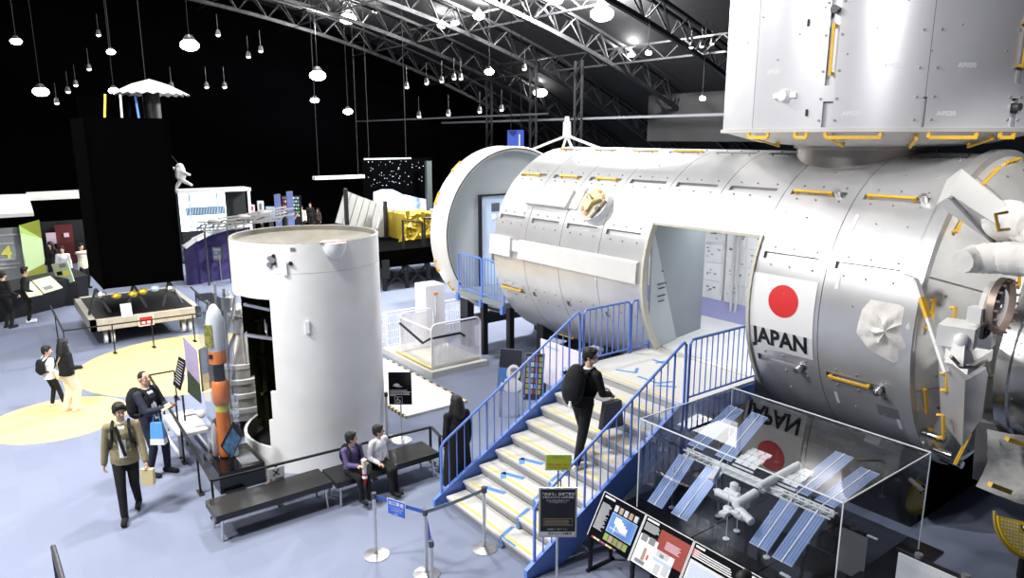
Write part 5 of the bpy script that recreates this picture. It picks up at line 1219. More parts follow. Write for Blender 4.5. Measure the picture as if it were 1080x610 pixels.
# hanging spaceman
p = atd(190, 181, (-24, 5.2, 0)); t = thing('hanging_astronaut', 'small white astronaut figure hanging by a wire right of the black tower', 'figure', tuple(p))
mb = MB(); mb.ell((0, 0, .12), (.13, .13, .14), 12); mb.ell((0, 0, -.12), (.16, .12, .2), 12); mb.cap((.1, 0, 0), (.25, .2, -.1), .05); mb.cap((-.1, 0, 0), (-.3, -.15, .1), .05); mb.cap((0, 0, -.25), (.2, .25, -.42), .07, .05); mb.cap((0, 0, -.25), (-.15, -.2, -.6), .07, .05); mb.box((0, -.0, -.05), (.26, .26, .3))
fuse(mb, .03, 1).build('body', WHITE, t); mb = MB(); mb.cyl((0, 0, .2), (-.6, -.6, 1.2), .008, .008, 5); mb.cyl((-.6, -.6, 1.2), (-.6, -.6, vault(5)-p.z-.3), .008, .008, 5); mb.build('wire', DSTEEL, t)

# ================================================================== BLACK TOWER ON ITS CART
t = thing('black_tower', 'tall black box-shaped spacecraft frame standing on the cream wheeled cart', 'spacecraft', (-22.6, 3.3, .8))
BT = PITCHB
mb = MB(); mb.bx((-24.0, 2.45, 1.45), (-21.3, 4.45, 5.9)); mb.build('body', BT, t, world=True)
for y in (2.45, 4.4): MB().bx((-21.3, y, 1.45), (-21.24, y+.05, 5.9)).build('edge_post', PITCHB, t, world=True)
for y in (2.3, 3.2, 4.1):
    mb = MB(); mb.bar((-21.5, y, 1.45), (-21.3, y+.25, .80), .05); mb.bar((-21.5, y, 1.45), (-21.3, y-.25, .80), .05); mb.build('strut', DSTEEL, t, world=True)
for k, (y, m) in enumerate(((3.15, GOLD), (3.4, GOLD), (2.4, STEEL), (2.75, GOLD), (4.1, STEEL), (3.7, PLB))):
    mb = MB(); mb.ell((-21.35, y, 1.22+.04*(k % 3)), (.12, .13, .09), 8); mb.build('instrument', m, t, world=True, flat=True)
mb = MB(); mb.lathe([(.62, 5.9), (.62, 6.45), (.60, 6.45), (.01, 6.46)], (-22.6, 3.15, 0), 28); mb.build('drum', PITCHB, t, world=True)
for k in range(3):
    mb = MB(); mb.bar((-21.6, 3.0+.4*k, 5.9), (-21.8, 3.1+.35*k, 6.5), .05); mb.build('strut', (GOLD, STEEL, PB)[k], t, world=True)
t2 = thing('cone_canopy', 'white pleated shallow cone on top of the black tower', 'antenna', (-22.2, 4.25, 6.5))
c_ = atx(159, 100, -22.2); n = 24; vs = [(c_.x, c_.y, c_.z+.42)]
for k in range(n*2): a = math.pi*k/n; r = 1.0 if k % 2 else .95; vs.append((c_.x+r*math.cos(a), c_.y+r*math.sin(a), c_.z+(-.02 if k % 2 else .03)))
for k in range(n*2): a = math.pi*k/n; r = .45; vs.append((c_.x+r*math.cos(a), c_.y+r*math.sin(a), c_.z+.26+(0 if k % 2 else .02)))
N2 = n*2; mb = MB(); mb.add(vs, [(0, 1+N2+k, 1+N2+(k+1) % N2) for k in range(N2)]+[(1+N2+k, 1+k, 1+(k+1) % N2, 1+N2+(k+1) % N2) for k in range(N2)]); mb.build('pleated_cone', CLOTHW, t2, world=True, sharp=15)
mb = MB(); mb.cyl((c_.x, c_.y, 5.88), (c_.x, c_.y, c_.z+.3), .22, .22, 12); mb.build('support', BLACK, t2, world=True)
ct = thing('wheeled_cart', 'cream painted heavy cart on white wheels under the black tower', 'cart', (-22.4, 3.3, 0))
mb = MB(); mb.bx((-20.95, 2.0, .45), (-20.8, 4.72, .74)); mb.bx((-24.3, 2.0, .45), (-24.1, 4.72, .74)); mb.bx((-24.3, 2.0, .45), (-20.8, 2.15, .74)); mb.bx((-24.3, 4.57, .45), (-20.8, 4.72, .74)); mb.build('frame', CREAM, ct, world=True)
MB().bx((-24.1, 2.15, .66), (-20.95, 4.57, .72)).build('deck', BLACK, ct, world=True)
for x in (-21.15, -23.9):
    for y in (2.35, 2.52, 4.28, 4.45):
        mb = MB(); mb.cyl((x, y-.04, .17), (x, y+.04, .17), .17, .17, 20); w_o = mb.build('wheel', WHITE, ct, world=True); mb = MB(); mb.bx((x-.06, y-.06, .17), (x+.06, y+.06, .46)); mb.build('bracket', DSTEEL, w_o, world=True)
mb = MB(); mb.m = 0; mb.bx((-20.8, 3.12, .42), (-20.785, 3.5, .70)); mb.m = 1; mb.bx((-20.785, 3.15, .45), (-20.78, 3.47, .67)); mb.m = 0; mb.bx((-20.78, 3.2, .48), (-20.775, 3.28, .55)); mb.bx((-20.78, 3.33, .48), (-20.775, 3.42, .55)); lb_ = mb.build('warning_sign', [PW, mat('sign_red', (.62, .02, .015), .5)], ct, world=True)
b_ = (-20.95, 2.95, .74); mb = MB(); mb.box((-20.90, 2.88, .90), (.02, .26, .34), Matrix.Rotation(R_(-15), 3, 'Y')); tag(mb.build('notice_card', PW), 'white paper card standing on the cream cart below the tower', 'card')

# ================================================================== PRESENTATION BOOTH (far left)
bo = thing('presentation_booth', 'booth with white canopy and grey wall showing a yellow 4, far left', 'booth', (-33, .5, 0))
A = atx(0, 228, -29); B = atx(38, 224, -29); 
mb = MB(); mb.prism([atx(-30, 232, -28.5), atx(36, 228, -28.5), atx(30, 208, -32), atx(-30, 210, -32)], (0, 0, .12)); mb.build('canopy', mat('canopy_white', (.62, .62, .58), .6), bo, world=True)
mb = MB(); mb.prism([atx(28, 212, -33), atx(90, 209, -33), atx(90, 203, -35), atx(28, 206, -35)], (0, 0, .12)); mb.build('canopy', mat('canopy_white', (.62, .62, .58), .6), bo, world=True)
mb = MB(); q0 = atx(-30, 242, -31.5); q1 = atx(20, 240, -31.5); mb.bx((-31.6, q0.y, 0), (-31.5, q1.y, q1.z)); gw = mb.build('wall_panel', mat('booth_grey', (.30, .31, .31), .6), bo, world=True)
mb = MB(); M4 = fr(atx(7, 267, -31.48), (0, 1, 0), (0, 0, 1)); letter(mb, '4', .62, M4, .02); mb.build('lettering', PYL, gw, world=True)
mb = MB(); 
for k, (py, w) in enumerate(((249, .5), (258, .35), (275, .4), (280, .55), (284, .45))): q = atx(2, py, -31.48); mb.bx((q.x, q.y-.2, q.z), (q.x+.01, q.y+w, q.z+.05))
mb.build('print', PT, gw, world=True)
g = [atx(20, 238, -31.4), atx(41, 232, -33.5), atx(44, 296, -33.5), atx(26, 292, -31.4)]
GA = mat('booth_green', (.32, .50, .10), .6); GBm = mat('booth_olive', (.20, .22, .02), .6); GC_ = mat('booth_pale_green', (.45, .58, .30), .6)
g[2].z = 0; g[3].z = 0; g[3].y = g[0].y; g[3].x = g[0].x; g[2].x = g[1].x; g[2].y = g[1].y
mb = MB(); m0 = g[0].lerp(g[3], .0); c1 = g[1].lerp(g[2], .33); c2 = g[0].lerp(g[3], .12); c3 = g[1].lerp(g[2], .78)
mb.m = 0; mb.prism([g[0], c2, c1], (-.08, .02, 0)); mb.m = 1; mb.prism([g[0], c1, g[1]], (-.08, .02, 0)); mb.m = 2; mb.prism([c2, g[3].lerp(g[0], .22), c3, c1], (-.08, .02, 0)); mb.m = 1; mb.prism([g[3].lerp(g[0], .22), g[3], g[2], c3], (-.08, .02, 0)); mb.build('green_wall_panel', [GA, GBm, GC_], bo, world=True)
# desk with pale yellow sloped panels
dk = thing('exhibit_desk', 'long black exhibit desk with white and yellow sloped panels on the left', 'desk', (-26, 1.2, 0))
mb = MB(); mb.hexa([(-25.0, -.6, 0), (-27.4, 2.7, 0), (-28.0, 2.4, 0), (-25.6, -.9, 0), (-24.9, -.6, .88), (-27.3, 2.75, .88), (-28.1, 2.4, 1.05), (-25.7, -.9, 1.05)]); mb.build('desk_body', BLACK, dk, world=True)
def slope_panel(pxs, z0, z1, name, m, inner=None):
    P = [at(px, py, z) for (px, py), z in zip(pxs, (z1, z1, z0, z0))]; mb = MB(); mb.prism(P, (0, 0, -.03)); o = mb.build(name, m, dk, world=True)
    if inner:
        for u0, v0, u1, v1, mm in inner:
            f = lambda u, v: P[0].lerp(P[1], u).lerp(P[3].lerp(P[2], u), v)+V((0, 0, .004)); mb = MB(); mb.prism([f(u0, v0), f(u1, v0), f(u1, v1), f(u0, v1)], (0, 0, .004)); mb.build('print', mm, o, world=True)
slope_panel(((34, 296), (53, 291), (66, 303), (46, 309)), .92, 1.06, 'sloped_panel', PLY, [(.5, .1, .9, .3, PLB), (.15, .65, .6, .9, PGY), (.1, .1, .4, .6, PW)])
slope_panel(((22, 300), (33, 297), (45, 310), (30, 313)), .92, 1.05, 'sloped_panel', PLY, [(.1, .1, .8, .6, PW)])
db2 = thing('display_board', 'tilted green-white display board behind the exhibit desk', 'display', (-29, 3.0, 0))
b_ = at(66, 322, 0); Pq = [atd(px, py, b_) for px, py in ((54, 279), (71, 276), (78, 297), (62, 302))]
mb = MB(); mb.prism(Pq, FW*.05); mb.build('board', mat('board_pale_green', (.50, .60, .38), .5), db2, world=True)
for (u0, v0, u1, v1, mm) in ((.45, .06, .85, .24, PGY), (.15, .38, .5, .55, BLACK), (.1, .7, .5, .92, PGY), (.55, .72, .9, .9, PLB), (.5, .4, .9, .65, PYL)):
    f = lambda u, v: Pq[0].lerp(Pq[1], u).lerp(Pq[3].lerp(Pq[2], u), v)-FW*.01; mb = MB(); mb.prism([f(u0, v0), f(u1, v0), f(u1, v1), f(u0, v1)], -FW*.004); mb.build('print', mm, db2, world=True)
mb = MB(); q = Pq[2].lerp(Pq[3], .5); mb.bx((q.x-.5, q.y-.5, 0), (q.x+.1, q.y+.3, q.z)); mb.build('stand', BLACK, db2, world=True)
# red wall panel with pink posters
rw = thing('red_partition', 'dark red partition wall with two small pink notices, behind the left desk', 'partition', (-36, 3.5, 0))
q0 = atx(57, 238, -36); q1 = atx(76, 238, -36); MB().bx((-36.1, q0.y, 0), (-36, q1.y, q0.z)).build('panel', mat('dark_red_wall', (.11, .01, .008), .7), rw, world=True)
q0 = atx(38, 236, -36.2); q1 = atx(100, 236, -36.2); MB().bx((-36.4, q0.y, 0), (-36.25, q1.y, q1.z+.2)).build('back_panel', BLACK, rw, world=True)
for a, b in (((48, 246), (60, 257)), ((67, 246), (73, 250))):
    q0 = atx(*a, -35.95); q1 = atx(*b, -35.95); MB().bx((-35.97, q0.y, q1.z), (-35.93, q1.y, q0.z)).build('notice', PPK, rw, world=True)

# ================================================================== LIT WINDOW AND PURPLE BOOTH
wb = thing('window_room', 'bright room seen through a wide window with machinery, behind the rocket stage', 'booth', (-34, 8, 0))
w0 = atx(188, 204, -33); w1 = atx(240, 241, -33)
MB().bx((-33.1, w0.y, w1.z), (-33.0, w1.y, w0.z)).build('lit_screen', SCREEN, wb, world=True)
mb = MB(); y0, y1 = w0.y, w1.y; zb, zt3 = w1.z, w0.z; hz = zt3-zb
mb.m = 0
mb.bx((-32.99, y0+(y1-y0)*.12, zb+hz*.40), (-32.97, y1-.05, zb+hz*.62)); mb.m = 1
for k in range(14): u = .13+.06*k; mb.bar((-32.96, y0+(y1-y0)*u, zb+hz*.42), (-32.96, y0+(y1-y0)*(u+.03), zb+hz*.60), .03, .01)
mb.m = 2
for u in (.2, .8): mb.bx((-32.97, y0+(y1-y0)*u, zb), (-32.96, y0+(y1-y0)*(u+.03), zt3))
for k in range(6): u = .3+.09*k; mb.bx((-32.97, y0+(y1-y0)*u, zb), (-32.95, y0+(y1-y0)*(u+.045), zb+hz*(.12+.05*(k % 4))))
mb.build('machinery_view', [mat('machine_blue', (.10, .18, .24), .5), PLB, mat('machine_grey', (.35, .45, .55), .5)], wb, world=True)
q0 = atx(186, 200, -32.5); q1 = atx(262, 197, -32.5)
MB().bx((-33.4, q0.y, w0.z+.02), (-32.3, q1.y+.05, w0.z+.16)).build('canopy', mat('canopy_grey', (.50, .50, .48), .6), wb, world=True)
MB().bx((-32.5, q1.y-.08, 0), (-32.4, q1.y+.02, w0.z+.1)).build('pillar', WHITE, wb, world=True)
MB().bx((-33.3, w0.y-1.5, 0), (-33.05, w0.y, w0.z)).build('side_wall', BLACK, wb, world=True); MB().bx((-33.3, w1.y, 0), (-33.05, q1.y, w0.z)).build('side_wall', BLACK, wb, world=True); MB().bx((-33.3, w0.y, 0), (-33.0, w1.y, w1.z)).build('sill_wall', BLACK, wb, world=True)
pb = thing('curved_counter', 'purple curved counter with white rim in front of the lit window', 'counter', (-29, 7.5, 0))
cc = at(250, 282, 0); cc = V((cc.x-3, cc.y+1.5, 0)); 
Pz = [atx(194, 262, -28.0), atx(205, 254, -28.0), atx(220, 247, -28.2), atx(238, 242, -28.4), atx(262, 238, -28.8)]
for a, b in zip(Pz[:-1], Pz[1:]):
    mb = MB(); mb.hexa([(a.x, a.y, 0), (b.x, b.y, 0), (b.x-.1, b.y, 0), (a.x-.1, a.y, 0), tuple(a), tuple(b), (b.x-.1, b.y, b.z), (a.x-.1, a.y, a.z)]); mb.build('counter_panel', PURPLE, pb, world=True)
    mb = MB(); mb.bar(a+V((.05, 0, .04)), b+V((.05, 0, .04)), .35, .10); mb.build('rim', WHITE, pb, world=True)
for (px, py, w, h, lb_) in ((197, 268, .45, .7, 'dark framed display unit on legs, left end of the purple counter'), (229, 268, .42, .6, 'dark framed display unit on legs, right part of the purple counter')):
    b_ = at(px, 297, 0); t = thing('display_unit', lb_, 'display', (b_.x, b_.y, 0)); q = atd(px, py, b_)
    Mq = fr(q, RT, UP); mb = MB(Mq); mb.bx((-w/2, -h/2, -.05), (w/2, h/2, 0)); mb.build('frame', DSTEEL, t, world=True)
    art(t, Mq @ Matrix.Translation((-w/2+.04, -h/2+.04, .001)), w-.08, h-.08, [(PGY, 0, 0, 1, 1), (PT, .1, .1, .9, .3), (PLB, .2, .35, .6, .5), (PT, .1, .6, .9, .85)])
    for s_ in (-1, 1): q2 = b_+RT*s_*w*.4; MB().cyl((q2.x, q2.y, 0), (q2.x, q2.y, q.z), .025, .025, 8).build('leg', STEEL, t, world=True)
b_ = at(220, 292, 0); t = thing('display_table', 'black table with a small gold model on it in front of the purple counter', 'table', (b_.x, b_.y, 0)); mb = MB(); mb.box((b_.x, b_.y, .84), (.9, 1.1, .05)); mb.build('table_top', BLACK, t, world=True); mb = MB(); mb.box((b_.x, b_.y, .4), (.5, .5, .8)); mb.build('pedestal', BLACK, t, world=True)
for dx, dy in ((.4, -.5), (-.4, -.5), (.4, .5)): MB().cyl((b_.x+dx, b_.y+dy, 0), (b_.x+dx, b_.y+dy, .83), .03, .03, 8).build('leg', STEEL, t, world=True)
t = thing('satellite_model', 'small gold satellite model on the black table', 'model', (b_.x, b_.y, .87)); mb = MB(); mb.box((0, 0, .15), (.18, .18, .22)); mb.build('body', GOLD, t); mb = MB(); mb.box((0, 0, .22), (.03, .9, .10)); mb.build('solar_panel', mat('model_brown', (.35, .22, .12), .5), t)
b_ = at(235, 290, 0); t = thing('ring_seat', 'white ring on a thin stem left of the rocket stage', 'exhibit', (b_.x, b_.y, 0)); mb = MB(); P = [V((.46*math.cos(a), .46*math.sin(a), .5)) for a in np.linspace(0, 2*math.pi, 25)[:-1]]; mb.tube(P, .09, 10, closed=True); mb.build('ring', mat('ring_cream', (.66, .66, .60), .5), t)
mb = MB(); mb.cyl((0, 0, 0), (0, 0, .48), .05); mb.cyl((0, 0, 0), (0, 0, .03), .3); mb.bar((-.45, 0, .48), (.45, 0, .48), .05); mb.build('stem', GREYM, t)
# satellite clutter above the stage: open frame spacecraft models
for k, (px, py, w) in enumerate(((232, 236, 1.4), (262, 231, 2.0), (285, 227, 1.6))):
    q = atx(px, py+2, -27.5); t = thing('truss_model', ('small white framework model, left of three above the rocket stage', 'white framework model with arms, middle of three above the rocket stage', 'white framework model, right of three above the rocket stage')[k], 'model', (q.x, q.y, 0))
    mb = MB()
    for z in (0, .22):
        for dx in (-.4, .4): mb.bar((dx, -w/2, q.z-.1+z), (dx, w/2, q.z-.1+z+.1*k), .06)
    for u in np.linspace(-w/2, w/2, 4): mb.bar((-.4, u, q.z-.1), (.4, u, q.z+.12), .05); mb.bar((.4, u, q.z-.1), (.4, u+.15, q.z+.12), .05)
    mb.ell((0, -.2, q.z+.15), (.25, .25, .12), 10); mb.build('frame', mat('frame_offwhite', (.26, .255, .24), .5), t)
    for u in (-.5, .5): MB().cyl((0, u*w*.8, 0), (0, u*w*.8, q.z-.08), .035, .035, 8).build('leg', DSTEEL, t)
# small sign boards and banners, mid distance
for k, (x0, y0, x1, y1, m, lb_) in enumerate(((263, 216, 269, 228, PW, 'small white sign with red mark above the rocket stage'), (271, 212, 279, 231, PW, 'tall white sign with dark figure above the rocket stage'), (280, 218, 290, 232, PLB, 'pale blue picture board above the rocket stage'))):
    D = 33; q0 = CAMP+ray(x0, y0)/ray(x0, y0).dot(FW)*D; q1 = CAMP+ray(x1, y1)/ray(x1, y1).dot(FW)*D
    t = thing('sign_board', lb_, 'sign', (q0.x, q0.y, 0)); Mq = fr(V((q0.x, q0.y, q1.z)), RT, UP); w, h = (q1-q0).dot(RT), q0.z-q1.z
    mb = MB(Mq); mb.bx((0, 0, -.04), (w, h, 0)); mb.build('board', m, t, world=True); art(t, Mq, w, h, [((RED, PGY, PW)[k], .3, .15, .7, .5), (PB, .15, .75, .85, .85)]); mb = MB(Mq); mb.bx((w*.3, -q1.z, -.1), (w*.7, h*.5, -.04)); mb.build('stand', DSTEEL, t, world=True)
for k, (px, y0) in enumerate(((293, 205), (306, 202))):
    D = 32; q = CAMP+ray(px, y0)/ray(px, y0).dot(FW)*D; t = thing('banner_stand', ('blue-grey vertical banner, left of two behind the rocket stage', 'blue-grey vertical banner, right of two behind the rocket stage')[k], 'banner', (q.x, q.y, 0)); mb = MB(); mb.cyl((0, 0, 0), (0, 0, q.z), .1, .1, 10); mb.build('pole', GREYM, t)
    Mq = fr((0, 0, .4), RT, UP); mb = MB(Mq); mb.bx((-.14, 0, .1), (.14, q.z-.4, .12)); mb.build('cloth', mat('banner_steel_blue', (.16, .20, .42), .6), t)
D = 36; q0 = CAMP+ray(297, 207)/ray(297, 207).dot(FW)*D; q1 = CAMP+ray(317, 230)/ray(317, 230).dot(FW)*D; t = thing('souvenir_rack', 'dark rack of small coloured goods between the two banners', 'rack', (q0.x, q0.y, 0)); Mq = fr(V((q0.x, q0.y, q1.z)), RT, UP); w, h = (q1-q0).dot(RT), q0.z-q1.z
mb = MB(Mq); mb.bx((0, -q1.z, -.3), (w, h, 0)); mb.build('cabinet', BLACK, t, world=True)
random.seed(3); art(t, Mq, w, h, [((mat('goods_teal', (.08, .4, .35), .5), mat('goods_pink', (.5, .05, .25), .5), PLB, mat('goods_green', (.1, .35, .08), .5), PRD, PPK)[random.randrange(6)], .04+.12*i, .04+.16*j, .12+.12*i, .13+.16*j) for i in range(8) for j in range(6)])
# ------------------------------------------------------------------ moon wall, satellite
mw = thing('picture_wall', 'starry black wall with a big pale blue crater landscape picture', 'wall picture', (-33, 17, 0))
q0 = atx(382, 168, -33); q1 = atx(457, 250, -33); MB().bx((-33.1, q0.y, 0), (-33.0, q1.y, q0.z)).build('panel', PITCHB, mw, world=True)
pts = [atx(*p, -32.98) for p in ((394, 203), (402, 200), (414, 200), (424, 205), (438, 208), (451, 211), (451, 250), (394, 240))]
mm = bpy.data.materials.new('crater_picture'); mm.use_nodes = True; nt = mm.node_tree; b = nt.nodes['Principled BSDF']; tc = nt.nodes.new('ShaderNodeTexCoord'); nz = nt.nodes.new('ShaderNodeTexNoise'); nz.inputs['Scale'].default_value = 1.6; nz.inputs['Detail'].default_value = 8; cr = nt.nodes.new('ShaderNodeValToRGB')
cr.color_ramp.elements[0].color = (.22, .30, .62, 1); cr.color_ramp.elements[0].position = .38; cr.color_ramp.elements[1].color = (.80, .88, 1, 1); cr.color_ramp.elements[1].position = .52
nt.links.new(tc.outputs['Object'], nz.inputs['Vector']); nt.links.new(nz.outputs['Fac'], cr.inputs['Fac']); nt.links.new(cr.outputs[0], b.inputs['Base Color']); nt.links.new(cr.outputs[0], b.inputs['Emission Color']); b.inputs['Emission Strength'].default_value = .55
mb = MB(); mb.prism(pts, (.02, 0, 0)); mb.build('crater_print', mm, mw, world=True)
random.seed(8); mb = MB()
for k in range(70):
    y = random.uniform(q0.y+.2, q1.y-.2); z = random.uniform(3.0, q0.z-.1); s_ = random.uniform(.012, .03); mb.box((-32.98, y, z), (.01, s_, s_))
tag(mb.build('star_print', emis('star_white', (.8, .85, 1), .9), mw, world=True), kind='stuff')
q0 = atx(450, 170, -32); q1 = atx(457, 250, -32); MB().bx((-32.2, q0.y, 0), (-32.0, q1.y, q0.z)).build('pillar', mat('pillar_greygreen', (.05, .065, .06), .7), mw, world=True)
st = thing('test_satellite', 'satellite with crumpled gold foil body and three folded grey-white wing panels', 'satellite', (-25, 13, 0))
pan = [[(364, 201), (384, 209), (375, 239), (354, 235)], [(385, 209), (403, 216), (396, 246), (376, 240)], [(404, 217), (426, 225), (416, 262), (397, 247)]]
for k, pl in enumerate(pan):
    mb = MB(); P = [atx(px, py, -26) for px, py in pl]; mb.prism(P, (-.06, 0, 0)); o = mb.build('wing_panel', mat('wing_grey', (.48, .48, .45), .5), st, world=True)
    for u in (.33, .66): mb = MB(); mb.bar(P[0].lerp(P[1], u)+V((.005, 0, 0)), P[3].lerp(P[2], u)+V((.005, 0, 0)), .03, .004); mb.build('panel_line', GREYM, o, world=True)
    if k == 2:
        c = atx(418, 223, -25.97); 
        mb = MB(); P2 = [c+V((.0, .14*math.cos(a), .14*math.sin(a))) for a in np.linspace(0, 6.28, 20)]; mb.tube(P2, .03, 6, closed=True); mb.build('port_ring', GREYM, o, world=True)
for px, y0, y1 in ((366, 199, 236), (408, 212, 262)):
    a, b = atx(px, y0, -25.7), atx(px, y1, -25.7); mb = MB(); mb.bar((b.x, b.y, 1.45), (b.x, b.y, a.z), .13); mb.build('support_post', BLACK, st, world=True)
random.seed(6); a = atx(426, 227, -24.6); b = atx(462, 262, -24.6)
mb = MB(); gx, gy = 12, 10
F0 = lambda i, j: V((-24.6+random.uniform(-.1, .1), a.y+(b.y-a.y)*i/gx, b.z+(a.z-b.z)*j/gy+random.uniform(-.05, .05)))
grid = [[F0(i, j) for i in range(gx+1)] for j in range(gy+1)]; vs = [p for r_ in grid for p in r_]
vs += [V((-26.2, p.y, p.z)) for p in vs]; NN = (gx+1)*(gy+1)
fs = [(j*(gx+1)+i, j*(gx+1)+i+1, (j+1)*(gx+1)+i+1, (j+1)*(gx+1)+i) for j in range(gy) for i in range(gx)]
per = [i for i in range(gx+1)]+[(j+1)*(gx+1)-1 for j in range(1, gy+1)]+[gy*(gx+1)+i for i in range(gx-1, -1, -1)]+[j*(gx+1) for j in range(gy-1, 0, -1)]
fs += [(per[k], per[(k+1) % len(per)], per[(k+1) % len(per)]+NN, per[k]+NN) for k in range(len(per))]
mb.add(vs, fs); mb.build('gold_body', GOLD, st, world=True, flat=True)
for px, py in ((430, 224), (446, 225), (456, 222), (422, 262), (432, 258)):
    mb = MB(); q = atx(px, py, -24.5); mb.cyl(q-V((0, 0, .25)), q+V((0, 0, .05)), .06, .1, 10); mb.build('thruster', GOLD if py > 223 else WHITE, st, world=True)
for a_, b_ in (((430, 236), (418, 262)), ((426, 245), (420, 266)), ((418, 262), (434, 264))): mb = MB(); mb.bar(atx(*a_, -24.4), atx(*b_, -24.4), .05); mb.build('strut', GOLD, st, world=True)
# black scaffold platform
pf = thing('scaffold_platform', 'black steel platform with rails and braces under the gold satellite', 'platform', (-23.6, 13, 0))
da, db_ = atx(404, 266, -22.6), atx(470, 272, -22.6)
mb = MB(); mb.bx((-26.5, 11.2, .85), (-22.6, 15.8, 1.45)); mb.build('deck', PITCHB, pf, world=True)
for y in (11.4, 12.3, 13.2, 14.1, 15.2):
    for x in (-22.7, -26.3): MB().bx((x-.06, y-.06, 0), (x+.06, y+.06, .9)).build('leg', BLACK, pf, world=True)
for y0, y1 in ((11.4, 12.3), (12.3, 13.2), (14.1, 15.2)): mb = MB(); mb.bar((-22.7, y0, .1), (-22.7, y1, .85), .06); mb.bar((-22.7, y1, .1), (-22.7, y0, .85), .06); mb.bar((-22.7, y0, .6), (-22.7, y1, .6), .06); mb.build('brace', BLACK, pf, world=True)
for y0, y1 in ((12.2, 13.0), (13.1, 15.7)):
    mb = MB(); mb.tube([(-22.7, y0, 1.45), (-22.7, y0, 2.5), (-22.7, y1, 2.35), (-22.7, y1, 1.45)], .045, 8); mb.build('guard_rail', BLACK, pf, world=True)
b_ = at(418, 300, 0); t = thing('work_light', 'small bright work light on a black frame below the scaffold', 'lamp', (b_.x, b_.y, 0)); q = atd(407, 281, b_)
mb = MB(); mb.bar((q.x, q.y, 0), (q.x, q.y, q.z), .05); mb.box((q.x, q.y, q.z), (.2, .2, .16)); mb.build('stand', BLACK, t, world=True); mb = MB(); q = q-FW*.13; mb.ell(q, (.075, .075, .075), 10); mb.build('bulb', BULB, t, world=True)
b_ = at(395, 308, 0); t = thing('floor_monitor', 'black monitor cabinet just right of the rocket stage', 'monitor', (b_.x, b_.y, 0)); mb = MB(fr((b_.x, b_.y, 0), RT, UP)); mb.bx((-.3, .5, -.1), (.55, 1.15, 0)); mb.build('cabinet', BLACK, t, world=True); mb = MB(); mb.bar((b_.x, b_.y, 0), (b_.x, b_.y, .55), .08); mb.build('stand', BLACK, t, world=True)
# hanging lit ceiling boards
for k, (x0, y0, x1, y1) in enumerate(((331, 188, 383, 186), (384, 168, 433, 167))):
    q0, q1 = atx(x0, y0, -30), atx(x1, y1, -30); t = thing('hanging_track', ('thin pale lighting track hanging above the banners', 'thin pale lighting track hanging above the crater picture')[k], 'light track', (q0.x, q0.y, q0.z)); mb = MB(); mb.bar(q0, q1, .35 if k == 0 else .1, .14 if k == 0 else .06); mb.build('track', mat('track_white', (.6, .62, .66), .5), t, world=True)
    for u in (.1, .9): q = q0.lerp(q1, u); MB().cyl(q, (q.x, q.y, vault(q.y)-.3), .015, .015, 6).build('hanging_wire', WIRE, t, world=True)
    l = bpy.data.lights.new('track_light', 'SPOT'); l.energy = 260; l.spot_size = 2.2; lo = bpy.data.objects.new('track_light', l); COL.objects.link(lo); q = q0.lerp(q1, .5); lo.location = (q.x+3, q.y-1, q.z+1.5)
# long pale beams and lattice columns at the far right behind the module
for k, x in enumerate((-34, -30, -26.5)):
    mb = MB(); 
    for dx in (-.25, .25): mb.bar((x+dx, 24, 0), (x+dx, 24, 9), .09)
    for j in range(12): mb.bar((x-.25, 24, j*.75), (x+.25, 24, (j+1)*.75), .05)
    struct('lattice_column', mb, TRM)
mb = MB(); mb.bx((-40, 24.5, 6.25), (-18, 24.55, 6.36)); struct('trim_3', mb, mat('pale_rail', (.06, .063, .07), .5))
mb = MB(); mb.bx((-44, 20.0, 6.35), (-24, 20.05, 6.43)); struct('trim_4', mb, mat('pale_rail', (.06, .063, .07), .5))
mb = MB(); mb.bx((-27, 29.5, 5.2), (-19, 29.8, 7.6)); struct('trim_5', mb, mat('far_grey_wall', (.006, .006, .0065), .9, nscale=.6, namt=.9))

# ================================================================== PERFORATED DISC AND NEAR POST
t = thing('perforated_disc', 'yellow perforated half disc with a white rod at the lower right edge', 'exhibit', (-2.4, 9.4, 0))
c = at(1086, 552, .75); nrm = (CAMP-c).normalized(); nrm = V((nrm.x, nrm.y, .55)).normalized(); xx = V((RT.x, RT.y, -.25)).normalized(); Md = fr(c, xx, nrm.cross(xx)); Rd = .42
mb = MB(Md); P = [(Rd*math.cos(a), Rd*math.sin(a), 0) for a in np.linspace(math.pi, 2*math.pi, 30)]; mb.prism(P, (0, 0, -.02)); mb.build('disc', YPERF, t, world=True)
mb = MB(Md); P = [V((Rd*1.01*math.cos(a), Rd*1.01*math.sin(a), -.05)) for a in np.linspace(math.pi*.96, 2*math.pi, 30)]; mb.tube(P, .02, 8); mb.build('rim', mat('rim_ochre', (.40, .28, .03), .5), t, world=True)
k = 0
HOLE = mat('hole_white', (.85, .85, .80), .5)
for i in range(-9, 10):
    for j in range(1, 10):
        x, y = i*.04, -j*.04
        if x*x+y*y < (Rd-.03)**2 and not (abs(x+.08) < .05 and abs(y+.08) < .05) and k < 95:
            mb = MB(Md); mb.cyl((x, y, 0), (x, y, .003), .012, .012, 10); mb.build('perforation', HOLE, t, world=True); k += 1
mb = MB(Md); mb.cyl((-.08, -.08, 0), (-.03, -.04, .22), .032, .032, 14); mb.build('rod', WHITE, t, world=True); mb = MB(Md); mb.cyl((-.085, -.085, .0), (-.08, -.08, .01), .05, .05, 14); mb.build('rod_socket', BLACK, t, world=True)
mb = MB(); mb.cyl((c.x, c.y, 0), c, .05, .05, 10); mb.build('stand', BLACK, t, world=True)
t = thing('glass_balustrade', 'slim dark metal balustrade end at the bottom left edge', 'balustrade', (-8.8, .25, 0))
a, b = at(56, 577, .95), at(66, 612, .95)
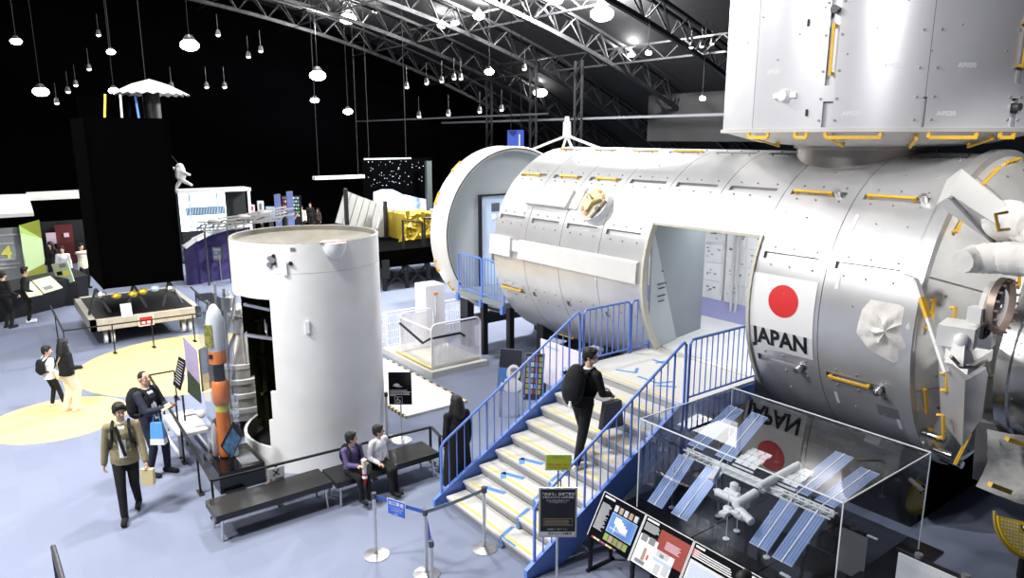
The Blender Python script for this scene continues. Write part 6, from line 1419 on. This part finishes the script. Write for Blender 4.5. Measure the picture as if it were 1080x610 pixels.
mb = MB(); mb.tube([a, b, b+(b-a)*1.2], .028, 10); mb.build('top_rail', DSTEEL, t, world=True); mb = MB(); mb.bar((a.x, a.y, 0), a, .05); mb.build('post', DSTEEL, t, world=True)
mb = MB(); q = b+(b-a)*1.2; mb.prism([(a.x, a.y, .1), (q.x, q.y, .1), q-V((0, 0, .05)), a-V((0, 0, .05))], (.01, .01, 0)); mb.build('infill_panel', SATIN, t, world=True)

# ================================================================== PEOPLE
def ik(a, t, l1, l2, pole):
    a = V(a); t = V(t); d = t-a; L = min(d.length, (l1+l2)*.998); d = d.normalized(); t = a+d*L
    x = (l1*l1-l2*l2+L*L)/(2*L); h = math.sqrt(max(l1*l1-x*x, 0)); p = V(pole); p = (p-d*p.dot(d)).normalized(); return a+d*x+p*h, t
def face_rz(f): return math.atan2(-f.x, f.y)
def hand(mb, w, d, n, side, curl=.8):
    d = V(d).normalized(); n = V(n); n = (n-d*n.dot(d)).normalized(); a = d.cross(n)*side
    M = Matrix((a, d, n)).transposed()
    mb.ell(w+d*.045, (.040, .055, .019), 10, M); mb.cap(w-d*.02, w+d*.02, .027, .026, 8)
    for k, (o, l) in enumerate(((-.028, .062), (-.010, .074), (.009, .070), (.027, .055))):
        b = w+d*.085+a*(-o); k1 = b+(d*math.cos(curl*.5)+n*math.sin(curl*.5))*l*.5; k2 = k1+(d*math.cos(curl*1.6)+n*math.sin(curl*1.6))*l*.5
        mb.cap(b, k1, .0095, .009, 8); mb.cap(k1, k2, .009, .008, 8)
    b = w+d*.02+a*.032; k1 = b+(d*.6+a*.6+n*.3).normalized()*.038; k2 = k1+(d+n*.5).normalized()*.028; mb.cap(b, k1, .012, .010, 8); mb.cap(k1, k2, .010, .009, 8)
def person(label, loc, f, h=1.7, pz=.905, lean=0, fl=((-.10, .0, .0), (.10, .0, .0)), hl=((-.25, .02, .80), (.25, .02, .80)), kp_=(0, 1, 0), ep_=((-.4, -1, 0), (.4, -1, 0)), yaw=0, pitch=0,
           top=None, topm=NAVY, sleeve=1., hem=0., pants=BLACKF, shoes=BLACKF, hair='short', face=True, near=True, group=None, pw=0., coat=False, child=False, side=0, pn=((1, 0, 0), (-1, 0, 0)), shirt=None, mask=False, glasses=False, seat=False, hairm=None, foot=(0, 1, 0)):
    f = V(f).normalized(); t = thing('person', label, 'person', loc, face_rz(f), group); s = h/1.70; S = Matrix.Scale(s, 4)
    vx = .0085 if near else .016
    hs = 1.12 if child else 1.0; u = V((0, math.sin(R_(lean)), math.cos(R_(lean)))); pel = V((side, 0, pz/s if seat else pz))
    TL_ = .50*(.96 if child else 1)
    Rl = Matrix.Rotation(-R_(lean), 3, 'X')
    nb = pel+u*TL_; sh = [pel+u*(TL_-.055)+V((x, 0, 0)) for x in (-.175, .175)]; hip = [pel+V((x, 0, -.02)) for x in (-.085, .085)]
    hc = nb+u*.06+V((0, .015, .105)); MH = Matrix.Translation(hc) @ Matrix.Rotation(R_(yaw), 4, 'Z') @ Matrix.Rotation(R_(pitch), 4, 'X') @ Matrix.Scale(hs, 4)
    ank = [V(fl[0])+V((0, 0, .085)), V(fl[1])+V((0, 0, .085))]; kn = []; an2 = []
    for i in (0, 1): k, a = ik(hip[i], ank[i], .415, .41, kp_); kn.append(k); an2.append(a)
    el = []; wr = []
    for i in (0, 1): e, w = ik(sh[i], hl[i], .29, .25, ep_[i]); el.append(e); wr.append(w)
    g = MB(S)
    # body
    g.ell(pel+u*.02, (.150, .105, .12), 14, Rl); g.ell(pel+u*.18, (.135, .095, .15), 14, Rl); g.ell(pel+u*.33, (.155, .105, .16), 14, Rl); g.cap(sh[0], sh[1], .052, .052, 10); g.cap(nb-u*.04, hc+V((0, -.02, -.06)), .056, .052, 12)
    for i in (0, 1):
        g.cap(sh[i], el[i], .047, .038, 10); g.cap(el[i], wr[i], .038, .026, 10); d = (wr[i]-el[i]).normalized(); hand(g, wr[i], d, pn[i], 1 if i == 0 else -1)
        g.cap(hip[i], kn[i], .080, .055, 12); g.cap(kn[i], an2[i], .053, .036, 12); ft = V(foot)*.15; g.cap(an2[i]-V((0, 0, .035)), an2[i]+ft-V((0, 0, .06)), .034, .026, 10); g.ell(an2[i]-V((0, 0, .05))-V(foot)*.03, .036, 10)
    gh = MB(S @ MH)
    gh.ell((0, -.008, .020), (.074, .092, .095), 16); gh.ell((0, .018, -.050), (.056, .066, .062), 14); gh.ell((0, .04, -.085), (.028, .03, .024), 10); gh.cap((0, .086, .0), (0, .104, -.026), .010, .014, 8)
    for x in (-1, 1): gh.ell((x*.077, -.008, -.008), (.011, .019, .031), 8); gh.ell((x*.035, .068, -.028), (.022, .018, .02), 8)
    b = len(g.v); g.v += gh.v; g.f += [tuple(b+i for i in q) for q in gh.f]; g.mi += gh.mi
    fuse(g, vx*min(1, s+.1), 2).build('body', SKIN, t)
    if face:
        for x in (-1, 1):
            m = MB(S @ MH); m.ell((x*.031, .0815, .008), (.012, .007, .006), 8); m.build('eye', HAIR, t); m = MB(S @ MH); m.cap((x*.018, .084, .030), (x*.046, .077, .032), .0035, .003, 6); m.build('eyebrow', HAIR, t)
        if not mask: m = MB(S @ MH); m.ell((0, .083, -.055), (.022, .008, .0055), 8); m.build('mouth', mat('lip_tone', (.50, .20, .16), .5), t)
    if mask: m = MB(S @ MH); m.ell((0, .045, -.045), (.064, .066, .052), 14); m.cap((-.076, 0, -.02), (-.05, .06, -.03), .006, .01, 6); m.cap((.076, 0, -.02), (.05, .06, -.03), .006, .01, 6); fuse(m, .006, 1).build('face_mask', MASKF, t)
    if glasses:
        m = MB(S @ MH)
        for x in (-1, 1): m.tube([(x*.033+.024*math.cos(a), .092, .004+.018*math.sin(a)) for a in np.linspace(0, 6.28, 16)[:-1]], .0026, 5, closed=True); m.cap((x*.057, .09, .006), (x*.078, .0, .006), .0024, .0024, 5)
        m.cap((-.01, .094, .006), (.01, .094, .006), .0024, .0024, 5); m.build('glasses', DSTEEL, t)
    m = MB(S @ MH)
    m.ell((0, -.020, .048), (.089, .099, .092), 16); m.ell((0, -.048, .0), (.084, .070, .090), 14); m.ell((0, .046, .090), (.070, .050, .040), 12)
    for x in (-1, 1): m.ell((x*.074, .010, .030), (.018, .050, .050), 8)
    if hair == 'buzz': m = MB(S @ MH); m.ell((0, -.018, .030), (.0795, .094, .090), 16); m.ell((0, -.044, .0), (.073, .060, .078), 14)
    if hair == 'long':
        m.ell((0, -.022, .035), (.102, .112, .102), 16); m.ell((0, -.04, -.06), (.108, .085, .11), 14)
        m.cap((0, -.05, .0), (0, -.085, -.17), .10, .11, 12); m.cap((-.065, -.03, 0), (-.10, -.03, -.19), .055, .06, 8); m.cap((.065, -.03, 0), (.10, -.03, -.19), .055, .06, 8)
    fuse(m, .008 if near else .014, 2).build('hair', hairm or HAIR, t)
    # trousers
    p = MB(S); e = .014+pw*.3
    if pants:
        p.ell(pel+u*.03-V((0, 0, .01)), (.163+e*.3, .118+e*.3, .12), 14, Rl)
        for i in (0, 1): p.cap(hip[i], kn[i], .090+e*.4, .066+pw, 12); p.cap(kn[i], an2[i]-V((0, 0, .0)), .066+pw, .050+pw, 12)
        fuse(p, .011 if near else .018, 2).build('trousers', pants, t)
    for i in (0, 1):
        m = MB(S); a = an2[i]; ft = V(foot)
        m.cap(a-V((0, 0, .045))-ft*.045, a-V((0, 0, .050))+ft*.165, .046, .041, 12); m.cap(a-V((0, 0, .02)), a-V((0, 0, .05)), .042, .042, 10)
        fu = fuse(m, .008 if near else .014, 1); fu.v = [(x, y, max(z, (a.z-.085)*s)) for x, y, z in fu.v]; fu.build('shoe', shoes, t)
    # top
    m = MB(S); e = .022
    m.ell(pel+u*(.05), (.158+e, .112+e, .13), 14, Rl); m.ell(pel+u*.18, (.140+e, .100+e, .16), 14, Rl); m.ell(pel+u*.33, (.158+e*.8, .108+e, .165), 14, Rl); m.cap(sh[0], sh[1], .066, .066, 12); m.ell(nb-u*.03, (.085, .075, .045), 12, Rl)
    if hem and not seat: z0_ = pel.z-hem; m.loft([((side, -.01, z0_), .165+e, .125+e, 0), ((side, 0, pel.z), .162+e, .122+e, 0), ((side, 0, pel.z+.12), .15+e, .11+e, 0)], 20)
    if coat:
        b0 = pel.z; m.loft([((side, .0, .12), .27, .20, 0), ((side, 0, .5), .25, .18, 0), ((side, 0, b0), .215, .16, 0), ((side, 0, b0+.3), .20, .145, 0)], 20); m.cap(sh[0], sh[1], .072, .072, 12)
    for i in (0, 1):
        w2 = el[i].lerp(wr[i], .97 if sleeve == 1 else 0.3); m.cap(sh[i], el[i], .064, .055, 12); m.cap(el[i], w2, .055, .045, 12)
    if seat: pass
    tp = fuse(m, .011 if near else .018, 2).build('jacket' if not (topm is SHIRTW) else 'shirt', topm, t)
    if shirt:
        m = MB(S); c = pel+u*.33; fy = Rl @ V((0, 1, 0))
        m.hexa([pel+u*.02+V((-.045, 0, 0))+fy*.125, pel+u*.02+V((.045, 0, 0))+fy*.125, pel+u*.02+V((.045, 0, 0))+fy*.144, pel+u*.02+V((-.045, 0, 0))+fy*.144, nb-u*.03+V((-.05, 0, 0))+fy*.06, nb-u*.03+V((.05, 0, 0))+fy*.06, nb-u*.05+V((.05, 0, 0))+fy*.098, nb-u*.05+V((-.05, 0, 0))+fy*.098])
        m.ell(nb+u*.0, (.062, .062, .035), 12, Rl); m.ell(pel+u*.24, (.05, .14, .17), 12, Rl); m2 = fuse(m, .009, 1); m2.build('shirt', shirt, t)
    W = WM[t] @ S
    return t, dict(s=s, W=W, u=u, pel=pel, nb=nb, sh=sh, wr=wr, el=el, hc=hc, Rl=Rl, an=an2)
def backpack(label, P, size=(.15, .09, .24), m=BLACKF, drop=0, parts=True):
    W, u, Rl = P['W'], P['u'], P['Rl']; c = P['pel']+u*(.26-drop)-(Rl @ V((0, 1, 0)))*(.135+size[1]*.75); loc = W @ c
    t = thing('backpack', label, 'backpack', tuple(loc), 0); WM[t] = Matrix.Translation(loc)
    b = MB(W); b.ell(c, size, 16, Rl); b.ell(c-u*.05, (size[0]*1.02, size[1]*1.05, size[2]*.8), 14, Rl); b.ell(c-u*.06-(Rl @ V((0, 1, 0)))*.045, (size[0]*.75, size[1]*.8, size[2]*.5), 12, Rl); fuse(b, .012, 2).build('bag_body', m, t, world=True)
    for i, x in enumerate((-1, 1)):
        st_ = MB(W); q = [c+u*.12+V((x*.08, 0, 0))+(Rl @ V((0, .05, 0))), P['sh'][i].lerp(P['nb'], .42)+u*.060, P['sh'][i].lerp(P['nb'], .38)+(Rl @ V((0, .115, 0)))-u*.02, P['pel']+u*.25+V((x*.12, 0, 0))+(Rl @ V((0, .13, 0))), P['pel']+u*.14+V((x*.18, 0, 0)), c-u*.15+V((x*.1, 0, 0))]
        st_.tube(q, .020, 8); st_.build('strap', m, t, world=True)
    return t
def carry(label, name, cat, P, i, size, m, drop=.10, fwd=0, rot=0, n='bag_body'):
    W = P['W']; w = P['wr'][i]; d = (P['wr'][i]-P['el'][i]).normalized(); g = W @ (w+d*.09)
    t = thing(name, label, cat, tuple(g)); b = MB(Matrix.Translation(g) @ Matrix.Rotation(rot, 4, 'Z')); w_, dd, hh = size
    b.hexa([(-w_/2*.92, -dd/2, -drop-hh), (w_/2*.92, -dd/2, -drop-hh), (w_/2*.92, dd/2, -drop-hh), (-w_/2*.92, dd/2, -drop-hh), (-w_/2, -dd/2*.7, -drop), (w_/2, -dd/2*.7, -drop), (w_/2, dd/2*.7, -drop), (-w_/2, dd/2*.7, -drop)]); b.build(n, m, t, world=True)
    b = MB(Matrix.Translation(g) @ Matrix.Rotation(rot, 4, 'Z')); b.tube([(-w_*.25, 0, -drop), (-w_*.12, 0, -.0), (w_*.12, 0, -.0), (w_*.25, 0, -drop)], .006, 6); b.build('handle', m, t, world=True); return t

# man in khaki jacket walking toward the viewer
b_ = at(139, 542, 0); f = -FW*.92+RT*.38
t, P = person('man in khaki jacket and glasses walking toward the viewer with a paper bag', (b_.x, b_.y, 0), f, 1.73, fl=((-.08, -.20, .03), (.06, .22, .0)), hl=((-.27, .14, .83), (.27, -.02, .80)), yaw=22, pitch=-4, topm=KHAKI, hem=.10, shirt=SHIRTW, glasses=True)
backpack('black backpack worn by the man in the khaki jacket', P, (.14, .07, .2))
carry('small tan paper bag held by the man in the khaki jacket', 'paper_bag', 'bag', P, 0, (.18, .09, .24), PAPER, .03, rot=math.atan2(RT.y, RT.x))
mb = MB(P['W']); mb.tube([P['nb']+V((.06, .10, -.02)), P['pel']+V((.0, .155, .2)), P['pel']+V((-.03, .155, .05))], .022, 8); mb.build('tie', BLACKF, t, world=True)
# man in dark suit
b_ = at(165, 500, 0); f = RT*.95-FW*.25
t, P = person('man in dark navy suit and glasses looking up, wearing a backpack', (b_.x, b_.y, 0), f, 1.78, lean=-4, fl=((-.12, .12, .0), (.10, -.02, .0)), hl=((-.08, .34, 1.14), (.10, .36, 1.16)), yaw=-14, pitch=12, topm=NAVY, hem=.12, pants=NAVY, shirt=SHIRTW, glasses=True, hair='buzz', pn=((0, 0, 1), (0, 0, 1)))
backpack('black backpack worn by the man in the navy suit', P, (.17, .11, .26))
W = P['W']; g = W @ V((.10, .40, 1.16)); mb = MB(); mb.box(g+V((0, 0, .03)), (.2, .16, .005), Matrix.Rotation(R_(25), 3, 'X')); tag(mb.build('leaflet', PAPER), 'folded tan leaflet held by the man in the navy suit', 'paper')
e_ = P['el'][1]; g = W @ (P['el'][1].lerp(P['wr'][1], .5)); t = thing('carrier_bag', 'blue and white carrier bag hanging from the suited man’s arm', 'bag', tuple(g)); ra = math.atan2(RT.y, RT.x)
mb = MB(Matrix.Translation(g) @ Matrix.Rotation(ra, 4, 'Z')); mb.m = 0; mb.hexa([(-.10, -.05, -.46), (.11, -.05, -.46), (.11, .05, -.46), (-.10, .05, -.46), (-.085, -.03, -.2), (.095, -.03, -.2), (.095, .03, -.2), (-.085, .03, -.2)]); mb.m = 1; mb.hexa([(-.11, -.055, -.56), (.12, -.055, -.56), (.12, .055, -.56), (-.11, .055, -.56), (-.102, -.052, -.46), (.112, -.052, -.46), (.112, .052, -.46), (-.102, .052, -.46)]); mb.build('bag_body', [LBLUE, SHIRTW], t, world=True)
mb = MB(Matrix.Translation(g) @ Matrix.Rotation(ra, 4, 'Z')); mb.tube([(-.06, 0, -.22), (-.02, 0, .0), (.03, 0, .0), (.07, 0, -.22)], .008, 6); mb.build('handle', LBLUE, t, world=True)
# woman and boy seen from behind
b_ = at(76, 434, 0); t, P = person('woman with long black hair, black jacket and cream trousers seen from behind', (b_.x, b_.y, 0), FW*.9+RT*.5, 1.52, fl=((-.10, -.06, 0), (.08, .06, 0)), hl=((-.28, .1, .86), (.22, .2, 1.02)), yaw=15, topm=BLACKF, hem=.04, pants=CREAMF, shoes=SHOEW, hair='long', face=False, pw=.03)
g = P['W'] @ V((-.22, -.06, .86)); t = thing('shoulder_bag', 'small white shoulder bag worn by the woman in cream trousers', 'bag', tuple(g)); mb = MB(); mb.M = Matrix.Translation(g); mb.ell((0, 0, -.02), (.10, .07, .11), 12); fuse(mb, .012, 1).build('bag_body', CREAMF, t, world=True)
mb = MB(P['W']); mb.tube([V((-.22, -.06, .94)), V((-.06, -.150, 1.15)), V((.1, -.10, 1.42)), V((.12, .02, 1.455))], .012, 6); mb.build('strap', CREAMF, t, world=True)
b_ = at(57, 429, 0); t, P = person('boy in white shirt with black trousers seen from behind beside the woman', (b_.x, b_.y, 0), FW*.85+RT*.45, 1.30, fl=((-.09, .02, 0), (.13, .2, 0)), hl=((-.24, .02, .84), (.22, .1, .9)), yaw=-40, topm=SHIRTW, hem=.1, shoes=SHOEW, face=False, child=True)
backpack('black backpack worn by the boy beside the woman', P, (.15, .09, .22))
# seated children: hips on the bench, facing the stanchions (+X), looking to the stairs
for px, py, lb, m_, pl, hr in ((373, 497, 'child in purple jacket sitting on the bench holding a toy rocket', PURP, 0, 'a'), (399, 487, 'child in white jacket sitting on the bench, turned to the stairs', SHIRTW, 1, 'b')):
    q = at(px, py, .47); y = q.y; s = 1.28/1.7; bx_ = -9.52
    t, P = person(lb, (bx_+.08, y, 0), V((1, .15 if pl == 0 else .25, 0)), 1.28, pz=.50, lean=4, seat=True, fl=((-.09, .50, .10), (.09, .46, .10)) if pl == 0 else ((-.07, .46, .06), (.05, .50, .06)), kp_=(0, .3, 1), hl=((-.09, .34, .86), (.08, .36, .84)) if pl == 0 else ((-.24, -.02, .62), (.2, .26, .74)), yaw=52 if pl == 0 else 48, pitch=4, topm=m_, hem=.06, child=True, pants=BLACKF, shoes=BLACKF, pn=((0, 0, -1), (0, 0, -1)), shirt=SHIRTW if pl else None)
    if pl == 0:
        backpack('black backpack worn by the child in the purple jacket', P, (.15, .09, .2))
        g = P['W'] @ (P['wr'][0].lerp(P['wr'][1], .5)+V((0, .10, .0))); t = thing('toy_rocket', 'red and white toy rocket held pointing down by the seated child', 'toy', tuple(g-V((0, 0, .3)))); 
        for (z0, z1, r0, r1, mm, nm) in ((-.02, .10, .035, .04, CREAMF, 'stuffed_head'), (-.12, -.02, .03, .035, WHITE, 'body'), (-.15, -.12, .034, .034, RED, 'band'), (-.19, -.15, .045, .03, WHITE, 'fin'), (-.34, -.19, .008, .035, RED, 'nose_cone')):
            mb = MB(Matrix.Translation(g)); mb.cyl((0, 0, z0), (0, 0, z1), r0, r1, 12); mb.build(nm, mm, t, world=True)
# woman in long black coat at the foot of the stairs
b_ = at(483, 516, 0); t, P = person('woman with long black hair and long black coat at the foot of the stairs', (b_.x, b_.y, 0), FW*.75-RT*.45, 1.56, hl=((-.22, .06, .84), (.22, .02, .82)), topm=BLACKF, hair='long', coat=True, face=False, shoes=CREAMF)
# man climbing the stairs
t, P = person('man in black climbing the stairs, wearing a face mask and backpack', (-6.95, 6.48, .825), V((-.05, 1, 0)), 1.72, lean=13, fl=((-.09, .02, .0), (.09, -.22, -.165+.02)), hl=((-.02, .42, 1.02), (.14, .40, .98)), yaw=-58, pitch=-6, topm=BLACKF, shoes=SHOEW, mask=True, shirt=None, pn=((0, 0, -1), (0, 0, -1)), hem=.02)
mb = MB(P['W']); mb.ell(P['nb']+V((0, .0, .0)), (.075, .075, .035), 12); mb.build('collar', SHIRTW, t, world=True)
bp = backpack('large black backpack worn by the man climbing the stairs', P, (.17, .14, .30))
mb = MB(P['W']); q = P['pel']+V((.06, -.30, .06)); mb.ell(q, (.035, .02, .045), 8); mb.ell(q+V((0, 0, .05)), (.025, .02, .02), 8); tag(fuse(mb, .007, 1).build('bag_charm', SHIRTW), 'small white charm dangling from the large black backpack on the stairs', 'charm')
carry('charcoal tote bag held by the man climbing the stairs', 'tote_bag', 'bag', P, 1, (.10, .40, .40), GBAG, .10, rot=-.1)
# pair at the left edge, dark clothes
for px, py, lb in ((10, 346, 'dark-clothed visitor at the left edge with back turned, nearer the corner'), (31, 340, 'dark-clothed visitor in white shoes leaning over the black desk')):
    b_ = at(px, py, 0); t, P = person(lb, (b_.x, b_.y, 0), FW*.9+RT*.3 if px < 20 else FW*.5+RT*.8, 1.68, lean=6 if px > 20 else 2, topm=BLACKF, pants=BLACKF, shoes=BLACKF if px < 20 else SHOEW, face=False, hl=((-.24, .15, .9), (.24, .2, .95)), near=True)
# head at the bottom edge reading the sloped panels
b_ = at(786, 604, 1.22); t, P = person('dark-haired child at the bottom edge standing before the sloped panels', (b_.x, b_.y-.02, 0), V((0, 1, 0)), 1.24, topm=NAVY, child=True, face=False)
# far visitors
FARP = [((65, 262), 1.62, SHIRTW, CREAMF, 'visitor in white top by the dark red wall, far left', -FW+RT*.4, 'short'), ((53, 257), 1.66, BLACKF, BLACKF, 'dark-clothed visitor beside the pink notice, far left', -FW, 'long'), ((85, 259), 1.66, CREAMF, BLACKF, 'visitor in beige coat pointing toward the black tower', RT*.9-FW*.4, 'short'),
        ((318, 218), 1.66, mat('beige_coat', (.62, .56, .46), .8), BLACKF, 'visitor in beige coat, left of three behind the rocket stage', -FW, 'short'), ((327, 215), 1.70, BLACKF, BLACKF, 'visitor in black, middle of three behind the rocket stage', -FW, 'short'), ((335, 221), 1.45, mat('dark_brown_coat', (.05, .03, .025), .8), BLACKF, 'short visitor in dark brown, right of three behind the rocket stage', -FW-RT*.4, 'long'),
        ((402, 248), 1.60, BLACKF, NAVY, 'visitor in black with a red bag just right of the rocket stage', -FW, 'short')]
for (px, py), h, m_, pn_, lb, f, hr in FARP:
    q = ray(px, py); k = (h-.08-CAM_H)/q.z*(1.035 if px == 402 else 1); p = CAMP+q*k
    arms = ((-.24, .05, .82), (.24, .05, .82)) if 'pointing' not in lb else ((-.24, .05, .82), (.25, .5, 1.38))
    t, P = person(lb, (p.x, p.y, 0), f, h, hl=arms, topm=m_, pants=pn_, hair=hr, near=False, hem=.15 if 'coat' in lb else .05, face=True, pw=.01)
    if 'red bag' in lb: mb = MB(P['W']); mb.box((.2, .14, .85), (.18, .08, .3)); tag(mb.build('bag', mat('bag_red', (.65, .02, .02), .6)), 'small bright red bag carried by the visitor right of the rocket stage', 'bag')
